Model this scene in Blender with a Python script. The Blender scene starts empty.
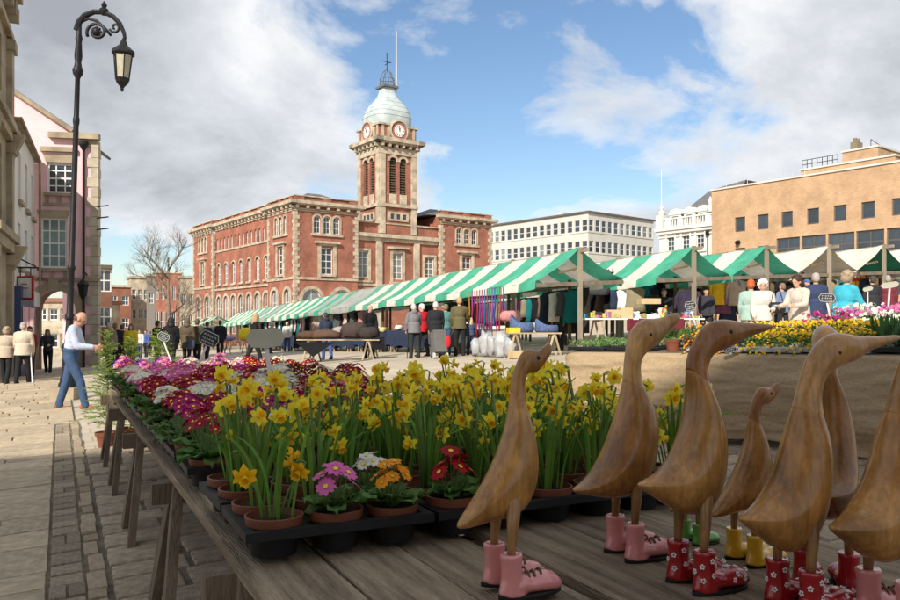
import bpy, math, random
from mathutils import Vector, Matrix, noise as mnoise
R = math.radians
rnd = random.Random(7)
scene = bpy.context.scene
COL = scene.collection

# ------------------------------------------------------------------ camera, sky, sun, exposure
CAMZ, FPX, HOR = 1.55, 788.0, 325.0
cd = bpy.data.cameras.new('camera'); cam = bpy.data.objects.new('camera', cd); COL.objects.link(cam)
cam.location = (0, 0, CAMZ); cam.rotation_euler = (R(90), 0, 0)
cd.sensor_width = 36; cd.lens = FPX / 900 * 36; cd.shift_y = (HOR - 300) / 900
cd.clip_start = 0.05; cd.clip_end = 3000
scene.camera = cam
SUN_AZ = Vector((-0.40, -0.917, 0)).normalized(); SUN_EL = R(34)
sun_dir = Vector((SUN_AZ.x * math.cos(SUN_EL), SUN_AZ.y * math.cos(SUN_EL), math.sin(SUN_EL)))
sl = bpy.data.lights.new('sun', 'SUN'); sl.energy = 3.2; sl.angle = R(0.6); sl.color = (1.0, 0.93, 0.82)
so = bpy.data.objects.new('sun', sl); COL.objects.link(so)
so.rotation_euler = sun_dir.to_track_quat('Z', 'Y').to_euler()
world = bpy.data.worlds.new('World'); scene.world = world; world.use_nodes = True
def build_world():
    nt = world.node_tree; N = nt.nodes; L = nt.links; N.clear()
    out = N.new('ShaderNodeOutputWorld'); bg = N.new('ShaderNodeBackground'); L.new(bg.outputs[0], out.inputs[0])
    bg.inputs['Strength'].default_value = 0.15
    sky = N.new('ShaderNodeTexSky'); sky.sky_type = 'NISHITA'; sky.sun_disc = False
    sky.sun_elevation = SUN_EL; sky.sun_rotation = math.atan2(SUN_AZ.x, SUN_AZ.y)
    sky.air_density = 1.0; sky.dust_density = 0.6; sky.ozone_density = 1.6
    tc = N.new('ShaderNodeTexCoord')
    sep = N.new('ShaderNodeSeparateXYZ'); L.new(tc.outputs['Generated'], sep.inputs[0])
    def math_(op, a, b=None, c=None):
        m = N.new('ShaderNodeMath'); m.operation = op
        for i, v in enumerate((a, b, c)):
            if v is None: continue
            if isinstance(v, (int, float)): m.inputs[i].default_value = v
            else: L.new(v, m.inputs[i])
        return m.outputs[0]
    zc = math_('MAXIMUM', sep.outputs[2], 0.0); den = math_('ADD', zc, 0.40)
    cx = math_('DIVIDE', sep.outputs[0], den); cy = math_('DIVIDE', sep.outputs[1], den)
    cmb = N.new('ShaderNodeCombineXYZ'); L.new(cx, cmb.inputs[0]); L.new(cy, cmb.inputs[1])
    def fbm(scale, detail, off, rough=0.55, dist=0.0):
        mp = N.new('ShaderNodeMapping'); mp.inputs['Location'].default_value = off
        L.new(cmb.outputs[0], mp.inputs[0])
        n = N.new('ShaderNodeTexNoise'); n.inputs['Scale'].default_value = scale; n.inputs['Detail'].default_value = detail
        n.inputs['Roughness'].default_value = rough; n.inputs['Distortion'].default_value = dist
        L.new(mp.outputs[0], n.inputs['Vector']); return n.outputs['Fac']
    def ramp(fac, stops):
        r = N.new('ShaderNodeValToRGB'); L.new(fac, r.inputs[0]); e = r.color_ramp.elements
        for i, (p, c) in enumerate(stops):
            el = e[i] if i < 2 else e.new(p)
            el.position = p; el.color = (c[0], c[1], c[2], 1) if hasattr(c, '__len__') else (c, c, c, 1)
        return r.outputs[0]
    big = fbm(0.9, 3, CLOUD_OFF[0], 0.5); fine = fbm(3.0, 12, CLOUD_OFF[1], 0.60, 0.35)
    dens = math_('ADD', math_('MULTIPLY', big, 0.52), math_('MULTIPLY', fine, 0.48)); dens = math_('ADD', dens, 0.035)
    def blob(x, y, rx, ry, k):
        dx = math_('DIVIDE', math_('SUBTRACT', cx, x), rx); dy = math_('DIVIDE', math_('SUBTRACT', cy, y), ry)
        r2 = math_('ADD', math_('MULTIPLY', dx, dx), math_('MULTIPLY', dy, dy))
        return math_('MULTIPLY', math_('POWER', 2.718, math_('MULTIPLY', r2, -1.0)), k)
    for bl in GAPS: dens = math_('SUBTRACT', dens, blob(*bl))
    mask = ramp(dens, [(0.462, 0.0), (0.495, 0.55), (0.535, 0.97)])
    shade = fbm(2.3, 12, CLOUD_OFF[2], 0.62, 0.3)
    dd = math_('SUBTRACT', math_('ADD', math_('MULTIPLY', dens, 0.55), math_('MULTIPLY', shade, 0.45)), 0.0)
    ccol = ramp(dd, [(0.41, (3.75, 3.75, 3.73)), (0.53, (2.55, 2.63, 2.77)), (0.68, (1.40, 1.47, 1.62))])
    mix = N.new('ShaderNodeMix'); mix.data_type = 'RGBA'
    L.new(mask, mix.inputs[0])
    # thin milky veil near the horizon comes with the sky itself; the blue is slightly deepened
    hs = N.new('ShaderNodeHueSaturation'); hs.inputs['Saturation'].default_value = 1.08; hs.inputs['Value'].default_value = 0.50
    L.new(sky.outputs[0], hs.inputs['Color'])
    L.new(hs.outputs[0], mix.inputs[6]); L.new(ccol, mix.inputs[7])
    L.new(mix.outputs[2], bg.inputs['Color'])
GAPS = [(0.22, 1.62, 0.28, 0.25, 0.115), (-0.80, 1.9, 0.25, 0.22, 0.10), (-0.5, 1.4, 0.5, 0.45, -0.06), (0.8, 1.45, 0.3, 0.4, -0.06)]   # breaks and banks in the cloud
CLOUD_OFF = [(3.1, 0.4, 0), (1.7, 5.2, 0), (8.3, 2.2, 0)]
build_world()
scene.view_settings.view_transform = 'Standard'; scene.view_settings.look = 'None'
scene.view_settings.exposure = 0.98; scene.view_settings.gamma = 1.0
scene.cycles.use_denoising = True
scene.cycles.max_bounces = 6; scene.cycles.diffuse_bounces = 3; scene.cycles.glossy_bounces = 3
scene.cycles.transmission_bounces = 4; scene.cycles.transparent_max_bounces = 6
scene.cycles.caustics_reflective = False; scene.cycles.caustics_refractive = False
scene.render.resolution_x = 1024; scene.render.resolution_y = 683

# ------------------------------------------------------------------ helpers
def smin(a, b, k): 
    h = max(0, min(1, 0.5 + 0.5 * (b - a) / k)); return b + (a - b) * h - k * h * (1 - h)
def gz(x, y):
    xx = smin(x, 30, 8); xx = -smin(-xx, 34, 8); yy = smin(y, 21, 6)
    return 0.13 + 0.056 * xx + 0.022 * yy
def at(px, py, Y): return Vector(((px - 450) / FPX * Y, Y, CAMZ - (py - HOR) / FPX * Y))
def on_ground(px, Y):
    x = (px - 450) / FPX * Y; return Vector((x, Y, gz(x, Y)))
DU = Vector((-0.4436, 0.8962, 0)); DV = Vector((0.8962, 0.4436, 0))      # along the market rows / across them
def uv(u, v, z=0.0): return DU * u + DV * v + Vector((0, 0, z))
ANG_V = math.atan2(DV.y, DV.x)

def tag(o, label=None, cat=None, group=None, kind=None):
    if label: o['label'] = label
    if cat: o['category'] = cat
    if group: o['group'] = group
    if kind: o['kind'] = kind
    return o
def empty(name, loc=(0, 0, 0), rz=0.0, label=None, cat=None, group=None):
    o = bpy.data.objects.new(name, None); o.location = loc; o.rotation_euler = (0, 0, rz)
    o.empty_display_size = 0.1; COL.objects.link(o)
    return tag(o, label, cat, group)
def link(name, me, parent=None, M=None):
    o = bpy.data.objects.new(name, me); COL.objects.link(o)
    if parent is not None: o.parent = parent
    if M is not None: o.matrix_local = M
    return o
def copy_tree(o, parent=None):
    c = o.copy(); COL.objects.link(c); c.parent = parent
    for ch in list(o.children): copy_tree(ch, c)
    return c
def T(x, y=None, z=None):
    return Matrix.Translation(x if y is None else (x, y, z))
def RZ(a): return Matrix.Rotation(a, 4, 'Z')
def RX(a): return Matrix.Rotation(a, 4, 'X')
def RY(a): return Matrix.Rotation(a, 4, 'Y')
def SC(s, t=None, u=None):
    m = Matrix.Identity(4); m[0][0] = s; m[1][1] = s if t is None else t; m[2][2] = s if u is None else u; return m

class MB:
    """collects faces of ONE piece and links them as one mesh object"""
    def __init__(s): s.v = []; s.f = []; s.mi = []; s.m = 0; s.M = None
    def V(s, p):
        p = Vector(p); s.v.append(tuple(s.M @ p) if s.M is not None else tuple(p)); return len(s.v) - 1
    def F(s, idx): s.f.append(tuple(idx)); s.mi.append(s.m)
    def poly(s, pts): s.F([s.V(p) for p in pts])
    def box(s, x0, x1, y0, y1, z0, z1):
        i = [s.V(p) for p in ((x0,y0,z0),(x1,y0,z0),(x1,y1,z0),(x0,y1,z0),(x0,y0,z1),(x1,y0,z1),(x1,y1,z1),(x0,y1,z1))]
        for q in ((0,3,2,1),(4,5,6,7),(0,1,5,4),(1,2,6,5),(2,3,7,6),(3,0,4,7)): s.F([i[k] for k in q])
    def cbox(s, c, d): s.box(c[0]-d[0]/2, c[0]+d[0]/2, c[1]-d[1]/2, c[1]+d[1]/2, c[2]-d[2]/2, c[2]+d[2]/2)
    def extrude(s, pts, vec):
        """closed polygon pts pushed along vec"""
        vec = Vector(vec); a = [s.V(p) for p in pts]; b = [s.V(Vector(p) + vec) for p in pts]; n = len(a)
        s.F(a[::-1]); s.F(b)
        for i in range(n): s.F((a[i], a[(i+1) % n], b[(i+1) % n], b[i]))
    def beam(s, p, q, w, h, up=(0, 0, 1), taper=1.0):
        p = Vector(p); q = Vector(q); d = (q - p).normalized(); u = Vector(up)
        if abs(d.dot(u)) > 0.98: u = Vector((0, 1, 0))
        x = d.cross(u).normalized(); z = x.cross(d)
        r = []
        for c, k in ((p, 1.0), (q, taper)):
            r.append([s.V(c + x * (a*w/2*k) + z * (b*h/2*k)) for a, b in ((-1,-1),(1,-1),(1,1),(-1,1))])
        s.F(r[0][::-1]); s.F(r[1])
        for i in range(4): s.F((r[0][i], r[0][(i+1)%4], r[1][(i+1)%4], r[1][i]))
    def loft(s, rings, cap=True, closed=True):
        ids = [[s.V(p) for p in r] for r in rings]; n = len(ids[0])
        for a, b in zip(ids[:-1], ids[1:]):
            for i in range(n if closed else n-1): s.F((a[i], a[(i+1)%n], b[(i+1)%n], b[i]))
        if cap and closed: s.F(ids[0][::-1]); s.F(ids[-1])
    def tube(s, pts, rad, n=6, cap=True):
        pts = [Vector(p) for p in pts]; k = len(pts); rings = []; px = None
        if not hasattr(rad, '__len__'): rad = [rad]*k
        for i, p in enumerate(pts):
            d = (pts[min(i+1, k-1)] - pts[max(i-1, 0)])
            d = d.normalized() if d.length > 1e-9 else Vector((0, 0, 1))
            if px is None:
                a = Vector((0, 0, 1)) if abs(d.z) < 0.9 else Vector((1, 0, 0)); x = d.cross(a).normalized()
            else:
                x = px - d * px.dot(d); x = x.normalized() if x.length > 1e-6 else d.orthogonal().normalized()
            px = x; y = d.cross(x)
            rings.append([p + (x*math.cos(2*math.pi*j/n) + y*math.sin(2*math.pi*j/n)) * rad[i] for j in range(n)])
        s.loft(rings, cap)
    def lathe(s, prof, n=12, c=(0, 0, 0), sx=1.0, sy=1.0, rot=0.0, cap=True):
        s.loft([[(c[0] + r*sx*math.cos(rot + 2*math.pi*j/n), c[1] + r*sy*math.sin(rot + 2*math.pi*j/n), c[2] + z) for j in range(n)] for r, z in prof], cap)
    def ball(s, c, r, n=10, m=6, sz=1.0):
        s.lathe([(max(1e-4, r*math.sin(math.pi*i/m)), -r*sz*math.cos(math.pi*i/m)) for i in range(m+1)], n, c)
    def capsule(s, p, q, r0, r1, n=10, k=4):
        p = Vector(p); q = Vector(q); d = q - p; L = d.length
        d = d / L if L > 1e-6 else Vector((0, 0, 1))
        x = d.orthogonal().normalized(); y = d.cross(x); rings = []
        def ring(c, r): return [c + (x*math.cos(2*math.pi*j/n) + y*math.sin(2*math.pi*j/n))*r for j in range(n)]
        for i in range(k+1):
            a = math.pi/2*(1 - i/k); rings.append(ring(p - d*r0*math.sin(a), max(1e-4, r0*math.cos(a))))
        for i in range(k+1):
            a = math.pi/2*i/k; rings.append(ring(q + d*r1*math.sin(a), max(1e-4, r1*math.cos(a))))
        s.loft(rings)
    def ell(s, c, rx, ry, rz, M=None, n=12, m=8):
        old = s.M; A = T(Vector(c)) @ (M if M is not None else Matrix.Identity(4)) @ SC(rx, ry, rz)
        s.M = A if old is None else old @ A; s.ball((0, 0, 0), 1.0, n, m); s.M = old
    def mesh(s, name, mats, smooth=False, fix=False):
        me = bpy.data.meshes.new(name); me.from_pydata(s.v, [], s.f)
        for m in (mats if isinstance(mats, (list, tuple)) else [mats]): me.materials.append(m)
        if any(s.mi): me.polygons.foreach_set('material_index', s.mi)
        if smooth: me.polygons.foreach_set('use_smooth', [True]*len(s.f))
        if fix:
            import bmesh
            bm = bmesh.new(); bm.from_mesh(me); bmesh.ops.recalc_face_normals(bm, faces=bm.faces); bm.to_mesh(me); bm.free()
        me.update(); return me
    def build(s, name, mats, parent=None, smooth=False, fix=True, M=None, angle=None):
        me = s.mesh(name, mats, smooth, fix); o = link(name, me, parent, M)
        if angle is not None: 
            me.polygons.foreach_set('use_smooth', [True]*len(me.polygons)); me.set_sharp_from_angle(angle=R(angle))
        return o

# ------------------------------------------------------------------ materials
MATS = {}
def mat(name, col, rough=0.7, var=0.12, scale=6.0, bump=0.0, bscale=None, spec=0.3, objvar=0.0, col2=None, metal=0.0, coat=0.0, detail=5, trans=0.0, huevar=0.0, stretch=None):
    if name in MATS: return MATS[name]
    m = bpy.data.materials.new(name); MATS[name] = m; m.use_nodes = True
    nt = m.node_tree; N = nt.nodes; L = nt.links; b = N['Principled BSDF']
    b.inputs['Roughness'].default_value = rough; b.inputs['Specular IOR Level'].default_value = spec
    b.inputs['Metallic'].default_value = metal; b.inputs['Coat Weight'].default_value = coat
    if coat: b.inputs['Coat Roughness'].default_value = 0.12
    c2 = col2 if col2 else tuple(c*(1-var) for c in col); c1 = col if col2 else tuple(min(1, c*(1+var)) for c in col)
    tc = N.new('ShaderNodeTexCoord'); vec = tc.outputs['Object']
    if stretch:
        mp = N.new('ShaderNodeMapping'); mp.inputs['Scale'].default_value = stretch; L.new(vec, mp.inputs[0]); vec = mp.outputs[0]
    n = N.new('ShaderNodeTexNoise'); n.inputs['Scale'].default_value = scale; n.inputs['Detail'].default_value = detail; n.inputs['Roughness'].default_value = 0.6
    L.new(vec, n.inputs['Vector'])
    rmp = N.new('ShaderNodeMapRange'); rmp.inputs[1].default_value = 0.3; rmp.inputs[2].default_value = 0.7
    L.new(n.outputs['Fac'], rmp.inputs[0])
    mx = N.new('ShaderNodeMix'); mx.data_type = 'RGBA'
    L.new(rmp.outputs[0], mx.inputs[0]); mx.inputs[6].default_value = (*c2, 1); mx.inputs[7].default_value = (*c1, 1)
    cur = mx.outputs[2]
    if objvar or huevar:
        oi = N.new('ShaderNodeObjectInfo'); hs = N.new('ShaderNodeHueSaturation')
        mr = N.new('ShaderNodeMapRange'); mr.inputs[3].default_value = 1-objvar; mr.inputs[4].default_value = 1+objvar
        L.new(oi.outputs['Random'], mr.inputs[0]); L.new(mr.outputs[0], hs.inputs['Value']); L.new(cur, hs.inputs['Color'])
        if huevar:
            ms = N.new('ShaderNodeMath'); ms.operation = 'MULTIPLY'; ms.inputs[1].default_value = 7.31; L.new(oi.outputs['Random'], ms.inputs[0])
            mf = N.new('ShaderNodeMath'); mf.operation = 'FRACT'; L.new(ms.outputs[0], mf.inputs[0])
            mh = N.new('ShaderNodeMapRange'); mh.inputs[3].default_value = 0.5-huevar; mh.inputs[4].default_value = 0.5+huevar
            L.new(mf.outputs[0], mh.inputs[0]); L.new(mh.outputs[0], hs.inputs['Hue'])
        cur = hs.outputs[0]
    L.new(cur, b.inputs['Base Color'])
    if bump:
        n2 = N.new('ShaderNodeTexNoise'); n2.inputs['Scale'].default_value = bscale or scale*4; n2.inputs['Detail'].default_value = 4
        L.new(vec, n2.inputs['Vector'])
        bp = N.new('ShaderNodeBump'); bp.inputs['Strength'].default_value = min(1, bump*4); bp.inputs['Distance'].default_value = 0.02*min(1, bump*2)
        L.new(n2.outputs['Fac'], bp.inputs['Height']); L.new(bp.outputs[0], b.inputs['Normal'])
    if trans:
        tr = N.new('ShaderNodeBsdfTranslucent'); L.new(cur, tr.inputs['Color'])
        ms = N.new('ShaderNodeMixShader'); ms.inputs[0].default_value = trans
        L.new(b.outputs[0], ms.inputs[1]); L.new(tr.outputs[0], ms.inputs[2]); L.new(ms.outputs[0], N['Material Output'].inputs[0])
    return m
def brick_mat(name, c1, c2, mortar, bw=0.23, bh=0.075, msize=0.008, bumpd=0.005, stain=0.35):
    if name in MATS: return MATS[name]
    m = bpy.data.materials.new(name); MATS[name] = m; m.use_nodes = True
    nt = m.node_tree; N = nt.nodes; L = nt.links; b = N['Principled BSDF']; b.inputs['Roughness'].default_value = 0.85
    b.inputs['Specular IOR Level'].default_value = 0.2
    tc = N.new('ShaderNodeTexCoord'); sp = N.new('ShaderNodeSeparateXYZ'); L.new(tc.outputs['Object'], sp.inputs[0])
    ad = N.new('ShaderNodeMath'); ad.operation = 'ADD'; L.new(sp.outputs[0], ad.inputs[0]); L.new(sp.outputs[1], ad.inputs[1])
    cb = N.new('ShaderNodeCombineXYZ'); L.new(ad.outputs[0], cb.inputs[0]); L.new(sp.outputs[2], cb.inputs[1])
    bt = N.new('ShaderNodeTexBrick'); L.new(cb.outputs[0], bt.inputs['Vector'])
    bt.inputs['Color1'].default_value = (*c1, 1); bt.inputs['Color2'].default_value = (*c2, 1); bt.inputs['Mortar'].default_value = (*mortar, 1)
    bt.inputs['Scale'].default_value = 1.0; bt.inputs['Brick Width'].default_value = bw; bt.inputs['Row Height'].default_value = bh
    bt.inputs['Mortar Size'].default_value = msize; bt.inputs['Mortar Smooth'].default_value = 0.2
    n = N.new('ShaderNodeTexNoise'); n.inputs['Scale'].default_value = 0.6; n.inputs['Detail'].default_value = 7; n.inputs['Roughness'].default_value = 0.65
    L.new(tc.outputs['Object'], n.inputs['Vector'])
    mr = N.new('ShaderNodeMapRange'); mr.inputs[1].default_value = 0.3; mr.inputs[2].default_value = 0.7; mr.inputs[3].default_value = 1-stain; mr.inputs[4].default_value = 1+stain*0.6
    L.new(n.outputs['Fac'], mr.inputs[0])
    hs = N.new('ShaderNodeHueSaturation'); L.new(mr.outputs[0], hs.inputs['Value']); L.new(bt.outputs['Color'], hs.inputs['Color'])
    L.new(hs.outputs[0], b.inputs['Base Color'])
    bp = N.new('ShaderNodeBump'); bp.inputs['Distance'].default_value = bumpd; bp.inputs['Strength'].default_value = 0.6; bp.invert = True
    L.new(bt.outputs['Fac'], bp.inputs['Height']); L.new(bp.outputs[0], b.inputs['Normal'])
    return m
def glass_mat(name, col=(0.03, 0.04, 0.05), rough=0.06, var=0.5):
    return mat(name, col, rough, var, 0.7, spec=0.9, objvar=0.4)

M_HALLBRICK = brick_mat('hall_brick', (0.38, 0.125, 0.075), (0.29, 0.09, 0.055), (0.34, 0.235, 0.18), stain=0.42)
M_STONE = mat('weathered_stone', (0.42, 0.355, 0.265), 0.85, 0.38, 1.6, bump=0.15, bscale=12)
M_STONED = mat('sooty_stone', (0.30, 0.245, 0.17), 0.9, 0.4, 0.9, bump=0.2, bscale=10)
M_SASH = mat('white_sash_paint', (0.72, 0.70, 0.66), 0.5, 0.06)
M_GLASS = glass_mat('window_glass')
M_GLASSB = glass_mat('pale_window_glass', (0.16, 0.19, 0.20), 0.15)
M_SLATE = mat('slate_roof', (0.12, 0.12, 0.125), 0.7, 0.3, 3)
M_LEAD = mat('lead_dome', (0.40, 0.46, 0.46), 0.55, 0.2, 1.0, spec=0.4)
M_IRON = mat('black_iron', (0.012, 0.012, 0.013), 0.5, 0.3, 8, bump=0.1, spec=0.25)
M_WHITE = mat('white_render', (0.62, 0.60, 0.555), 0.8, 0.08, 0.7)
M_WOODPOST = mat('grey_weathered_timber', (0.30, 0.25, 0.19), 0.8, 0.35, 3, bump=0.25, bscale=30, stretch=(1, 1, 0.15), objvar=0.15)
M_DARKWOOD = mat('dark_old_timber', (0.10, 0.075, 0.05), 0.85, 0.35, 4, bump=0.2, bscale=20)
# ------------------------------------------------------------------ ground and paving
def paving_mat():
    m = bpy.data.materials.new('plaza_paving'); m.use_nodes = True
    nt = m.node_tree; N = nt.nodes; L = nt.links; b = N['Principled BSDF']; b.inputs['Roughness'].default_value = 0.85
    b.inputs['Specular IOR Level'].default_value = 0.25
    tc = N.new('ShaderNodeTexCoord'); mp = N.new('ShaderNodeMapping'); mp.inputs['Rotation'].default_value = (0, 0, -ANG_V)
    L.new(tc.outputs['Object'], mp.inputs[0])
    bt = N.new('ShaderNodeTexBrick'); L.new(mp.outputs[0], bt.inputs['Vector'])
    bt.inputs['Color1'].default_value = (0.50, 0.425, 0.325, 1); bt.inputs['Color2'].default_value = (0.44, 0.375, 0.285, 1); bt.inputs['Mortar'].default_value = (0.33, 0.28, 0.21, 1)
    bt.inputs['Scale'].default_value = 1.0; bt.inputs['Brick Width'].default_value = 0.75; bt.inputs['Row Height'].default_value = 0.45; bt.inputs['Mortar Size'].default_value = 0.012
    n = N.new('ShaderNodeTexNoise'); n.inputs['Scale'].default_value = 0.5; n.inputs['Detail'].default_value = 9; n.inputs['Roughness'].default_value = 0.7
    L.new(tc.outputs['Object'], n.inputs['Vector'])
    mr = N.new('ShaderNodeMapRange'); mr.inputs[1].default_value = 0.3; mr.inputs[2].default_value = 0.72; mr.inputs[3].default_value = 0.72; mr.inputs[4].default_value = 1.15
    L.new(n.outputs['Fac'], mr.inputs[0])
    hs = N.new('ShaderNodeHueSaturation'); L.new(mr.outputs[0], hs.inputs['Value']); L.new(bt.outputs['Color'], hs.inputs['Color']); L.new(hs.outputs[0], b.inputs['Base Color'])
    n2 = N.new('ShaderNodeTexNoise'); n2.inputs['Scale'].default_value = 25; n2.inputs['Detail'].default_value = 5; L.new(tc.outputs['Object'], n2.inputs['Vector'])
    bp = N.new('ShaderNodeBump'); bp.inputs['Distance'].default_value = 0.01; bp.inputs['Strength'].default_value = 0.5
    L.new(n2.outputs['Fac'], bp.inputs['Height']); L.new(bp.outputs[0], b.inputs['Normal'])
    return m
def build_ground():
    xs = [-1200, -500, -200, -120, -80, -60] + [-50 + 2*i for i in range(48)] + [48, 60, 80, 120, 200, 500, 1200]
    ys = [-300, -100, -50, -30] + [-20 + 1.5*i for i in range(40)] + [42, 50, 60, 80, 110, 160, 250, 500, 1500]
    b = MB(); ids = [[b.V((x, y, gz(x, y))) for x in xs] for y in ys]
    for j in range(len(ys)-1):
        for i in range(len(xs)-1): b.F((ids[j][i], ids[j][i+1], ids[j+1][i+1], ids[j+1][i]))
    o = b.build('ground', paving_mat(), smooth=True); tag(o, kind='structure')
    return o
ground = build_ground()

M_FLAG = mat('flagstone', (0.43, 0.345, 0.235), 0.85, 0.32, 5.5, bump=0.3, bscale=45, objvar=0.16, detail=8)
M_SETT = mat('sett_stone', (0.36, 0.29, 0.205), 0.85, 0.38, 5.0, bump=0.35, bscale=40, objvar=0.22, detail=8)
M_KERB = mat('kerb_stone', (0.35, 0.275, 0.185), 0.82, 0.25, 2.5, bump=0.25, bscale=14, objvar=0.15, detail=8)
M_GROUT = mat('earth_joint', (0.15, 0.12, 0.085), 0.95, 0.5, 9)
def stone_meshes(name, m, n=5, round_=0.05, h=0.06, jit=.012):
    out = []
    for k in range(n):
        r = random.Random(k*7+3); b = MB(); rings = []
        base = []
        for (x, y) in ((-.5,-.5),(0,-.5),(.5,-.5),(.5,0),(.5,.5),(0,.5),(-.5,.5),(-.5,0)):
            corner = x != 0 and y != 0
            q = (0.965 if jit > .01 else .998) if corner else 1.0
            base.append((x*q + r.uniform(-jit,jit), y*q + r.uniform(-jit,jit)))
        rings.append([(x, y, -h) for x, y in base]); rings.append([(x, y, -0.012) for x, y in base])
        rings.append([(x*(1-round_), y*(1-round_), r.uniform(-.001,.003)) for x, y in base])
        rings.append([(x*(1-3.2*round_), y*(1-3.2*round_), r.uniform(.001,.005)) for x, y in base])
        b.loft(rings); out.append(b.mesh(name, m, smooth=False, fix=True))
    return out
def lay(name, me, u, v, du, dv, zoff, parent, jz=0.004):
    p = uv(u, v); g = gz(p.x, p.y)
    e = 0.5; nx = (gz(p.x+e, p.y) - gz(p.x-e, p.y)); ny = (gz(p.x, p.y+e) - gz(p.x, p.y-e))
    nrm = Vector((-nx, -ny, 1)).normalized()
    q = Vector((0, 0, 1)).rotation_difference(nrm).to_matrix().to_4x4()
    M = T(Vector((p.x, p.y, g + zoff + rnd.uniform(-jz, jz)))) @ q @ RZ(ANG_V + rnd.uniform(-.006, .006)) @ RX(rnd.uniform(-.008, .008)) @ SC(dv, du, 1)
    return link(name, me, parent, M)
def build_paving():
    pv = empty('pavement'); tag(pv, kind='structure')
    # dark earth bed under the laid stones
    b = MB(); us = [0.5 + 1.0*i for i in range(33)]
    def strip(v0, v1, u0, u1):
        n = int((u1-u0)/1.0); k = max(1, int((v1-v0)/1.0)); ids = []
        for i in range(n+1):
            row = []
            for j in range(k+1):
                p = uv(u0 + (u1-u0)*i/n, v0 + (v1-v0)*j/k); row.append(b.V((p.x, p.y, gz(p.x, p.y) + 0.020)))
            ids.append(row)
        for i in range(n):
            for j in range(k): b.F((ids[i][j], ids[i][j+1], ids[i+1][j+1], ids[i+1][j]))
    strip(-2.7, 6.6, 0.5, 10.0); strip(-2.7, 0.2, 10.0, 31.0)
    b.build('joint_bed', M_GROUT, pv)
    fl = stone_meshes('flagstone', M_FLAG, 5, 0.012, jit=.003); st = stone_meshes('sett', M_SETT, 5, 0.03); kb = stone_meshes('kerb_stone', M_KERB, 4, 0.03)
    u = 1.0
    while u < 30:
        du = rnd.uniform(.30, .70); v = -0.06 if u < 13 else .2
        while v > -2.6:
            dv = rnd.uniform(.32, 1.0)
            lay('flagstone', rnd.choice(fl), u+du/2, v-dv/2, du-rnd.uniform(.010, .022), dv-rnd.uniform(.010, .022), 0.034, pv, .003); v -= dv
        u += du
    u = 1.0
    while u < 13:                                                # gutter course
        du = rnd.uniform(.15, .30)
        if rnd.random() < .25:
            for k in (0, 1): lay('sett', rnd.choice(st), u+du/2, -.06+.048+k*.095, du-.02, .085, 0.028, pv, .006)
        else: lay('sett', rnd.choice(st), u+du/2, .035, du-.02, .175, 0.028, pv, .006)
        u += du
    u = 1.0
    while u < 13:
        du = rnd.uniform(.16, .5); lay('kerb_stone', rnd.choice(kb), u+du/2, .185+rnd.uniform(-.012, .012), du-.02, rnd.uniform(.075, .105), 0.034, pv, .008); u += du
    n = 0
    u = 1.0
    while u < 9.8:
        du = rnd.uniform(.27, .42); v = .245
        while v < 6.4:
            dv = rnd.uniform(.3, .55)
            if not (1.1 < v < 1.9 and u > 2.6): lay('sett', rnd.choice(st), u+du/2, v+dv/2, du-.022, dv-.022, 0.03, pv, .006); n += 1
            v += dv
        u += du
build_paving()

# ------------------------------------------------------------------ buildings
def outline(w, h, arch, n=10):
    if not arch: return [(-w/2, 0), (w/2, 0), (w/2, h), (-w/2, h)]
    r = w/2; zs = h - r*arch; pts = [(-r, 0), (r, 0)]
    for i in range(n+1):
        a = math.pi*i/n; pts.append((r*math.cos(a), zs + r*arch*math.sin(a)))
    return pts
_wc = {}
def window(parent, M, w, h, nx=2, nz=2, arch=0, fr=0.07, fm=None, gm=None, bar=0.035, name='window', sill=None):
    """a window part (frame + bars) with its pane as sub-part; local x right, z up from sill, y inwards"""
    fm = fm or M_SASH; gm = gm or M_GLASS
    key = (round(w,2), round(h,2), nx, nz, arch, fm.name, gm.name, fr, bar)
    if key not in _wc:
        o = outline(w, h, arch); c = (0, h*0.5)
        inn = [(x*(1-2*fr/w), c[1] + (z-c[1])*(1-2*fr/h)) for x, z in o]; n = len(o)
        b = MB(); d = 0.06
        A = [b.V((x, -d/2, z)) for x, z in o]; B = [b.V((x, -d/2, z)) for x, z in inn]
        C = [b.V((x, d/2, z)) for x, z in o]; D = [b.V((x, d/2, z)) for x, z in inn]
        for i in range(n):
            j = (i+1) % n
            b.F((A[i], A[j], B[j], B[i])); b.F((B[i], B[j], D[j], D[i])); b.F((C[j], C[i], D[i], D[j])); b.F((A[j], A[i], C[i], C[j]))
        def ztop(x):
            if not arch: return h - fr
            r = w/2 - fr; return h - (w/2)*arch + math.sqrt(max(0, r*r - x*x))*arch
        for i in range(1, nx):
            x = -w/2 + w*i/nx; b.box(x-bar/2, x+bar/2, -d/2+.012, d/2-.012, fr, ztop(x))
        for i in range(1, nz):
            z = h*i/nz
            t = bar*1.5 if (nz % 2 == 0 and i == nz//2) else bar
            hw = w/2 - fr
            if arch and z > h - w/2*arch: continue
            b.box(-hw, hw, -d/2+.009, d/2-.009, z-t/2, z+t/2)
        p = MB(); p.extrude([(x, 0.004, z) for x, z in inn], (0, 0.008, 0))
        _wc[key] = (b.mesh('window_frame', fm, fix=True), p.mesh('pane', gm, fix=True))
    f, p = _wc[key]
    o = link(name, f, parent, M); link('pane', p, o)
    return o
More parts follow.
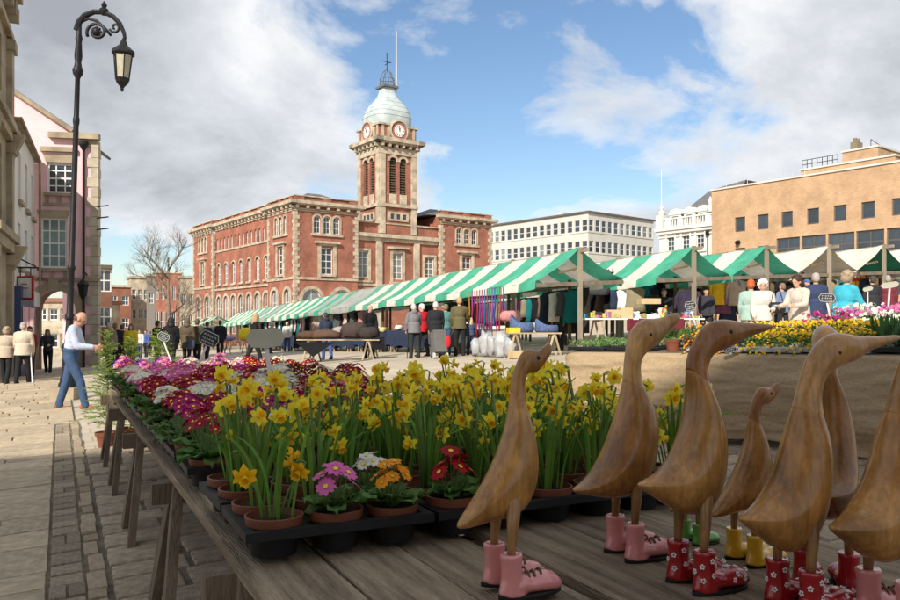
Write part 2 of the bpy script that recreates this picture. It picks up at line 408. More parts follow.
def facade(b, M, u0, u1, z0, z1, ops, depth=0.22):
    """wall sheet with real openings and reveals; ops = (uc, w, z_sill, h, arch)"""
    old = b.M; b.M = M if old is None else old @ M
    us = sorted(set([u0, u1] + [round(o[0]-o[1]/2, 4) for o in ops] + [round(o[0]+o[1]/2, 4) for o in ops]))
    zs = sorted(set([z0, z1] + [round(o[2], 4) for o in ops] + [round(o[2]+o[3], 4) for o in ops]))
    for i in range(len(us)-1):
        for j in range(len(zs)-1):
            uc = (us[i]+us[i+1])/2; zc = (zs[j]+zs[j+1])/2
            if any(abs(uc-o[0]) < o[1]/2 and o[2] < zc < o[2]+o[3] for o in ops): continue
            b.poly([(us[i], 0, zs[j]), (us[i+1], 0, zs[j]), (us[i+1], 0, zs[j+1]), (us[i], 0, zs[j+1])])
    for (uc, w, zb, h, arch) in ops:
        ol = [(uc+x, zb+z) for x, z in outline(w, h, arch)]
        if arch:
            n = len(ol); top = zb+h; mid = (n-2)//2 + 2
            arc = ol[2:]; k = len(arc)//2
            for a, c in zip(arc[:k], arc[1:k+1]): b.poly([(uc+w/2, 0, top), (a[0], 0, a[1]), (c[0], 0, c[1])])
            for a, c in zip(arc[k:-1], arc[k+1:]): b.poly([(uc-w/2, 0, top), (a[0], 0, a[1]), (c[0], 0, c[1])])
        for a, c in zip(ol, ol[1:]+ol[:1]):
            b.poly([(a[0], 0, a[1]), (c[0], 0, c[1]), (c[0], depth, c[1]), (a[0], depth, a[1])])
    b.M = old
def arch_ring(b, uc, zs, r0, r1, y0, y1, leg=0.0, n=10, arch=1.0):
    prof = []
    pts = [math.pi*i/n for i in range(n+1)]
    inn = [(uc + r0*math.cos(a), zs + r0*arch*math.sin(a)) for a in pts]; out = [(uc + r1*math.cos(a), zs + (r1-r0+r0*arch)*math.sin(a)) for a in pts]
    if leg: inn = [(uc+r0, zs-leg)] + inn + [(uc-r0, zs-leg)]; out = [(uc+r1, zs-leg)] + out + [(uc-r1, zs-leg)]
    for i in range(len(inn)-1):
        b.extrude([(inn[i][0], y0, inn[i][1]), (out[i][0], y0, out[i][1]), (out[i+1][0], y0, out[i+1][1]), (inn[i+1][0], y0, inn[i+1][1])], (0, y1-y0, 0))
def quoins(root, m, x, z0, z1, sx, h=0.36, w=(0.46, 0.27), d=0.05, ydepth=(0.46, 0.27), M=None):
    """corner stones at local x (corner), growing towards sx on the front and +y on the side, each its own part"""
    z = z0; k = 0
    while z < z1 - 0.1:
        ww = w[k % 2]; dd = ydepth[(k+1) % 2]; zz = min(z+h-.02, z1)
        b = MB(); b.box(min(x - sx*d, x + sx*ww), max(x - sx*d, x + sx*ww), -d, dd, z, zz); b.build('quoin', m, root, M=M, fix=False); z += h; k += 1
def modillion_cornice(b, u0, u1, z, h=0.75, out=0.55, step=0.95):
    b.box(u0-out, u1+out, -out, 0.06, z+h*0.62, z+h); b.box(u0-out*.75, u1+out*.75, -out*.75, 0.05, z+h*0.48, z+h*0.62-.003)
    b.box(u0-.1, u1+.1, -.10, 0.05, z, z+h*.15)
    n = max(2, int((u1-u0)/step))
    for i in range(n+1):
        u = u0 + .12 + (u1-u0-.24)*i/n; b.box(u-.13, u+.13, -out*.7, 0.04, z+h*.15+.003, z+h*.48-.003)
def tline(P, D, px):
    k = (px-450)/FPX; return (k*P[1] - P[0]) / (D[0] - k*D[1])

def market_hall():
    dB = Vector((.81, .586)).normalized(); C = (-13.8, 70.0)
    root = empty('market_hall', (C[0], C[1], 0), math.atan2(dB.y, dB.x), 'red brick Victorian market hall with stone quoins and domed clock tower', 'building')
    W, D = 22.4, 27.9; ML = Matrix(((0,1,0,0),(-1,0,0,D),(0,0,1,0),(0,0,0,1)))       # left facade frame (u = D - distance from corner)
    dA = (-.586, .81)
    ub = lambda px: tline(C, (dB.x, dB.y), px)
    ua = lambda px: D - tline(C, dA, px)
    br = MB(); st = MB(); dk = MB()
    ZB = -3.0; ZP = 12.35; ZT = 13.1
    P1, P2 = 6.35, 15.9
    I = Matrix.Identity(4)
    wins = []
    def pav_front(u0, u1, M, two_arch=True, w1h=2.45):
        uc = (u0+u1)/2; sp = 0.98; ops = []
        for k in (-1, 0, 1): ops.append((uc+k*sp, .72, 9.85, 1.62, 1)); wins.append((M, uc+k*sp, 9.85, .72, 1.62, 2, 3, 1, M_GLASS))
        ops.append((uc, 1.2, 6.15, w1h, 0)); wins.append((M, uc, 6.15, 1.2, w1h, 2, 4, 0, M_GLASS))
        for k in (-1, 1):
            a = (u1-u0)*.235; ops.append((uc+k*a, 1.9 if u1-u0 > 6 else 1.35, 1.2, 3.6, 1)); wins.append((M, uc+k*a, 1.2, 1.9 if u1-u0 > 6 else 1.35, 3.6, 2, 3, 1, M_GLASSB))
        facade(br, M, u0, u1, ZB, ZP, ops)
        st.M = M
        for k in (-1, 0, 1): arch_ring(st, uc+k*sp, 9.85+1.26, .36, .49, -.07, .02, 1.26)
        st.box(uc-1.6, uc+1.6, -.14, .02, 9.62, 9.84)
        st.box(uc-.92, uc-.62, -.12, .02, 5.75, 8.75); st.box(uc+.62, uc+.92, -.12, .02, 5.75, 8.75)
        st.box(uc-1.25, uc+1.25, -.32, .02, 8.95, 9.15); st.box(uc-.95, uc+.95, -.15, .02, 8.753, 8.947)
        st.box(uc-.8, uc+.8, -.25, .02, 5.95, 6.14)
        for k in (-1, 1):
            a = (u1-u0)*.235; r = (1.9 if u1-u0 > 6 else 1.35)/2; arch_ring(st, uc+k*a, 4.8-r, r, r+.28, -.08, .02, 2.4)
        modillion_cornice(st, u0, u1, ZP-.45)
        st.box(u0-.03, u1+.03, -.09, .02, 5.62, 5.85); st.box(u0-.03, u1+.03, -.07, .02, 11.75, 11.86)
        st.M = None
    pav_front(0, P1, I); pav_front(P2, W, I)
    # parapets, piers and caps on the front pavilions
    for (u0, u1) in ((0, P1), (P2, W)):
        br.box(u0, u1, 0.02, .35, ZP+.3, ZT-.1)
        for u in (u0+.45, (u0+u1)/2, u1-.45): br.box(u-.45, u+.45, -.08, .40, ZP+.3, ZT-.04)
        st.box(u0-.1, u1+.1, -.12, .45, ZT-.036, ZT+.06)
    # left facade: near pavilion, seven bays, far pavilion
    A0, A1 = ua(267.8), ua(213)
    pav_front(A0, D, ML); pav_front(0, A1, ML)
    MLm = ML @ T(0, .3, 0)
    ops = []; n = 7; bay = (A0-A1)/n
    for i in range(n):
        uc = A1 + bay*(i+.5)
        ops.append((uc, .95, 5.95, 2.3, .35)); wins.append((MLm, uc, 5.95, .95, 2.3, 2, 4, .35, M_GLASSB))
        ops.append((uc, 1.35, .6, 4.1, 1)); wins.append((MLm, uc, .6, 1.35, 4.1, 2, 3, 1, M_GLASSB))
        for k in (-1, 1): ops.append((uc+k*bay*.25, .55, 9.75, 1.3, 1)); wins.append((MLm, uc+k*bay*.25, 9.75, .55, 1.3, 1, 2, 1, M_GLASS))
    facade(br, MLm, A1, A0, ZB, ZP, ops)
    st.M = MLm
    for i in range(n):
        uc = A1 + bay*(i+.5); arch_ring(st, uc, 4.7-.675, .675, .92, -.07, .02, 2.2)
        arch_ring(st, uc, 5.95+2.3-.33, .475, .62, -.06, .02, 0, 8, .7); st.box(uc-.62, uc+.62, -.15, .02, 5.75, 5.94)
        br.M = MLm; br.M = None
    st.box(A1, A0, -.12, .02, 5.3, 5.5); st.box(A1, A0, -.09, .02, 9.5, 9.7); modillion_cornice(st, A1, A0, ZP-.45, out=.5)
    st.M = None
    br.M = ML
    for (u0, u1, y) in ((0, A1, 0), (A1, A0, .3), (A0, D-.36, 0)):
        br.box(u0, u1, y+.02, y+.35, ZP+.3, ZT-.1); k = max(2, int((u1-u0)/2.4))
        for i in range(k+1): u = u0 + .4 + (u1-u0-.8)*i/k; br.box(u-.35, u+.35, y-.06, y+.40, ZP+.3, ZT-.04)
    br.M = None
    st.M = ML; st.box(-.1, A1, -.12, .42, ZT-.036, ZT+.06); st.box(A1, A0, .18, .72, ZT-.036, ZT+.055); st.box(A0, D-.46, -.12, .42, ZT-.036, ZT+.06); st.M = None
    # recessed centre with pilasters
    MC = T(0, .55, 0); ZC = 9.7
    wl, wr = ub(366), ub(432.5); wc = (P1+P2)/2
    ops = [(wl, 1.15, 6.05, 2.55, 0), (wc, 1.15, 6.0, 2.6, 0), (wr, 1.15, 6.05, 2.3, 0)]
    for o in ops: wins.append((MC, o[0], o[2], o[1], o[3], 2, 4, 0, M_GLASSB))
    facade(br, MC, P1, P2, ZB, 11.35, ops)
    st.M = MC
    for o in ops:
        for k in (-1, 1): st.box(o[0]+k*.7-.13, o[0]+k*.7+.13, -.08, .02, o[2]-.25, o[2]+o[3]+.22)
        st.box(o[0]-.56, o[0]+.56, -.08, .02, o[2]+o[3]+.01, o[2]+o[3]+.22); st.box(o[0]-.95, o[0]+.95, -.14, .02, o[2]-.45, o[2]-.26)
    st.box(wc-1.2, wc+1.2, -.3, .02, 8.95, 9.15)
    for u in (wc-2.15, wc+2.15): st.box(u-.32, u+.32, -.2, .02, -1, 9.58)
    st.box(P1+.003, P2-.003, -.45, .02, 9.95, 10.3); st.box(P1+.004, P2-.004, -.2, .02, 9.6, 9.94); st.box(P1+.003, P2-.003, -.15, .3, 11.3, 11.42)
    st.box(P1+.004, P2-.004, -.12, .02, 5.3, 5.5)
    st.M = None
    # side return of pavilions
    for u in (P1, P2): br.box(min(u, u+(.35 if u == P2 else -.35)), max(u, u+(.35 if u == P2 else -.35)), .03, 6, ZB, ZP+.2)
    br.box(W-.35, W, .03, 20, ZB, ZT-.1); br.box(.5, W-.5, 18, 18.3, ZB, ZP); br.box(.5, P1+14, D-.4, D-.05, ZB, ZP)
    # quoins
    for (x, z0, sx) in ((0, -.5, 1), (P1, 5.9, -1), (P2, 5.9, 1), (W, -.5, -1)): quoins(root, M_STONE, x, z0, 11.7, sx)
    quoins(root, M_STONE, A0, 5.9, 11.7, 1, ydepth=(.25, .2), M=ML); quoins(root, M_STONE, 0, -.5, 11.7, 1, ydepth=(.2, .2), M=ML); quoins(root, M_STONE, A1, -.5, 11.7, -1, ydepth=(.25, .2), M=ML)
    # tower
    tw = 4.15; t0 = wc - tw/2; ty = .48; zt0 = 11.3
    def tower_face(M):
        ops = [(tw*.36, .78, 14.3, 3.55, 1), (tw*.64, .78, 14.3, 3.55, 1)]
        facade(br, M, .0, tw, zt0-1, 18.8, ops, .35)
        st.M = M
        for o in ops:
            arch_ring(st, o[0], 14.3+3.55-.39, .39, .60, -.09, .02); st.box(o[0]-.4, o[0]+.4, -.06, .3, 13.35, 14.29)
        for u in (.28, tw-.28): st.box(u-.30, u+.30, -.12, .02, zt0-.9, 18.2)
        st.box(-.1, tw+.1, -.22, .03, 13.0, 13.3); st.box(-.1, tw+.1, -.16, .02, 16.9, 17.05) if False else None
        st.box(-.05, tw+.05, -.15, .03, 18.1, 18.6)
        st.box(tw/2-1.15, tw/2+1.15, -.10, .02, 12.35, 12.55); st.box(tw/2-1.15, tw/2+1.15, -.10, .02, 11.65, 11.85)
        for k in (-1.05, -.36, .36, 1.05): st.box(tw/2+k-.15, tw/2+k+.15, -.10, .02, 11.853, 12.347)
        modillion_cornice(st, .0, tw, 18.62, 1.0, .7, .8)
        # clock stage
        br.M = M; br.box(.12, tw-.12, -.05, .3, 19.62, 20.9); br.M = None
        for u in (.3, tw-.3, .95, tw-.95): st.box(u-.13, u+.13, -.14, .02, 19.63, 20.85)
        st.box(-.12, tw+.12, -.2, .3, 20.86, 21.05)
        st.M = None
        for o in ops:
            lb = MB()
            for i in range(14):
                z = 14.4 + i*.24; lb.box(-.38, .38, .1, .22, z, z+.13)
            lb.build('louvre', M_DARKWOOD, root, M=M @ T(o[0], .05, 0))
            lb = MB(); lb.box(-.4, .4, .30, .34, 14.2, 17.9); lb.build('louvre_back', M_IRON, root, M=M @ T(o[0], .05, 0))
        for k in (-.7, 0, .7):
            p = MB(); p.box(-.19, .19, -.02, .05, 0, .49); p.build('pane', M_GLASS, root, M=M @ T(tw/2+k, -.02, 11.855))
    faces = [T(t0, ty, 0), T(t0, ty, 0) @ Matrix(((0,1,0,0),(-1,0,0,tw),(0,0,1,0),(0,0,0,1))), T(t0+tw, ty, 0) @ RZ(R(90)), T(t0+tw, ty+tw, 0) @ RZ(R(180))]
    for M in faces: tower_face(M)
    br.box(t0+.4, t0+tw-.4, ty+.4, ty+tw-.4, 17.9, 20.9)
    # clock faces
    for M in faces[:3]:
        c = M @ T(tw/2, 0, 20.45)
        b = MB(); b.M = RX(R(90)); b.lathe([(1.05, -.35), (1.05, .28), (.92, .33), (.9, .2)], 28); b.M = None
        for v in b.v: pass
        ck = b.build('clock_surround', M_STONE, root, M=c, angle=40)
        b = MB(); b.M = RX(R(90)); b.lathe([(.86, .22), (.86, .24)], 28); b.build('clock_back', M_HALLBRICK, root, M=c)
        b = MB(); b.M = RX(R(90)); b.lathe([(.58, .25), (.58, .29)], 28); cf = b.build('clock_face', mat('clock_white', (.78, .77, .73), .4, .05), root, M=c)
        b = MB()
        for i in range(12):
            a = i*math.pi/6; d = Vector((math.sin(a), 0, math.cos(a))); b.beam(d*.38 + Vector((0,-.30,0)), d*.52 + Vector((0,-.30,0)), .07, .012, (0,1,0))
        b.build('numerals', M_IRON, cf)
        b = MB(); a = R(8); b.beam((0,-.31,-.08), (math.sin(a)*.30,-.31,math.cos(a)*.30), .06, .01, (0,1,0)); b.build('hour_hand', M_IRON, cf)
        b = MB(); a = R(-14); b.beam((0,-.325,-.1), (math.sin(a)*.47,-.325,math.cos(a)*.47), .04, .01, (0,1,0)); b.build('minute_hand', M_IRON, cf)
    # dome: square plan with rounded corners, ogee profile
    prof = [(2.02, 21.05), (2.1, 21.5), (2.12, 22.0), (2.02, 22.5), (1.8, 23.0), (1.45, 23.5), (1.08, 23.95), (.84, 24.35), (.7, 24.75), (.64, 25.1)]
    b = MB(); cx, cy = t0+tw/2, ty+tw/2; n = 32; rings = []
    for r, z in prof:
        ring = []
        for j in range(n):
            a = 2*math.pi*j/n; c, s = math.cos(a), math.sin(a); e = .55
            ring.append((cx + r*math.copysign(abs(c)**e, c)*1.0, cy + r*math.copysign(abs(s)**e, s)*1.0, z))
        rings.append(ring)
    b.loft(rings); dm = b.build('dome', M_LEAD, root, angle=35)
    for ri in (2, 3, 4, 5, 6):
        b = MB(); b.tube([tuple(Vector((cx, cy, p[2])) + (Vector(p)-Vector((cx, cy, p[2])))*1.006) for p in rings[ri]+rings[ri][:1]], .022, 4); b.build('seam', M_LEAD, dm)
    b = MB(); b.box(cx-.85, cx+.85, cy-.85, cy+.85, 25.1, 25.3)
    for k in range(8):
        a = k*math.pi/4; p = [(cx+.75*math.cos(a), cy+.75*math.sin(a), 25.3), (cx+.72*math.cos(a), cy+.72*math.sin(a), 26.0), (cx+.45*math.cos(a), cy+.45*math.sin(a), 26.7), (cx, cy, 27.1)]
        b.tube(p, .035, 5)
    for z, r in ((25.65, .74), (26.05, .71)): b.tube([(cx+r*math.cos(i*math.pi/8), cy+r*math.sin(i*math.pi/8), z) for i in range(17)], .03, 5)
    b.build('railing_cage', mat('grey_iron', (.12, .13, .14), .5), root)
    b = MB(); b.tube([(cx, cy, 27.1), (cx, cy, 28.6)], .04, 6); b.tube([(cx-.5, cy, 27.8), (cx+.5, cy, 27.8)], .04, 5); b.tube([(cx, cy-.4, 27.6), (cx, cy+.4, 27.6)], .035, 5)
    b.ball((cx, cy, 28.6), .09, 8, 5); b.build('weather_vane', M_IRON, root)
    b = MB(); b.tube([(cx+.9, cy-.3, 24.9), (cx+.9, cy-.3, 31.0)], [.09, .05], 8); b.build('flagpole', M_WHITE, root)
    # slate roofs
    for (x0, x1, y0, y1, z) in ((.7, P1+1, .8, 8, 1.5), (P2-1, W-.7, .8, 8, 1.2), (1, W-1, 6, 20, 1.6)):
        b = MB(); zz = ZP+.35; cxr = (x0+x1)/2; a = [(x0,y0,zz),(x1,y0,zz),(x1,y1,zz),(x0,y1,zz)]; ins = (y1-y0)*.42
        r0, r1 = (x0+(x1-x0)*.4, (y0+y1)/2, zz+z), (x0+(x1-x0)*.6, (y0+y1)/2, zz+z)
        b.poly([a[0], a[1], r1, r0]); b.poly([a[1], a[2], r1]); b.poly([a[2], a[3], r0, r1]); b.poly([a[3], a[0], r0]); b.poly(a)
        b.build('roof', M_SLATE, root)
    br.build('wall', M_HALLBRICK, root); st.build('stone_trim', M_STONE, root)
    for (M, u, z, w, h, nx, nz, arch, gm) in wins:
        window(root, M @ T(u, .16, z), w, h, nx, nz, arch, .08, M_SASH, gm, .05)
    return root
market_hall()

M_OFFICE = mat('pale_concrete', (.53, .515, .47), .8, .10, .5)
def office():
    C = (19.3, 110.0); dB = Vector((1.21, 1)).normalized(); dA = (-dB.y, dB.x)
    root = empty('office_block', (C[0], C[1], 0), math.atan2(dB.y, dB.x), 'white concrete office block with flat roof and rows of small windows', 'building')
    LA = tline(C, dA, 488) ; LB = tline(C, (dB.x, dB.y), 653.5)
    ML = Matrix(((0,1,0,0),(-1,0,0,LA),(0,0,1,0),(0,0,0,1)))
    br = MB(); rows = [14.7, 11.75, 8.8, 5.85]; fm = mat('grey_metal_frame', (.55, .55, .54), .5, .05)
    tops = MB()
    for M, L, n in ((Matrix.Identity(4), LB, 11), (ML, LA, 15)):
        st = L/n; ops = [(st*(i+.5), st*.70, z, 1.62, 0) for z in rows for i in range(n)]
        facade(br, M, 0, L, -3, 17.25, ops, .2)
        for o in ops: window(root, M @ T(o[0], .12, o[2]), o[1], o[3], 1, 2, 0, .07, fm, M_GLASS if rnd.random() < .7 else M_GLASSB, .06)
        tops.M = M
        for z in rows: tops.box(-.05, L+.02, -.07, .02, z-.2, z-.05)
        tops.M = None
    tops.build('sill_band', M_OFFICE, root)
    br.box(LB-.3, LB-.01, .1, LA, -3, 17.2); br.box(.02, LB, LA-.3, LA-.02, -3, 17.2); br.build('wall', M_OFFICE, root)
    b = MB(); b.box(-.25, LB+.2, -.25, LA+.2, 17.25, 17.5); b.build('roof', mat('roof_edge', (.12, .10, .09), .8), root)
    b = MB(); b.box(1.5, 2.6, 6, 7, 17.5, 18.1); b.build('roof_vent', M_OFFICE, root)
office()

M_OBRICK = brick_mat('orange_brick', (.50, .325, .19), (.42, .26, .145), (.44, .33, .23), stain=.25)
def brick_block():
    # facade runs from far left to near right, facing left and forward
    far = Vector((24.9, 75.0)); d = Vector((.765, -1)).normalized(); n_in = Vector((-d.y, d.x))
    ang = math.atan2(d.y, d.x)
    root = empty('brick_office', (far.x, far.y, 0), ang, 'orange brick office building with flat roof and dark square windows', 'building')
    u = lambda px: tline((far.x, far.y), (d.x, d.y), px)
    L = u(1010); fm = mat('dark_window_frame', (.09, .085, .08), .45, .1)
    ops = []
    for px in (740, 763, 787, 813, 840, 868, 899, 933, 970):
        ops.append((u(px), 1.05, 10.15, 1.35, 0))
    for px, w in ((740, 1.05), (763.5, 1.05), (788, 2.15), (813.5, 2.15), (841, 2.2), (870, 2.2), (902, 2.3), (938, 2.3), (978, 2.3)):
        ops.append((u(px), w, 7.3 if w > 2 else 7.35, 1.9 if w > 2 else 1.3, 0))
    for px in (755, 790, 830, 870, 910, 960): ops.append((u(px), 2.2, 3.9, 1.9, 0))
    b = MB(); facade(b, Matrix.Identity(4), 0, L, -2, 14.3, ops, .25); b.box(.01, .3, .28, 14, -2, 14.25); b.box(.3, L, 13.7, 14, -2, 14.2)
    b.build('wall', M_OBRICK, root)
    for o in ops: window(root, T(o[0], .16, o[2]), o[1], o[3], 2 if o[1] > 2 else 1, 2 if o[1] > 2 else 1, 0, .12, fm, M_GLASS, .1)
    b = MB(); b.box(-.1, L, -.12, .4, 14.3, 14.45); b.box(.3, L, .4, 13.7, 14.2, 14.3); b.build('roof', M_OFFICE, root)
    b = MB()
    for i in range(9):
        x = 1 + i*1.1; b.tube([(x, .9, 14.3), (x, .9, 15.0)], .025, 5)
    b.build('roof_rail', mat('pale_metal', (.5, .5, .5), .4), root)
    x0, x1 = u(786), u(868)
    b = MB(); b.box(x0, x1+1, 2.5, 8, 14.3, 15.35); b.box(u(822), u(858), 3.5, 8, 15.35, 16.55); b.build('plant_room', M_OBRICK, root)
    b = MB(); b.box(x0-.1, x1+1.1, 2.4, 8.1, 15.35, 15.5); b.box(u(822)-.1, u(858)+.1, 3.4, 8.1, 16.55, 16.7); b.build('coping', M_OFFICE, root)
    b = MB(); b.box(u(826), u(833), 4.2, 5.2, 16.7, 17.5); b.tube([(u(828), 4.7, 17.5), (u(828), 4.7, 17.9)], .18, 8); b.tube([(u(831), 4.7, 17.5), (u(831), 4.7, 17.8)], .18, 8); b.build('chimney', mat('chimney_brick', (.2, .16, .11), .9), root)
    b = MB()
    for i in range(8):
        x = x0 + (u(822)-x0)*i/7; b.tube([(x, 2.7, 15.5), (x, 2.7, 16.3)], .03, 5)
    for z in (15.9, 16.3): b.tube([(x0, 2.7, z), (u(822), 2.7, z)], .03, 5)
    b.tube([(u(848), 4, 16.7), (u(848), 4, 17.4)], .03, 5); b.tube([(u(848), 4, 17.4), (u(868), 4, 16.0)], .03, 5)
    b.build('railing', M_IRON, root)
    b = MB(); b.box(u(893), u(1000), 3, 9, 14.3, 17.0); b.build('stair_tower', M_OBRICK, root)
    b = MB(); b.tube([(u(739), -.05, 9.2), (u(739), -.35, 9.1)], [.2, .22], 8); b.build('wall_lamp', M_IRON, root)
brick_block()

def bank():
    far = Vector((33.2, 100.0)); d = Vector((.765, -1)).normalized(); ang = math.atan2(d.y, d.x)
    k = -tline((far.x, far.y), (d.x, d.y), 659.5); P = far - d*k
    root = empty('bank_building', (P.x, P.y, 0), ang, 'ornate white stone building with balustrade, dormers and grey slate roof', 'building')
    W = k + 2; u = lambda px: tline((P.x, P.y), (d.x, d.y), px); st = MB(); wl = MB()
    ops = [(u(px), 1.15, z, 2.0, 0) for px in (671, 686, 700.5) for z in (11.4, 7.6)]
    facade(wl, Matrix.Identity(4), 0, W, -2, 14.1, ops, .25)
    wl.box(.01, .3, .3, 10, -2, 14.0); wl.box(.3, W, 9.7, 10, -2, 14)
    for o in ops:
        for s in (-1, 1): st.box(o[0]+s*.72-.12, o[0]+s*.72+.12, -.14, .02, o[2]-.2, o[2]+2.25)
        st.box(o[0]-.9, o[0]+.9, -.3, .02, o[2]+2.26, o[2]+2.5); st.box(o[0]-.9, o[0]+.9, -.2, .02, o[2]-.42, o[2]-.21)
        window(root, T(o[0], .15, o[2]), o[1], o[3], 2, 3, 0, .08, M_SASH, M_GLASS, .05)
    st.box(-.5, W, -.55, .1, 14.1, 14.5); st.box(-.35, W, -.35, .1, 13.7, 14.09); st.box(-.1, W, -.15, .1, 13.2, 13.4)
    st.box(-.1, W, -.1, .2, 15.6, 15.8)
    for i in range(26):
        x = .2 + i*(W-.4)/25; st.box(x-.09, x+.09, -.02, .12, 14.52, 15.59)
    for px in (668, 680, 694, 708): st.box(u(px)-.3, u(px)+.3, -.14, .25, 14.51, 15.85)
    st.box(-.35, .7, -.35, .8, 14.51, 16.3); st.lathe([(.45, 16.3), (.55, 16.6), (.2, 17.0), (.3, 17.3), (.02, 17.8)], 10, (.2, .2, 0))
    st.lathe([(.4, 16.0), (.5, 16.4), (.2, 16.9), (.35, 17.3), (.02, 18.0)], 10, (u(709), .3, 0))
    st.build('stone_trim', M_WHITE, root)
    wl.build('wall', M_WHITE, root)
    for px in (674, 688, 702):
        b = MB(); c = u(px); b.box(c-.85, c+.85, .3, 1.6, 14.6, 16.2); pts = [(c + 1.05*math.cos(math.pi*i/8), .2, 16.2 + .8*math.sin(math.pi*i/8)) for i in range(9)]; b.extrude(pts, (0, 1.8, 0))
        dm = b.build('dormer', M_WHITE, root); p = MB(); p.box(c-.55, c+.55, .27, .3, 14.9, 16.0); p.build('pane', M_GLASS, dm)
    b = MB(); b.poly([(.5, .8, 15), (W, .8, 15), (W, 4.5, 20.2), (u(690), 4.5, 19.6)]); b.poly([(.5, .8, 15), (u(690), 4.5, 19.6), (u(690), 9, 19.6), (.5, 9.5, 15)]); b.poly([(u(690), 4.5, 19.6), (W, 4.5, 20.2), (W, 9, 20.2), (u(690), 9, 19.6)])
    b.build('roof', M_SLATE, root)
    b = MB(); b.tube([(.1, .3, 16.3), (.1, .3, 22.6)], [.08, .04], 6); b.build('flagpole', M_WHITE, root)
    b = MB(); b.tube([(u(708.5), -.2, 5), (u(708.5), -.2, 13.4)], .08, 6); b.box(u(708.5)-.2, u(708.5)+.2, -.4, -.02, 13.0, 13.5); b.build('drainpipe', M_IRON, root)
bank()

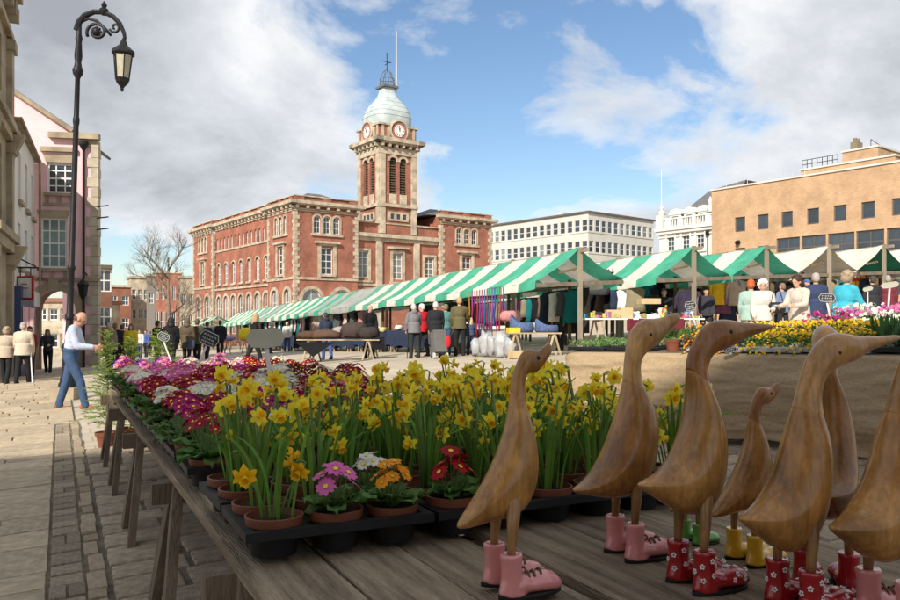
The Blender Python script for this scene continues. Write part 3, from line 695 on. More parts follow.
M_PINK = brick_mat('pink_painted_brick', (.84, .53, .55), (.80, .50, .52), (.74, .45, .47), msize=.006, stain=.10)
def pink_house():
    Y = 34.0; d = Vector((.985, .17)).normalized(); P = at(20, 325, Y)
    root = empty('pink_house', (P.x, P.y, 0), math.atan2(d.y, d.x), 'pink painted gabled house with stone archway and sash windows', 'house')
    u = lambda px: tline((P.x, P.y), (d.x, d.y), px)
    zz = lambda px, py: CAMZ - (py-HOR)/FPX*(P.y + d.y*u(px))
    W = u(97.5); zg = gz(-16, 34) - .2
    ax = u(54.5); aw = u(76)-u(32.5); az = zz(54, 290)
    ops = [(ax, aw, zg-1, az-zg+1, 1)]
    w1 = (u(60), 1.08, zz(60, 193), zz(60, 163)-zz(60, 193), 0); w2 = (u(53.5), 1.08, zz(53, 268), zz(53, 218)-zz(53, 268), 0); ops += [w1, w2]
    b = MB(); ztop = zz(90, 139)
    facade(b, Matrix.Identity(4), 0, W, zg-1, ztop, ops, .35)
    apx = u(-8)
    b.poly([(0, 0, ztop), (u(74), 0, ztop), (u(74), 0, zz(74, 133)), (0, 0, zz(20, 96))]); b.poly([(0, 0, zg), (0, 0, zz(20, 96)), (apx, 0, zz(20, 96)-apx*.66), (apx, 0, zg)])
    b.poly([(W, 0, zg-1), (W-2.6, 4, zg-1), (W-2.6, 4, ztop), (W, 0, ztop)])
    b.build('wall', M_PINK, root)
    st = MB(); arch_ring(st, ax, az-aw/2, aw/2, aw/2+.34, -.10, .05, 3.0, 14); st.build('arch_surround', M_STONED, root)
    st = MB(); st.box(ax-.2, ax+.2, -.16, .05, az-.05, az+.45); st.build('keystone', M_STONED, root)
    st = MB(); st.box(0, W+.1, -.14, .03, zz(50, 281), zz(50, 278)+.02); st.build('string_course', M_STONED, root)
    for w in (w1, w2):
        st = MB(); st.extrude([(w[0]-.56, -.06, w[2]+w[3]+.02), (w[0]+.56, -.06, w[2]+w[3]+.02), (w[0]+.68, -.06, w[2]+w[3]+.34), (w[0]-.68, -.06, w[2]+w[3]+.34)], (0, .08, 0)); st.build('lintel', M_STONED, root)
        st = MB(); st.box(w[0]-.62, w[0]+.62, -.2, .03, w[2]-.14, w[2]-.02); st.build('sill', M_STONED, root)
        st = MB(); st.box(w[0]-.66, w[0]+.66, -.14, .03, w[2]-.56, w[2]-.45); st.build('ledge', M_STONED, root)
        for k in (-.5, 0, .5): st = MB(); st.box(w[0]+k-.05, w[0]+k+.05, -.11, .02, w[2]-.447, w[2]-.143); st.build('sill_bracket', M_STONED, root)
        window(root, T(w[0], .12, w[2]), w[1], w[3], 3, 4, 0, .09, M_SASH, M_GLASS if w is w1 else glass_mat('teal_blind_glass', (.20, .30, .30), .2), .05)
    st = MB(); st.box(u(50), W+.12, -.3, .05, ztop-.05, ztop+.2); st.build('cornice', M_STONED, root)
    st = MB(); st.box(u(41), u(77), -.2, .03, zz(60, 150)-.1, zz(60, 150)+.1); st.build('hood_mould', M_STONED, root)
    quoins(root, mat('house_quoin_stone', (.42, .36, .27), .9, .3, 1.2, bump=.15, bscale=12, objvar=.12), W, zg-.5, ztop-.08, -1, .43, (.42, .26), .05, (.4, .3))
    b = MB(); b.beam((apx, 3.05, zz(20, 96)-apx*.66+.1), (u(74)+.05, 3.05, zz(74, 133)+.1), 6, .12) ; b.build('roof', M_SLATE, root)
    st = MB(); st.beam((apx, -.1, zz(20, 96)-apx*.66+.04), (u(74), -.1, zz(74, 133)+.06), .3, .16); st.build('verge', M_STONED, root)
    b = MB(); x = u(84.5); b.tube([(x, -.12, zg), (x, -.12, zz(84, 151))], .055, 8); b.lathe([(.06, 0), (.2, .25), (.2, .38), (.05, .39)], 8, (x, -.14, zz(84, 151))); b.build('drainpipe', M_IRON, root)
    # bracket lantern on the corner and rack of wires
    b = MB(); x = u(87); z = zz(87, 293); b.tube([(x, 0, z+.8), (x, -.4, z+.9), (x, -.6, z+.55)], .03, 6); b.lathe([(.05, -.3), (.16, -.1), (.22, .3), (.26, .34), (.05, .55)], 6, (x, -.6, z)); b.build('wall_lantern', M_IRON, root)
    b = MB(); z = zz(99, 214)
    for k in range(3): b.tube([(W+.0, -.1, z-k*.5+.3), (W+.5, -.2, z-k*.5+.36)], .03, 5)
    b.build('bracket', M_IRON, root)
    # passage vault behind the arch
    b = MB()
    for s in (-1, 1): b.box(ax+s*(aw/2+.02)-.05+s*.07, ax+s*(aw/2+.02)+.05+s*.07, .36, 1.3, zg-1, az-aw/2)
    arch_ring(b, ax, az-aw/2, aw/2+.02, aw/2+.1, .36, 1.3); b.build('passage', M_STONED, root)
    return root
pink_house()

def street_line(Y, off=0.0): return Vector((-3.35 - .428*Y + off, Y))
def white_shop():
    A = street_line(33.9); B = street_line(26.9); d = (B-A).normalized(); L = (B-A).length
    # faces the street (right): u runs from the far end to the near end? viewed from the street the far end is on the right
    P = B; d = (A-B).normalized()
    root = empty('white_shop', (P.x, P.y, 0), math.atan2(d.y, d.x), 'narrow white rendered shop between stone building and pink house', 'shop')
    M = Matrix.Identity(4)         # local y inwards = left of d -> wall outward is -y
    ops = [(L*k, .85, z, h, 0) for k in (.2, .52, .84) for z, h in ((6.0, 1.75), (3.6, 1.6))]
    b = MB(); facade(b, M, 0, L, -2, 8.55, ops, .2); b.box(0, L, .25, 6, 8.2, 8.5); b.box(0, .2, .21, 6, -2, 8.2); b.build('wall', M_WHITE, root)
    s = MB()
    for o in ops:
        window(root, T(o[0], .12, o[2]), o[1], o[3], 2, 2, 0, .07, M_SASH, M_GLASS, .05); s.box(o[0]-.55, o[0]+.55, -.14, .02, o[2]-.15, o[2]-.01)
    s.build('sill', M_STONED, root)
    b = MB(); b.box(-.05, L+.1, -.16, .3, 8.55, 8.66); b.tube([(-.05, -.2, 8.62), (L+.1, -.2, 8.62)], .06, 6); b.tube([(L-.1, -.2, 0), (L-.1, -.2, 8.6)], .05, 6); b.build('gutter', M_STONED, root)
    b = MB(); b.box(-.05, L*.62, -.2, .02, -1, 2.9); b.build('shop_front', mat('blue_shop_front', (.03, .05, .12), .4), root)
    b = MB(); b.box(.2, L*.3, -.23, -.2, .2, 2.2); b.box(L*.33, L*.6, -.23, -.2, .2, 2.2); b.build('shop_window', M_GLASS, root)
    b = MB(); b.box(L*.66, L*.95, -.04, .0, -1, 2.1); b.build('door', mat('grey_door', (.2, .2, .2), .5), root)
    b = MB(); b.box(L*.62, L, -.22, .02, 2.3, 2.9); b.build('fascia', M_WHITE, root)
    return root
white_shop()
def shop_sign():
    p = at(25.5, 288, 27.5)
    root = empty('hanging_sign', p, R(-10), 'red framed square sign hanging over the white shop front', 'sign')
    b = MB(); b.box(-.32, .32, -.03, .03, -.42, .42); b.build('board', mat('red_paint', (.42, .03, .03), .5), root)
    b = MB()
    for y in (-.036, .036): b.box(-.25, .25, min(y, y*.9), max(y, y*.9), -.34, .34)
    b.build('panel', mat('cream_panel', (.7, .66, .6), .5), root)
    b = MB()
    for y in (-.041, .041): b.box(-.14, .10, min(y, y*.95), max(y, y*.95), .12, .15); b.box(-.08, .14, min(y, y*.95), max(y, y*.95), -.02, .01)
    b.build('lettering', MATS['red_paint'], root)
    b = MB(); b.tube([(-1.3, 0, .75), (.5, 0, .7)], .03, 6); b.tube([(-1.3, 0, 1.5), (.4, 0, .75)], .025, 6); b.tube([(-.2, 0, .72), (-.2, 0, .42)], .02, 5); b.tube([(.2, 0, .72), (.2, 0, .42)], .02, 5)
    b.build('bracket', M_IRON, root)
shop_sign()
def stone_house():
    A = street_line(22.3, -.2); B = street_line(26.85, -.2); d = (B-A).normalized(); L = (B-A).length
    root = empty('stone_house', (A.x, A.y, 0), math.atan2(d.y, d.x), 'tall soot stained sandstone building with heavy moulded cornices at left edge', 'building')
    b = MB(); ops = [(L*.5, 1.2, z, h, 0) for z, h in ((8.6, 2.2), (4.9, 2.4))]
    facade(b, Matrix.Identity(4), 0, L, -2, 13.5, ops, .3); b.box(.01, L-.01, .35, 2.6, -2, 13.4); b.build('wall', M_STONED, root)
    for o in ops: window(root, T(o[0], .2, o[2]), o[1], o[3], 2, 2, 0, .08, M_SASH, M_GLASS, .05)
    s = MB()
    for z, h, out in ((12.6, .35, .6), (12.2, .38, .4), (8.0, .25, .45), (7.7, .28, .28), (4.3, .25, .5), (3.95, .33, .35), (11.2, .2, .25)):
        s.box(-.05, L+out*.4, -out*.7, .05, z, z+h)
    for u in (.3, L-.32):
        for z0, z1 in ((-1, 3.9), (4.6, 7.65), (8.3, 11.1)): s.box(u-.3, u+.3, -.18, .03, z0, z1); s.box(u-.36, u+.36, -.27, .03, z1-.35, z1-.003)
    for i in range(6): u = .4 + i*(L-.8)/5; s.box(u-.12, u+.12, -.36, .03, 11.75, 12.19)
    s.extrude([(L-.6, -.1, 7.0), (L-.6, -.55, 7.95), (L-.6, -.1, 7.95)], (.5, 0, 0)); s.extrude([(L-.6, -.1, 3.2), (L-.6, -.6, 4.2), (L-.6, -.1, 4.2)], (.5, 0, 0))
    s.build('stone_trim', M_STONED, root)
stone_house()

M_BROWN = brick_mat('brown_brick', (.20, .085, .05), (.16, .065, .04), (.2, .13, .1))
def far_block(name, label, px0, px1, ytop, Y, wallm, wrows=(), arches=0, depth=8, cat='building', skew=-.03, roof=None, wm=None):
    P = at(px0, 325, Y); Q = at(px1, 325, Y*(1-skew*.1)); d = (Q-P).to_2d(); L = d.length; d.normalize()
    root = empty(name, (P.x, P.y, 0), math.atan2(d.y, d.x), label, cat); zt = CAMZ + (325-ytop)/FPX*Y; ops = []
    for (n, z, w, h, a) in wrows:
        for i in range(n): ops.append((L*(i+.5)/n, w, z, h, a))
    b = MB(); facade(b, Matrix.Identity(4), 0, L, -4, zt, ops, .25); b.box(.005, L-.005, .3, depth, -4, zt-.02)
    b.build('wall', wallm, root)
    for o in ops: window(root, T(o[0], .15, o[2]), o[1], o[3], 2, 2, o[4], .09, wm or M_SASH, M_GLASS, .06)
    b = MB(); b.box(-.15, L+.15, -.2, depth, zt, zt+.3); b.build('roof', roof or M_STONE, root)
    return root
far_block('brown_brick_block', 'dark brown brick block behind the pink house corner', 84, 110.5, 268, 62, M_BROWN, ((2, 4.2, 1.1, 1.8, 0), (2, 1.4, 1.1, 1.6, 0)), roof=mat('dark_coping', (.12, .09, .07), .8), skew=-.15)
far_block('low_brick_block', 'low reddish brick block beyond the bare tree', 108, 131, 287, 105, brick_mat('red_brown_brick', (.30, .11, .065), (.25, .09, .05), (.25, .16, .12)), ((2, 4.2, .9, 1.3, 0), (2, 1.2, .9, 1.3, 0)), skew=-.13, depth=5)
far_block('cream_block', 'cream stone fronted block behind the bare tree branches', 131, 149, 278, 112, M_STONE, ((3, 5.2, .55, 1.4, 0), (3, 2.4, .55, 1.4, 0)), skew=-.10, depth=5)
far_block('grey_tower_block', 'narrow grey block between cream block and arcaded hall', 147.5, 155, 276, 104, mat('grey_concrete', (.22, .2, .18), .85), ((1, 4.4, .6, 1.4, 0),), depth=1.2, skew=-.04)
far_block('arcaded_hall', 'orange brick arcaded building left of the market hall', 154, 182, 273, 160, M_HALLBRICK, ((5, 6.7, .6, 2.9, .4), (5, .2, .78, 4.2, 1)), skew=-.13, depth=5)
far_block('cream_end_block', 'narrow cream block next to the market hall end wall', 180, 194, 278, 108, M_STONE, ((2, 4.2, .55, 1.6, 0), (2, 1.3, .55, 1.6, 0)), skew=-.06, depth=4)
far_block('cream_cottage', 'small cream gabled house seen through the stone archway', 36, 82, 302, 60, M_STONE, ((4, 1.9, .7, .9, 0), (4, -.2, .7, 1.1, 0)), roof=mat('rust_roof', (.25, .12, .08), .85))
# the tall terrace behind the photographer, whose shadow lies over the near ground and tables
def rear_terrace():
    H = 22.0; y1 = 8.9 - (H/math.tan(SUN_EL))*abs(SUN_AZ.y)
    root = empty('rear_block', (-22.5, y1, 0), 0, 'tall brick block behind the viewpoint, casting the near shade', 'building')
    M = Matrix(((-1,0,0,20.5),(0,-1,0,0),(0,0,1,0),(0,0,0,1))); ops = [(3+6*i, 1.4, z, 2.0, 0) for i in range(3) for z in (2, 5.5, 9, 12.5, 16)]
    b = MB(); facade(b, M, 0, 20.5, -3, H, ops, .2); b.box(0, 20.5, -9, -.4, -3, H-.01); b.build('wall', M_OBRICK, root)
    for o in ops: window(root, M @ T(o[0], .12, o[2]), o[1], o[3], 2, 2, 0, .08, M_SASH, M_GLASS, .05)
rear_terrace()
# ------------------------------------------------------------------ street lamp and trees
def lamp_post():
    Y = 15.85; p = on_ground(67, Y); s = Y/FPX
    root = empty('street_lamp', p, 0, 'tall black cast iron lamp post with scrolled swan neck and hanging lantern', 'street lamp')
    root.rotation_euler = (0, R(1.9), 0)
    H = lambda py: CAMZ - (py-HOR)*s - p.z
    b = MB()
    prof = [(.2, .2), (.2, .32), (.17, .36), (.17, .42), (.14, .5), (.13, .95), (.16, 1.0), (.16, 1.08), (.10, 1.15), (.095, 1.6), (.13, 1.63), (.13, 1.70), (.092, 1.75), (.088, 2.6), (.11, 2.63), (.11, 2.68), (.084, 2.72),
            (.072, H(126)), (.09, H(122)), (.09, H(119)), (.072, H(116)), (.066, H(78)), (.13, H(74)), (.15, H(70)), (.11, H(67)), (.085, H(62)), (.11, H(56)), (.08, H(42)), (.1, H(38)), (.07, H(34)), (.06, H(22))]
    prof = [(r_*(.70 if z_ > 1.2 else .85), z_) for r_, z_ in prof]
    b.lathe(prof, 14); b.build('post', M_IRON, root, angle=35)
    b = MB(); b.box(-.24, .24, -.24, .24, -.3, .26); b.build('plinth', M_STONED, root)
    q = lambda px, py: ((px-67)*s - (H(py))*math.tan(R(1.9)), 0, H(py))
    b = MB(); b.tube([q(77, 30), q(79, 22), q(85, 15), q(94, 11), q(104, 11), q(113, 15), q(120, 22), q(124, 31), q(125, 37)], [.07, .065, .06, .055, .05, .048, .045, .04, .035], 8)
    b.lathe([(.05, -.08), (.09, -.02), (.09, .03), (.04, .07), (.06, .12), (.01, .2)], 8, Vector(q(104, 10)))
    b.build('swan_neck', M_IRON, root, angle=40)
    b = MB(); c = Vector(q(97, 31)); pts = []
    for i in range(26):
        a = R(150) + i*R(21); r = (10.5 - i*.30)*s; pts.append((c.x + r*math.cos(a), 0, c.z - r*math.sin(a)*.9))
    b.tube(pts, .032, 6); b.tube([q(80, 22), q(88, 18), q(97, 20), q(106, 28), q(111, 34)], .03, 6)
    c = Vector(q(115, 26)); pts = [(c.x + (5.5-i*.28)*s*math.cos(R(200)+i*R(28)), 0, c.z + (5.5-i*.28)*s*math.sin(R(200)+i*R(28))) for i in range(16)]
    b.tube(pts, .025, 6); b.build('scroll', M_IRON, root, smooth=True)
    b = MB(); b.ball(q(96.5, 31), .085, 10, 6, 1); 
    for k in range(8):
        a = k*math.pi/4; b.ball((q(96.5, 31)[0]+.08*math.cos(a), 0, q(96.5, 31)[2]+.08*math.sin(a)), .035, 6, 4)
    b.build('rosette', M_IRON, root, smooth=True)
    ln = Vector(q(125, 0)); zt = H(36)
    b = MB(); b.lathe([(.02, zt), (.05, zt-.06), (.09, zt-.16), (.23, zt-.28), (.235, zt-.33), (.17, zt-.36)], 8, (ln.x, 0, 0)); 
    b.lathe([(.135, zt-.85), (.15, zt-.82), (.12, zt-.90), (.05, zt-.98), (.03, zt-1.02), (.045, zt-1.05), (.005, zt-1.09)], 8, (ln.x, 0, 0))
    for k in range(6):
        a = k*math.pi/3; b.tube([(ln.x+.185*math.cos(a), .185*math.sin(a), zt-.35), (ln.x+.135*math.cos(a), .135*math.sin(a), zt-.84)], .013, 5)
    lt = b.build('lantern', M_IRON, root)
    b = MB()
    for k in range(6):
        a, c = k*math.pi/3, (k+1)*math.pi/3
        b.extrude([(ln.x+.175*math.cos(a), .175*math.sin(a), zt-.36), (ln.x+.175*math.cos(c), .175*math.sin(c), zt-.36), (ln.x+.128*math.cos(c), .128*math.sin(c), zt-.83), (ln.x+.128*math.cos(a), .128*math.sin(a), zt-.83)], (-.004*math.cos(a+.52), -.004*math.sin(a+.52), 0))
    b.build('lantern_glass', mat('frosted_lantern_glass', (.62, .58, .45), .35, .15, 5, trans=.4), lt)
lamp_post()

def bare_tree(name, label, px, Y, top, spread, seed, col, nlimb=7, trunk_r=.22, fork=.28, dens=1.0):
    r = random.Random(seed); p = on_ground(px, Y); H = CAMZ - (top-HOR)/FPX*Y - p.z
    root = empty(name, p, 0, label, 'tree', 'bare trees in the square')
    m = mat('bark_'+name, col, .9, .3, 4); tr = MB(); cr = MB(); W = spread/FPX*Y/2
    tr.tube([(0,0,-.3), (.03,0,H*.15), (.06,.05,H*fork), (.0,.02,H*.55), (.05,.0,H*.75)], [trunk_r*1.15, trunk_r*.85, trunk_r*.75, trunk_r*.5, trunk_r*.25], 8)
    def grow(b, p0, d, L, rad, lev):
        pts = [p0]; k = 4; dd = d.copy()
        for i in range(k):
            dd = (dd + Vector((r.uniform(-.16,.16), r.uniform(-.16,.16), r.uniform(-.02,.14)))).normalized(); pts.append(pts[-1] + dd*L/k)
        b.tube(pts, [rad*(1-.6*i/k) for i in range(k+1)], 6 if lev < 1 else (4 if lev < 2 else 3), cap=lev < 2)
        if lev >= 4: return
        n = {0: 6, 1: 5, 2: 5, 3: 4}[lev]
        for i in range(int(n*dens+.5)):
            t = r.uniform(.25, 1.0); a = pts[min(k, int(t*k))]; ax = r.uniform(0, 6.28)
            side = dd.orthogonal().normalized(); side = Matrix.Rotation(ax, 3, dd) @ side
            nd = (dd*.75 + side*r.uniform(.5, .85) + Vector((0,0,.12))).normalized()
            grow(cr, a, nd, L*r.uniform(.45, .68), rad*.42, lev+1)
    for i in range(nlimb):
        a = 2*math.pi*i/nlimb + r.uniform(-.3,.3); z = H*(fork*.75 + (.72-fork*.75)*i/nlimb); up = .35 + .9*i/nlimb
        d = Vector((math.cos(a), math.sin(a), up)).normalized(); grow(tr, Vector((.03, .02, z)), d, W*r.uniform(.75, 1.0)*(1.05-.35*i/nlimb)*1.15, trunk_r*.42, 0)
    tr.build('trunk', m, root, smooth=True, fix=False); o = cr.build('crown', m, root, fix=False); tag(o, kind='stuff')
bare_tree('bare_tree', 'tall leafless tree left of the market hall', 168, 72, 226, 100, 4, (.20, .16, .12))
bare_tree('bare_tree', 'small pale leafless tree before the low brick block', 117, 78, 292, 36, 9, (.34, .27, .2), 6, .12, .15)

# ------------------------------------------------------------------ market stalls
def cloth_mat(name, col, tr=.3): return mat(name, col, .75, .2, 2.2, spec=.15, trans=tr, bump=.45, bscale=3.5, detail=9)
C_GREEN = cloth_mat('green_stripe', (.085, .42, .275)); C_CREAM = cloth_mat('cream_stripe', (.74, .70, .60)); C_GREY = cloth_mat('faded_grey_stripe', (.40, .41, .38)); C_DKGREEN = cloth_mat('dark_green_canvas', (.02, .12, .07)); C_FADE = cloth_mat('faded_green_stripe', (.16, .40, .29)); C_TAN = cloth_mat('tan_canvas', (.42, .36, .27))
M_TIE = mat('dark_tie_timber', (.17, .135, .10), .85, .3, 4, bump=.2, bscale=20)
HW, RIDGE, EAVE = 1.45, 2.9, 2.03
def stall(u0, v, L, label, cols, nstripe=4, group='striped market stalls', endpost=False, hw=HW, ridge=RIDGE, eave=EAVE, right=None):
    o = uv(u0, v); g0 = gz(o.x, o.y)
    root = empty('market_stall', (o.x, o.y, g0), ANG_V, label, 'market stall', group)
    def G(x, y): q = uv(u0+y, v+x); return gz(q.x, q.y) - g0
    mats = list(dict.fromkeys(cols + (right or []))); b = MB()
    for k in range(nstripe):
        y0, y1 = L*k/nstripe, L*(k+1)/nstripe; ny = 4
        for side in (-1, 1):
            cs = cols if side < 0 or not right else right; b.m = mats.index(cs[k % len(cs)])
            xs = [side*hw*t for t in (0, .12, .35, .6, .82, 1.0)]
            grid = []
            for j in range(ny+1):
                y = y0 + (y1-y0)*j/ny; row = []
                sag = .05*math.sin(math.pi*(y/L)) 
                for x in xs:
                    t = abs(x)/hw; z = (ridge + G(0, y))*(1-t) + (eave + G(x, y))*t - .10*math.sin(math.pi*t)*(1 - .25*t) - sag*(.4+.6*t) + .03*mnoise.noise(Vector((x*2+v*3, (y+u0)*1.9, side)))
                    row.append(b.V((x, y, z)))
                x = side*(hw+.015); z = eave + G(x, y) - sag - .21 - .03*mnoise.noise(Vector(((y+u0)*2.6, v, side)))
                row.append(b.V((x, y, z))); grid.append(row)
            for a, c in zip(grid[:-1], grid[1:]):
                for i in range(len(a)-1): b.F((a[i], a[i+1], c[i+1], c[i]))
    b.build('canopy', mats, root, smooth=True)
    def post(x, y, w=.1, top=None, m=M_WOODPOST):
        q = MB(); q.beam((x, y, G(x, y)-.1), (x, y, (top if top else ridge-.04) + G(0, y)), w, w); q.build('post', m, root)
    post(0, .0, .1, ridge+.03); 
    if endpost: post(0, L-.06, .12, ridge+.03)
    for x in (-hw*.62, hw*.62): post(x, L*.5, .08, eave+.15, M_DARKWOOD)
    q = MB(); q.beam((-hw+.02, .02, eave-.1+G(-hw, 0)), (hw+.05, .02, eave-.1+G(hw, 0)), .06, .11); q.build('tie_beam', M_TIE, root)
    q = MB(); q.beam((0, -.35, ridge-.06), (0, L, ridge-.06+G(0, L)), .07, .1); q.build('ridge_beam', M_WOODPOST, root)
    for x in (-hw+.04, hw-.04):
        q = MB(); q.beam((x, .02, eave-.06+G(x, 0)), (x, L, eave-.06+G(x, L)), .05, .07); q.build('eave_rail', M_DARKWOOD, root)
    q = MB(); q.beam((-hw*.35, .3, eave+.28+G(-hw, 0)), (hw*.1, .35, eave+.33), .035, .06); q.build('brace', mat('pale_new_timber', (.55, .40, .2), .7), root)
    return root
S = 3.6
u_r, v_r = DU.dot(Vector((3.6, 21.8, 0))), DV.dot(Vector((3.6, 21.8, 0)))
ordn = ['nearest', 'second', 'third', 'fourth', 'fifth', 'sixth', 'seventh', 'eighth', 'ninth', 'tenth', 'eleventh', 'twelfth', 'thirteenth']
for i in range(13):
    cols = [C_GREEN, C_CREAM, C_GREEN, C_CREAM]
    if i == 3: cols = [C_GREEN, C_CREAM, C_FADE, C_CREAM]
    if i == 4: cols = [C_FADE, C_GREY, C_GREY, C_GREY]
    if i == 5: cols = [C_FADE, C_GREY, C_GREEN, C_GREY]
    if i in (8, 9): cols = [C_FADE, C_CREAM, C_FADE, C_GREY]
    nm = 'green and white striped market stall, ' + ('nearest of the long front row' if i == 0 else ('%s from the near end of the front row' % ordn[i]))
    if i in (4,): nm = 'faded grey and green striped stall in the middle of the front row'
    stall(u_r + i*S, v_r, S-.02, nm, cols, endpost=i == 12)
def NTH(i): return '%d%s' % (i+1, {1: 'st', 2: 'nd', 3: 'rd'}.get((i+1) % 10 if (i+1) % 100 not in (11, 12, 13) else 0, 'th'))
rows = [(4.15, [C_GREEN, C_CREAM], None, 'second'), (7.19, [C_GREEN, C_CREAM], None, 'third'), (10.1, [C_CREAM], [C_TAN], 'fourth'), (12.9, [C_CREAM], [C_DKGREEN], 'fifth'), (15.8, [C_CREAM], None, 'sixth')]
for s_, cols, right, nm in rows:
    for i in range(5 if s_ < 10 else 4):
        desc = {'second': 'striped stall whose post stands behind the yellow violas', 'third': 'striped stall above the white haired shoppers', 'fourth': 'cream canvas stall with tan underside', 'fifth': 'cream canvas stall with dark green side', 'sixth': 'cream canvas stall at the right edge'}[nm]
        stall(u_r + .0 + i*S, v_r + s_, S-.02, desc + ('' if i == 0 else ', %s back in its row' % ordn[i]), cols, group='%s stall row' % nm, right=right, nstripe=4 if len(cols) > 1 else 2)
# tan stall glimpsed between the cream ones
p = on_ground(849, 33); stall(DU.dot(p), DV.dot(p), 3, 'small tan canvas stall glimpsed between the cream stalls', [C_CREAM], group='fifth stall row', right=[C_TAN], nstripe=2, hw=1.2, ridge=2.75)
for i, (px, Y) in enumerate(((219, 62), (206, 66), (196, 71))):
    p = on_ground(px, Y); stall(DU.dot(p), DV.dot(p), 3.4, ['green striped stall standing apart near the market hall end', 'green striped stall behind the one standing apart', 'farthest green striped stall by the bare tree'][i], [C_GREEN, C_CREAM], group='stalls by the hall end', ridge=2.7, endpost=True)

# ------------------------------------------------------------------ tables and goods of the market
M_TRESTLE = mat('trestle_timber', (.36, .28, .18), .8, .3, 3, bump=.2, bscale=25, stretch=(1,1,.2), objvar=.2)
def trestle_table(name, label, c, rz, L, W, H, cloth=None, topm=None, hang=.0, group=None, corner=False):
    g = gz(c[0], c[1]); root = empty(name, (c[0], c[1], g), rz, label, 'table', group)
    b = MB(); b.box(-L/2, L/2, -W/2, W/2, H-.04, H); b.build('table_top', topm or M_TRESTLE, root)
    for x in (-L*.36, L*.36):
        for sx in (-1, 1):
            for y in (-W*.42, W*.42):
                b = MB(); b.beam((x+sx*.22, y, -.12), (x+sx*.02, y, H-.05), .05, .04, (0,1,0)); b.build('leg', M_TRESTLE, root)
        b = MB(); b.beam((x, -W*.45, H-.07), (x, W*.45, H-.07), .07, .05); b.build('trestle_bar', M_TRESTLE, root)
    if cloth:
        b = MB(); n = 24; rings = []; per = []
        for i in range(n): per.append((-L/2 + L*i/n, -W/2))
        for i in range(n//2): per.append((L/2, -W/2 + W*i/(n//2)))
        for i in range(n): per.append((L/2 - L*i/n, W/2))
        for i in range(n//2): per.append((-L/2, W/2 - W*i/(n//2)))
        for k, (z, o) in enumerate(((H+.006, 0), (H-.01, .02), (H-hang*.5, .035), (H-hang, .05))):
            rings.append([(x*(1+2*o/L) + (.025*math.sin(i*1.9)*(k/3)), y*(1+2*o/W) + .03*math.sin(i*1.7+1)*(k/3), z + (.04*math.sin(i*.7) if k == 3 else 0)) for i, (x, y) in enumerate(per)])
        b.loft(rings, cap=False); b.F(list(range(len(per))))
        b.build('table_cover', cloth, root, smooth=False, angle=50)
    return root
def blob(name, label, cat, c, size, m, rz=0, group=None, seed=0, rough=.25, flat=.0):
    """soft heap: folded coat, bag, cushion"""
    r = random.Random(seed); b = MB(); n, k = 14, 8; rings = []
    for i in range(k+1):
        a = math.pi*i/k; ring = []
        for j in range(n):
            t = 2*math.pi*j/n; d = Vector((math.sin(a)*math.cos(t), math.sin(a)*math.sin(t), -math.cos(a)))
            q = 1 + rough*mnoise.noise(d*2.1 + Vector((seed*3.7, 0, 0))); e = .7
            f = lambda v_: math.copysign(abs(v_)**e, v_)
            ring.append((f(d.x)*q*size[0]/2, f(d.y)*q*size[1]/2, max(-.5 + flat, f(d.z)*.5*q)*size[2] + size[2]/2))
        rings.append(ring)
    b.loft(rings); o = b.build(name, m, None, smooth=True); o.location = c; o.rotation_euler = (0, 0, rz); tag(o, label, cat, group); return o
def garment(label, c, h, w, m, rz=0, seed=0, group='clothes hung in the stalls', sleeves=True, name='hanging_garment'):
    root = empty(name, c, rz, label, 'garment', group); b = MB(); n = 16; rings = []; r = random.Random(seed)
    for z, ww, dd in ((0, .10, .05), (-.04*h, .30, .08), (-.10*h, .48, .10), (-.35*h, .44, .11), (-.7*h, .5, .13), (-h, .56, .15)):
        rings.append([(math.cos(2*math.pi*j/n)*ww*w + .02*math.sin(j*3+seed+z*5), math.sin(2*math.pi*j/n)*dd*(1+.35*math.sin(j*2.5+seed)), z) for j in range(n)])
    b.loft(rings); b.build('body', m, root, smooth=True)
    if sleeves:
        for s in (-1, 1):
            q = MB(); q.tube([(s*.40*w, 0, -.07*h), (s*.56*w, .02, -.3*h), (s*.6*w, .03, -.72*h)], [.08*w, .085*w, .065*w], 8); q.build('sleeve', m, root, smooth=True)
    q = MB(); q.tube([(0, 0, -.02), (0, 0, .08), (.03, 0, .11), (.0, 0, .14)], .008, 5); q.build('hanger', M_IRON, root)
    return root
def fab(name, col): return mat('fabric_'+name, col, .85, .13, 7, spec=.1, bump=.35, bscale=10)
def uvp(px, Y): x = (px-450)/FPX*Y; return x, Y
# trestle of brown coats in front of the row
tc = on_ground(341, 25.5); rzc = math.atan2(-.12, 1)
trestle_table('trestle_table', 'trestle table piled with brown fleece coats in front of the row', tc, rzc, 2.7, .85, .70)
browns = [((-1.05, 0), (.75, .8, .26), (.085, .05, .035)), ((-.45, -.1), (.95, .75, .30), (.10, .06, .042)), ((.05, .12), (.7, .6, .42), (.30, .26, .23)), ((.45, 0), (.9, .8, .52), (.06, .045, .04)), ((.95, -.12), (.65, .7, .40), (.045, .036, .034))]
for i, ((x, y), sz, c) in enumerate(browns):
    q = Vector((tc.x, tc.y, tc.z+.70)) + Vector((math.cos(rzc)*x - math.sin(rzc)*y, math.sin(rzc)*x + math.cos(rzc)*y, 0))
    blob('folded_coat', ['dark brown folded fleece at the left end of the coat table', 'wide brown fleece folded left of middle on the coat table', 'grey fleece heaped among brown coats', 'tall heap of near black fleece on the coat table', 'black fleece at the right end of the coat table'][i], 'coat', q, sz, fab('fleece%d' % i, c), rzc, 'folded coats on the trestle', i, .35, .06)
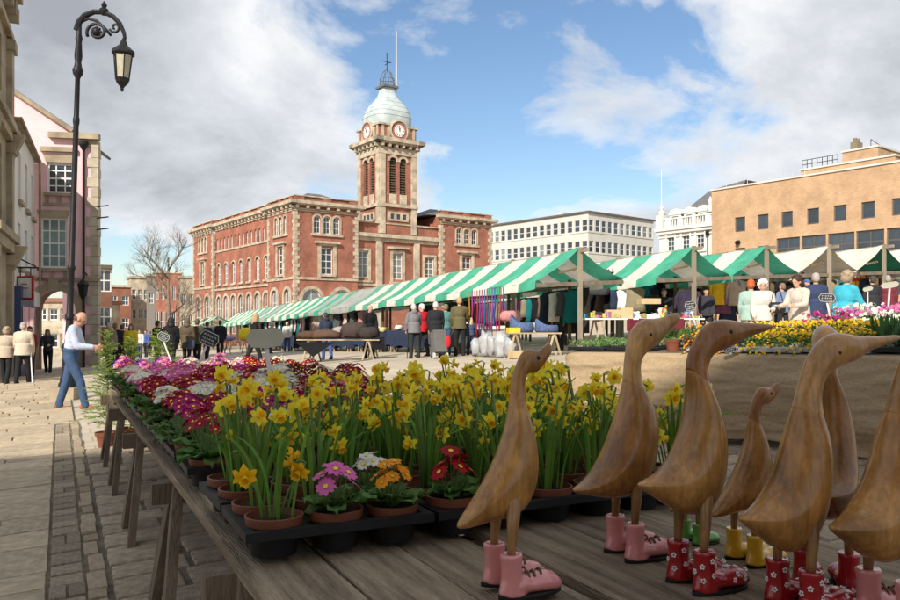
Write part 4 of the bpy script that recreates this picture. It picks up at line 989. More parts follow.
b = MB(); q0 = at(295, 342, 25.3); q1 = at(335, 342, 25.1); q2 = at(313, 357, 25.1); b.extrude([q0, q1, q2], (0, .02, 0)); tag(b.build('black_sheet', fab('black', (.012, .012, .013))), 'black cloth corner hanging from the coat table', 'cloth')
b = MB(); q0 = at(372, 338, 25.0); b.extrude([at(371, 338, 25), at(384, 337, 25), at(385, 350, 25), at(372, 349, 25)], (0, .03, 0)); tag(b.build('black_bag', fab('black', (.012, .012, .013))), 'black bag hanging at the right end of coat table', 'bag')
# navy covered tables along the front row, left side
def row_pt(u, v): return uv(u, v)
navy = fab('navy', (.025, .035, .065))
for i, (a, L) in enumerate(((u_r+4.6, 3.0), (u_r+8.2, 3.2), (u_r+11.9, 3.3), (u_r+15.7, 3.3), (u_r+20, 3.5), (u_r+25, 4), (u_r+31, 5))):
    p = uv(a+L/2, v_r-.75); lab = ['grey covered counter under the dog leads', 'navy covered counter with mixed small goods', 'navy covered counter beside the grey coated shopper', 'dark covered counter behind the coat table', 'dark covered counter left of the coat table', 'dark covered counter near the far row end', 'long dark counter at the far row end'][i]
    trestle_table('stall_counter', lab, p, ANG_V+math.pi/2, L, .9, .82, navy if i else fab('grey', (.07, .075, .08)), None, .6, 'covered counters of the front row')
    r = random.Random(i)
    for k in range(9 if i < 4 else 5):
        q = uv(a + .2 + r.random()*(L-.4), v_r-.75+r.uniform(-.3, .3)); z = gz(p.x, p.y)+.83
        c = [(.5,.45,.4),(.3,.3,.32),(.6,.12,.12),(.65,.62,.58),(.2,.25,.4),(.55,.45,.2)][k % 6]
        blob('small_goods', 'small %s goods heaped on the %s covered counter of the front row' % (['buff', 'grey', 'red', 'white', 'blue', 'ochre'][k % 6], ordn[i]), 'goods', (q.x, q.y, z), (.32, .26, .16+.1*r.random()), fab('goods%d' % (k % 6), c), r.random()*3, 'small goods on the front counters', k+i*10)
# dark panels added behind the stalls to stand in for interior shade
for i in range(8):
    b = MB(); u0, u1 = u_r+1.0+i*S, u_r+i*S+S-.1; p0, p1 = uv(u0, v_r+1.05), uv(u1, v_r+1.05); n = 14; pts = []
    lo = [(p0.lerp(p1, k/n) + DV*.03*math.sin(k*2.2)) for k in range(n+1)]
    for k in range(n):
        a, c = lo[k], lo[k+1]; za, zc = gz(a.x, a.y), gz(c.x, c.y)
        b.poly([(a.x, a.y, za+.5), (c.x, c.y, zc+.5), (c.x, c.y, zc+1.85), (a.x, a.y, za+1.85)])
    if i % 3 != 1: tag(b.build('shade_panel', fab('interior_shade', (.03, .027, .024)), smooth=True), 'dark panel added for interior shade behind the %s front row stall' % ordn[i], 'sheet', 'added shade panels of the front row')
# hanging leads and ribbons
lead_cols = [(.55, .02, .25), (.35, .08, .5), (.05, .12, .5), (.6, .03, .05), (.1, .4, .2), (.6, .3, .03), (.5, .02, .2), (.25, .05, .35), (.45, .02, .04), (.02, .2, .4), (.6, .05, .3)]
rl = random.Random(5)
for i in range(14):
    px = 469 + i*2.6 + rl.uniform(-.5, .5); Y = 10.6*FPX/(px-60)*1.10; Y = 788*12.75/(px-60); x = (px-450)/FPX*Y; g = gz(x, Y); L = rl.uniform(.5, 1.5) if i % 3 else 1.55
    c = tuple(q*.42 for q in lead_cols[rl.randrange(len(lead_cols))]); b = MB(); top = g + 1.98
    b.tube([(x, Y, top), (x+.02, Y+.01, top-L*.4), (x-.02, Y, top-L*.75), (x+.01, Y, top-L)], [.015, .03, .026, .02], 5)
    tag(b.build('dog_lead', mat('nylon_%d_%d' % (int(c[0]*99), int(c[2]*99)), c, .5, .1), smooth=True), 'bright nylon lead, %s from the left under the eave' % NTH(i), 'lead', 'leads hanging from the front stall')
# white plastic sacks
for i, (px, w, h) in enumerate(((478, .42, .55), (487, .5, .72), (494, .4, .62), (503, .55, .7), (512, .5, .6))):
    Y = 788*12.5/(px-60)*.985; x = (px-450)/FPX*Y; blob('plastic_sack', ['white sack left of the bagged goods below the leads', 'tallest white plastic sack below the leads', 'white sack beside the tallest one', 'broad white sack next to the pet bed trestle', 'clear white sack under the pet bed trestle'][i], 'sack', (x, Y, gz(x, Y)-.02), (w, .4, h), mat('white_plastic', (.42, .43, .44), .3, .2, 6, spec=.5, trans=.2), i, 'white sacks on the ground', i+20, .5, .05)
# pet beds on a trestle
p = on_ground(533, 21.3); trestle_table('trestle_table', 'rough trestle table carrying the blue pet beds', p, R(4), 1.45, .7, .66)
def pet_bed(label, x, y, z, w, d, h, m, rz):
    root = empty('pet_bed', (x, y, z), rz, label, 'pet bed', 'pet beds on the trestle'); b = MB(); n = 20; rings = []
    for rr, zz in ((.86, 0), (1.0, .3), (.96, .85), (.88, 1.0), (.78, .9), (.75, .3), (.1, .28)):
        rings.append([(math.cos(2*math.pi*j/n)*w/2*rr, math.sin(2*math.pi*j/n)*d/2*rr, zz*h*(1 + (.9 if rr > .7 and zz > .5 else 0)*max(0, -math.cos(2*math.pi*j/n))**2)) for j in range(n)])
    b.loft(rings); b.build('wall', m, root, smooth=True)
    b = MB(); b.ell((0, 0, h*.42), w*.34, d*.34, h*.18); b.build('cushion', fab('cream_fleece', (.45, .42, .38)), root, smooth=True)
tw_ = mat('blue_tartan', (.07, .11, .22), .85, .45, 22)
pet_bed('blue checked pet bed with raised back on the trestle', p.x-.30, p.y, p.z+.66, .68, .6, .27, tw_, R(-15)); pet_bed('lower blue checked pet bed at the right of the trestle', p.x+.36, p.y-.05, p.z+.66, .66, .5, .2, tw_, R(10))
blob('cushion', 'pink cushion behind the blue pet beds', 'cushion', (p.x-.62, p.y+.5, p.z+.95), (.5, .35, .3), fab('pink', (.45, .2, .2)), 0, None, 3)
q = on_ground(523, 21); b = MB(); b.M = T(q) @ RZ(.3); b.box(-.35, .35, -.2, .2, 0, .2); b.M = None; tag(b.build('cardboard_box', mat('cardboard', (.5, .36, .2), .85)), 'flat cardboard box under the pet bed trestle', 'box')
b = MB(); b.M = T(p.x-.55, p.y-.2, p.z+.66) @ RZ(.2); b.box(-.16, .16, -.14, .14, 0, .13); b.M = None; tag(b.build('yellow_box', mat('yellow_card', (.75, .5, .03), .5)), 'small yellow box beside the pet beds', 'box')
# bric-a-brac table of the second row
p = at(640, 325, 22.6); gp = gz(p.x, p.y); trestle_table('stall_counter', 'white topped counter of toys and ornaments behind the first duck head', (p.x, p.y), R(3), 3.4, 1.0, .86, None, mat('white_sheet', (.7, .68, .65), .8))
b = MB(); n = 16
lo = [(p.x-.5+1.6*k/n, p.y-.52-.03*math.sin(k*1.7), gp) for k in range(n+1)]
for k in range(n): a, c = lo[k], lo[k+1]; b.poly([(a[0], a[1], gp+.5-.12*math.sin(math.pi*k/n)), (c[0], c[1], gp+.5-.12*math.sin(math.pi*(k+1)/n)), (c[0], c[1], gp+.85), (a[0], a[1], gp+.85)])
tag(b.build('maroon_cloth', fab('maroon', (.12, .02, .03)), smooth=True), 'maroon cloth swagged on the ornament counter', 'cloth')
rb = random.Random(11); gc = [(.7,.7,.68),(.55,.04,.03),(.05,.05,.05),(.6,.55,.45),(.05,.3,.45),(.6,.45,.05),(.25,.3,.08),(.4,.2,.3),(.45,.3,.15)]
for k in range(64):
    x = p.x + rb.uniform(-1.62, 1.62); y = p.y + rb.uniform(-.42, .42); m = mat('ornament_%d' % (k % 9), gc[k % 9], .4, .15, 20); hh = rb.uniform(.06, .2); b = MB(); t = k % 4
    if .2 < x-p.x < 1.4 and y > p.y: hh += .25*(1-abs(x-p.x-.8)/.6)
    if t == 0: b.box(-.09, .09, -.06, .06, 0, hh)
    elif t == 1: b.lathe([(.04, 0), (.07, hh*.3), (.05, hh*.7), (.06, hh)], 9)
    elif t == 2: b.ell((0, 0, hh*.35), .07, .06, hh*.36); b.ell((.03, 0, hh*.85), .035, .035, .04); b.tube([(-.05, 0, hh*.4), (-.1, 0, hh*.8)], .012, 5)
    else: b.lathe([(.09, 0), (.1, .02), (.04, hh*.5), (.015, hh*.6), (.05, hh), (.01, hh*1.1)], 9)
    o = b.build('ornament', m, None, smooth=t in (1, 2, 3)); o.location = (x, y, gp+.862); o.rotation_euler = (0, 0, rb.random()*6); tag(o, 'small %s %s on the white topped counter, %s' % (['white', 'red', 'black', 'cream', 'blue', 'yellow', 'olive', 'mauve', 'tan'][k % 9], ['boxed toy', 'vase', 'animal ornament', 'candlestick'][t], ('left end', 'left of middle', 'right of middle', 'right end')[min(3, int((x-p.x+1.62)/.81))] + (' front' if y < p.y else ' back')), 'ornament', 'ornaments on the white counter')
for i, (dx, w, h) in enumerate(((-.75, .5, .24), (-.45, .35, .3), (.35, .6, .16))):
    b = MB(); b.M = T(p.x+dx, p.y-.1 + (.5 if i == 2 else 0), gp+.862 + (.42 if i == 2 else 0)) @ RZ(.1*i); b.box(-w/2, w/2, -.17, .17, 0, .015); b.box(-w/2, w/2, -.17, -.155, .015, h); b.box(-w/2, w/2, .155, .17, .015, h); b.box(-w/2, -w/2+.015, -.155, .155, .015, h); b.box(w/2-.015, w/2, -.155, .155, .015, h); b.M = None
    tag(b.build('cardboard_box', MATS['cardboard']), ['wide open cardboard box on the ornament counter', 'taller open cardboard box on the ornament counter', 'cardboard box raised at the back of the ornament counter'][i], 'box')
# hung clothes
gcol = {'grey': (.33, .32, .30), 'teal': (.01, .13, .14), 'black': (.015, .015, .017), 'yellow': (.72, .42, .02), 'beige': (.52, .40, .33), 'lilac': (.30, .22, .40), 'navy': (.03, .04, .09), 'tan': (.22, .19, .12), 'brown': (.12, .08, .05), 'pink': (.5, .15, .25), 'stripe': (.16, .06, .12), 'white': (.65, .63, .6)}
hung = [(598, 268, 24.8, 'grey', 'grey jacket hanging under the front canopy'), (640, 270, 26, 'teal', 'teal top hanging beside the second stall'), (612, 272, 26, 'black', 'black top hanging right of the grey jacket'), (622, 270, 26.5, 'brown', 'dark brown top hanging among black ones'), (668, 272, 27, 'black', 'black coat hanging behind the ornament counter'), (655, 270, 27, 'navy', 'navy coat hanging behind the ornament counter'), (687, 290, 25.5, 'lilac', 'lilac top hanging left of the second stall post'), (690.5, 290, 25.7, 'pink', 'pink top hanging against the second stall post'),
        (718, 279, 26, 'yellow', 'mustard yellow jacket hanging in the third stall'), (712, 284, 26.6, 'tan', 'drab jacket half hidden behind the mustard jacket'), (722, 293, 26.2, 'stripe', 'purple striped top below the mustard jacket'), (730, 279, 26.2, 'lilac', 'pale lilac jacket right of the mustard jacket'), (738, 280, 26.1, 'beige', 'beige quilted coat hanging in the third stall'), (728, 296, 26.3, 'navy', 'navy top under the lilac jacket'), (745, 283, 27, 'navy', 'navy jacket behind the mint shirted shopper'), (785, 285, 28, 'black', 'black coat hanging behind the seated goods'), (792, 284, 29, 'navy', 'navy coat between the shoppers')]
for i, (px, py, Y, c, lab) in enumerate(hung):
    garment(lab, at(px, py, Y), .85 if c not in ('stripe',) else .7, .62 if c != 'grey' else .8, fab(c, gcol[c]), R(rnd.uniform(-40, 40)), i)
RAILN = {}
for _v, _n in ((v_r+.95, 'front stall back'), (v_r+2.9, 'second row left'), (v_r-.9, 'far front row'), (v_r+8.4, 'third row right'), (v_r+11.4, 'fourth row right'), (v_r+13.8, 'fifth row right')): RAILN[int(_v*10) % 97] = _n
cc = ['black', 'navy', 'brown', 'tan', 'grey', 'white', 'black', 'teal', 'brown', 'pink', 'black', 'tan', 'stripe']
k = 0
for (u0, u1, v) in ((u_r+1.6, u_r+3.4, v_r+.95), (u_r+1.2, u_r+12, v_r+2.9), (u_r+15, u_r+40, v_r-.9), (u_r+.4, u_r+8, v_r+8.4), (u_r+.4, u_r+8, v_r+11.4), (u_r+.5, u_r+6, v_r+13.8)):
    n = int((u1-u0)/.38); r = random.Random(int(v*10))
    for i in range(n):
        q = uv(u0 + (u1-u0)*i/n, v + r.uniform(-.05, .05)); g = gz(q.x, q.y); c = cc[r.randrange(len(cc))] if v > v_r else ['white', 'pink', 'black', 'grey', 'teal', 'beige', 'black'][r.randrange(7)]
        garment('%s garment, %s along the %s stall rail' % (c, NTH(i), RAILN[int(v*10) % 97]), (q.x, q.y, g+1.8), r.uniform(.7, 1.0), .6, fab(c, gcol[c]), ANG_V + math.pi/2 + r.uniform(.9, 1.6), i, 'garments on stall rails', sleeves=False); k += 1
    b = MB(); a, c = uv(u0-.1, v), uv(u1, v); b.tube([(a.x, a.y, gz(a.x, a.y)+1.92), (c.x, c.y, gz(c.x, c.y)+1.92)], .02, 6)
    tag(b.build('clothes_rail', MATS['grey_iron']), 'metal clothes rail strung along the %s' % RAILN[int(v*10) % 97], 'rail', 'clothes rails')
# red and yellow banner behind the turquoise shopper
bn = empty('banner', at(853, 281, 29), R(20), 'red banner with yellow lettering in the cream stalls', 'banner')
b = MB(); b.box(-.75, .75, -.01, .01, -.28, .38); b.build('sheet', mat('banner_red', (.5, .05, .03), .6), bn)
b = MB(); 
for (x0, x1, z0, z1) in ((-.15, .0, .1, .3), (.05, .15, .1, .3), (.2, .32, .1, .3), (.38, .6, .1, .26), (-.3, -.2, -.2, 0), (-.1, .1, -.2, -.02), (.15, .35, -.2, 0), (.42, .55, -.2, -.02), (-.65, -.4, .02, .3)): b.box(x0, x1, -.016, -.011, z0, z1)
b.build('lettering', mat('banner_yellow', (.8, .45, .05), .6), bn)
# low table by the far stalls with yellow bowl
p = on_ground(236, 45); trestle_table('trestle_table', 'small trestle table left of the walking woman in black', p, R(-10), 1.9, .8, .75)
blob('yellow_bag', 'bright yellow bag on the small trestle table', 'bag', (p.x+.55, p.y, p.z+.75), (.75, .5, .75), mat('yellow_cloth', (.7, .55, .02), .6), 0, None, 2, .15)
blob('lilac_bundle', 'lilac bundle on the small trestle table', 'bundle', (p.x-.45, p.y, p.z+.75), (.8, .5, .25), fab('lilac', gcol['lilac']), 0, None, 4, .3)
# ------------------------------------------------------------------ people
PENDING = []
def solid(mb, name, m, parent, voxel, smooth=3, M=None):
    """closed overlapping forms fused into one continuous skin (evaluated later in one go)"""
    o = mb.build(name, m, parent, smooth=True, fix=False, M=M)
    r = o.modifiers.new('r', 'REMESH'); r.mode = 'VOXEL'; r.voxel_size = voxel; r.use_smooth_shade = True
    if smooth:
        s = o.modifiers.new('s', 'SMOOTH'); s.iterations = smooth; s.factor = .5
    PENDING.append(o); return o
def flush_solids():
    dg = bpy.context.evaluated_depsgraph_get(); dg.update()
    new = [(o, bpy.data.meshes.new_from_object(o.evaluated_get(dg), depsgraph=dg)) for o in PENDING]
    for o, me in new:
        mats = [m for m in o.data.materials]; o.modifiers.clear(); o.data = me
        if not me.materials:
            for m in mats: me.materials.append(m)
    PENDING.clear()
M_SKIN = mat('skin', (.52, .30, .21), .55, .08, 20, spec=.35); M_EYE = mat('eye_dark', (.02, .015, .012), .25)
def dirv(side, fwd, out):
    return Vector((side*math.sin(out), math.sin(fwd)*math.cos(out), -math.cos(fwd)*math.cos(out)))
def person(label, px=None, Y=None, H=1.7, face=0, lean=3, head=(0, 0), legs=((8, 4), (-8, 6)), arms=((5, 8, 12), (5, 8, 12)), top=(.1, .1, .1), bottom=(.03, .03, .035), hair=('short', (.05, .035, .025)),
           shoe=(.03, .025, .02), coat=0.0, bulk=1.0, fine=.016, loc=None, group=None, skin=None, hands_in=0.0, sleeve=1.0, top2=None, skirt=None, hood=False, tuck=False):
    """face: heading in degrees, 0 = towards +x of the picture (right), 90 = away from the camera"""
    p = Vector(loc) if loc is not None else on_ground(px, Y)
    root = empty('person', p, R(face-90), label, 'person', group or 'people in the market square')
    k = H/1.72; root.scale = (k, k, k)
    D = math.radians
    hipz = .07 + max(.44*math.cos(D(a)) + .42*math.cos(D(a-b_)) for a, b_ in legs)
    pel = Vector((0, 0, hipz)); up = Vector((0, math.sin(D(lean)), math.cos(D(lean)))); fw = Vector((0, math.cos(D(lean)), -math.sin(D(lean))))
    waist = pel + up*.14; chest = pel + up*.34; sh = pel + up*.47; neck = pel + up*.53
    hp = D(lean*.4 + head[0]); hup = Vector((0, math.sin(hp), math.cos(hp))); hfw = Vector((0, math.cos(hp), -math.sin(hp)))
    hc = neck + hup*.155; turn = D(head[1]); hr = Vector((1, 0, 0)); hfw2 = hfw*math.cos(turn) + hr*math.sin(turn); hr2 = hr*math.cos(turn) - hfw*math.sin(turn)
    HM = Matrix((( hr2.x, hfw2.x, hup.x, 0), (hr2.y, hfw2.y, hup.y, 0), (hr2.z, hfw2.z, hup.z, 0), (0, 0, 0, 1)))
    TM = Matrix(((1, 0, 0, 0), (0, fw.y, up.y, 0), (0, fw.z, up.z, 0), (0, 0, 0, 1)))
    b = MB(); g = bulk
    b.ell(pel + up*.02, .165*g, .115*g, .13, TM); b.ell(waist, .145*g, .105*g, .16, TM); b.ell(chest, .165*g, .115*g, .19, TM)
    b.capsule(sh + Vector((-.14, 0, 0)), sh + Vector((.14, 0, 0)), .07, .07); b.capsule(sh, neck + hup*.06, .06, .054)
    b.ell(hc + hup*.015, .078, .098, .112, HM, 16, 12); b.ell(hc + hfw2*.035 - hup*.065, .055, .06, .06, HM); b.ell(hc + hfw2*.102 - hup*.012, .014, .022, .03, HM, 8, 6)
    for s in (-1, 1): b.ell(hc + hr2*(s*.08) - hup*.005, .014, .026, .036, HM, 8, 6)
    b.ell(hc + hfw2*.085 - hup*.062, .028, .018, .008, HM, 8, 6); b.ell(hc + hfw2*.088 + hup*.03, .055, .014, .012, HM, 8, 6)
    J = {}
    for i, s in enumerate((-1, 1)):
        a, kb = legs[i]; h = pel + Vector((s*.09, 0, -.02)); kn = h + dirv(s, D(a), D(2))*.43; an = kn + dirv(s, D(a-kb), 0)*.41
        J['leg', i] = (h, kn, an)
        b.capsule(h, kn, .088*g, .06); b.capsule(kn, an, .06, .042); b.capsule(an + Vector((0, -.03, -.045)), an + Vector((0, .15, -.05)), .035, .03)
        fa, oa, el = arms[i][:3]; inn = arms[i][3] if len(arms[i]) > 3 else 6
        S0 = sh + Vector((s*.185, 0, -.01)); E = S0 + dirv(s, D(lean*.5+fa), D(oa))*.28; dw = dirv(s, D(lean*.5+fa+el), D(oa*.3-inn)); Wr = E + dw*.245
        J['arm', i] = (S0, E, Wr, dw)
        b.capsule(S0, E, .056, .045); b.capsule(E, Wr, .044, .03)
        side = dw.cross(Vector((s, 0, 0))); side = side.normalized() if side.length > .1 else Vector((0, 1, 0)); palm = dw.cross(side).normalized()
        pc = Wr + dw*.055; b.capsule(Wr + dw*.01 + side*.018, pc + side*.02 + dw*.02, .019, .018); b.capsule(Wr + dw*.01 - side*.018, pc - side*.02 + dw*.02, .019, .018); b.capsule(Wr, pc + dw*.02, .022, .02)
        curl = Vector((-s, 0, 0))
        for f, (o_, ln) in enumerate(((-.03, .058), (-.010, .072), (.011, .068), (.031, .052))):
            r0 = pc + dw*.03 + side*o_; m1 = r0 + (dw*.85 + curl*.35).normalized()*ln*.55; m2 = m1 + (dw*.45 + curl*.8).normalized()*ln*.5
            b.capsule(r0, m1, .0105, .0098, 8, 3); b.capsule(m1, m2, .0098, .0085, 8, 3)
        th = Wr + dw*.03 + side*.03; t1 = th + (side*.8 + dw*.6).normalized()*.04; b.capsule(th, t1, .014, .012, 8, 3); b.capsule(t1, t1 + (dw*.9 + curl*.3).normalized()*.03, .012, .0095, 8, 3)
    sk = mat('skin_%d' % int(skin[0]*100), skin, .55, .08, 20, spec=.35) if skin else M_SKIN
    solid(b, 'body', sk, root, fine, 2)
    for s in (-1, 1):
        e = MB(); e.ell(hc + hfw2*.086 + hr2*(s*.031) + hup*.012, .013, .009, .009, HM, 8, 6); e.build('eye', M_EYE, root, smooth=True)
    # trousers or skirt
    b = MB(); vx = max(.02, fine*1.3)
    fabm = lambda c, n: fab('%s_%02d%02d%02d' % (n, c[0]*99, c[1]*99, c[2]*99), c)
    b.ell(pel + up*.02, .178*g, .132*g, .14, TM); b.ell(waist, .155*g, .118*g, .10, TM) if not tuck else b.ell(waist - up*.02, .185*g, .148*g, .075, TM)
    for i in (0, 1):
        h, kn, an = J['leg', i]; b.capsule(h, kn, .100*g, .074); b.capsule(kn, an + Vector((0, 0, .02)), .074, .064); b.capsule(an + Vector((0, 0, .03)), an + Vector((0, .01, -.02)), .066, .066)
    solid(b, 'trousers', fabm(bottom, 'cloth'), root, vx, 2)
    if skirt:
        b = MB(); n = 18; hem = skirt[1]
        b.loft([[(math.cos(2*math.pi*j/n)*rx*g, math.sin(2*math.pi*j/n)*ry*g + yo, z) for j in range(n)] for z, rx, ry, yo in ((hipz+.16, .165, .13, .02), (hipz, .2, .16, .02), (hem, .25, .2, .03))]); b.build('skirt', fabm(skirt[0], 'cloth'), root, smooth=True)
    for i in (0, 1):
        an = J['leg', i][2]; b = MB(); b.capsule(an + Vector((0, -.045, -.03)), an + Vector((0, .02, -.02)), .045, .045); b.capsule(an + Vector((0, -.04, -.045)), an + Vector((0, .165, -.05)), .038, .034)
        b.capsule(an + Vector((0, -.05, -.06)), an + Vector((0, .17, -.065)), .03, .03); solid(b, 'shoe', fabm(shoe, 'leather'), root, .014, 2)
    # top garment
    b = MB(); q = .018 + coat*.02
    b.ell(waist + up*(.05 if tuck else -.02), .155*g+q, .115*g+q, .18, TM); b.ell(chest, .17*g+q, .12*g+q, .2, TM); b.capsule(sh + Vector((-.135, 0, .0)), sh + Vector((.135, 0, .0)), .078+q*.4, .078+q*.4); b.ell(sh + up*.05, .085, .085, .05, TM)
    if not tuck: b.ell(pel + up*.03, .17*g+q, .125*g+q, .12, TM)
    if coat > 0:
        n = 16; hem = hipz - .12 - .35*max(0, coat-.5); rings = []
        for z, rx, ry in ((hipz+.2, .16*g+q, .12*g+q), (hipz, .18*g+q, .14*g+q), (hem, .195*g+q, .16*g+q)): rings.append([(math.cos(2*math.pi*j/n)*rx, math.sin(2*math.pi*j/n)*ry, z) for j in range(n)])
        b.loft(rings)
    for i in (0, 1):
        S0, E, Wr, dw = J['arm', i]; b.capsule(S0, E, .066+q*.5, .056+q*.4)
        if sleeve >= 1: b.capsule(E, Wr - dw*.015, .056+q*.4, .042+q*.3)
        elif sleeve > .4: b.capsule(E, E + (Wr-E)*.3, .056+q*.4, .052+q*.3)
    if hood: b.ell(neck - fw*.06 + up*.02, .11, .09, .08, TM)
    solid(b, 'coat' if coat > 0 else 'shirt', fabm(top, 'wool'), root, vx, 2)
    # hair
    kind, hcol = hair; hm = mat('hair_%02d%02d' % (hcol[0]*99, hcol[2]*99), hcol, .6, .3, 40, bump=.15, bscale=90, spec=.3); b = MB()
    if kind == 'bald': 
        b.ell(hc - hfw2*.03 - hup*.015, .084, .08, .055, HM)
    elif kind == 'short':
        b.ell(hc - hfw2*.012 + hup*.045, .088, .104, .092, HM); b.ell(hc - hfw2*.045 - hup*.01, .084, .072, .085, HM)
    elif kind == 'curly':
        r = random.Random(int(p.x*100)); b.ell(hc - hfw2*.02 + hup*.04, .1, .11, .1, HM); b.ell(hc - hfw2*.04 - hup*.03, .1, .09, .09, HM)
        for _ in range(26):
            a = r.uniform(0, 6.28); z = r.uniform(-.4, 1); d = (hr2*math.cos(a)*math.sqrt(max(0, 1-z*z)) + hfw2*(math.sin(a)*math.sqrt(max(0, 1-z*z))) + hup*z)
            if d.dot(hfw2) > .6 and z < .5: continue
            b.ell(hc - hfw2*.02 + hup*.03 + d*.095, .032, .032, .03, HM, 8, 6)
    elif kind == 'long':
        b.ell(hc - hfw2*.015 + hup*.04, .094, .108, .1, HM); b.ell(hc - hfw2*.05 - hup*.06, .096, .08, .13, HM); b.ell(hc - hfw2*.06 - hup*.15, .09, .06, .1, HM)
        for s in (-1, 1): b.ell(hc + hr2*(s*.075) - hup*.07, .026, .055, .12, HM)
    elif kind == 'hood':
        b.ell(hc - hfw2*.02 + hup*.02, .118, .128, .142, HM); b.ell(hc - hfw2*.04 - hup*.12, .13, .12, .1, HM)
    elif kind == 'cap':
        b.ell(hc - hfw2*.01 + hup*.05, .092, .108, .085, HM); b.ell(hc + hfw2*.1 + hup*.035, .07, .06, .012, HM)
    solid(b, {'hood': 'hood', 'cap': 'cap'}.get(kind, 'hair'), hm, root, .014 if kind != 'hood' else .02, 1)
    return root, J, k

# man reading his phone beside the lamp post
mr, mj, mk = person('bald man in pale blue shirt and jeans reading a phone beside lamp post', 71, 13.9, 1.76, 12, 7, (30, 0), ((-14, 2), (24, 14)), ((12, 6, 68, 14), (16, 6, 66, 14)), (.44, .49, .60), (.05, .085, .16), ('bald', (.10, .06, .045)), (.34, .11, .04), fine=.0095, sleeve=1, tuck=True, skin=(.45, .24, .165))
S0, E, Wr, dw = mj['arm', 1]; S1, E1, W1, dw1 = mj['arm', 0]; pm = (Wr+W1)/2 + dw*.12
b = MB(); b.M = T(pm) @ RX(R(35)); b.box(-.035, .035, -.07, .07, -.005, .005); b.M = None
ph = b.build('phone', M_IRON, None); ph.matrix_world = Matrix.Translation(mr.location) @ RZ(mr.rotation_euler.z) @ SC(mk); tag(ph, 'dark phone held by the bald man', 'phone')
# couple walking away
person('older woman in beige coat at the left edge walking away', 6, 22.2, 1.63, 100, 4, (4, 0), ((12, 2), (-12, 14)), ((-5, 6, 20), (8, 8, 25)), (.42, .35, .27), (.02, .02, .022), ('curly', (.32, .25, .17)), coat=.5)
cr_, cj, ck = person('older man in cream jacket and black trousers walking away with white cane', 23, 22, 1.72, 98, 4, (3, 0), ((-10, 8), (10, 2)), ((10, 10, 20), (6, 8, 14)), (.50, .43, .34), (.02, .02, .022), ('short', (.35, .31, .28)), coat=.4, bulk=1.08)
q = on_ground(32.5, 22.0); b = MB(); b.tube([(q.x, q.y, q.z), (q.x-.05, q.y, q.z+.85), (q.x-.09, q.y-.03, q.z+.88)], .017, 6); tag(b.build('walking_cane', mat('white_cane', (.75, .75, .76), .4)), 'white cane held beside the cream jacketed man', 'cane')
person('young woman in dark patterned top and black leggings under the archway', 48, 29.5, 1.64, -75, 2, (20, 0), ((10, 2), (-10, 12)), ((15, 6, 70, 20), (15, 6, 75, 20)), (.05, .05, .055), (.02, .02, .025), ('long', (.18, .10, .05)))
person('person in dark red top partly hidden behind the cream jacketed man', 30, 27, 1.7, -90, 2, (0, 0), ((4, 2), (-4, 2)), top=(.22, .03, .03), hair=('short', (.05, .04, .03)))
# crowd beyond the conifers
crowd = [(131, 29.5, 1.66, -80, 'woman in bright yellow jacket walking towards the conifers', (.58, .47, .03), (.03, .03, .04), ('long', (.12, .06, .03)), .3), (109, 27, 1.7, 80, 'grey haired person in taupe coat behind the first conifer', (.18, .15, .12), (.03, .03, .03), ('short', (.3, .26, .23)), .5), (115, 29, 1.72, 95, 'person in black coat beside the taupe coat', (.02, .02, .023), (.02, .02, .02), ('short', (.16, .1, .07)), .5), (122, 33, 1.74, 90, 'person in navy coat left of the yellow jacket', (.025, .03, .06), (.02, .02, .03), ('short', (.08, .05, .03)), .3),
         (157, 30, 1.74, 60, 'dark haired man in black jacket behind the second conifer', (.02, .02, .022), (.03, .03, .035), ('short', (.025, .02, .018)), .3), (171, 27, 1.72, 95, 'person in long black hooded coat beside the brown parka', (.015, .015, .017), (.02, .02, .02), ('hood', (.014, .014, .016)), .9), (187, 28, 1.70, 92, 'person in brown hooded parka with blue bag', (.10, .075, .05), (.02, .02, .025), ('hood', (.11, .075, .05)), .9), (197, 28.5, 1.68, 88, 'person in dark green jacket right of the brown parka', (.06, .06, .04), (.02, .02, .022), ('short', (.09, .06, .04)), .5), (207, 36, 1.72, 80, 'person in navy jacket behind the chalk price sign', (.03, .035, .07), (.02, .02, .03), ('short', (.06, .04, .03)), .3), (220, 38, 1.8, 95, 'tall man in dark suit near the striped far stalls', (.02, .022, .028), (.02, .022, .028), ('short', (.05, .035, .03)), .5),
         (140, 46, 1.7, -90, 'distant walker in white top in the far street', (.55, .52, .5), (.04, .05, .1), ('short', (.1, .06, .04)), 0), (146, 50, 1.72, -90, 'distant walker in blue top in the far street', (.06, .1, .3), (.03, .03, .04), ('short', (.05, .04, .03)), 0), (150, 55, 1.7, 90, 'distant walker in dark coat in the far street', (.03, .03, .035), (.02, .02, .02), ('short', (.1, .08, .06)), .5), (137, 58, 1.7, 90, 'distant walker in red top in the far street', (.35, .05, .05), (.03, .03, .05), ('short', (.1, .08, .06)), 0)]
for (px, Y, H, f, lab, top, bot, hr, ct) in crowd: person(lab, px, Y, H, f, 3, (3, 0), ((10, 3), (-10, 10)), top=top, bottom=bot, hair=hr, coat=ct, fine=.02, group='crowd beyond the conifers')
blob('handbag', 'navy handbag carried by the brown parka', 'bag', on_ground(190.5, 27.7) + Vector((0, 0, .62)), (.3, .14, .34), mat('navy_leather', (.04, .06, .11), .4), 0, None, 8, .1)
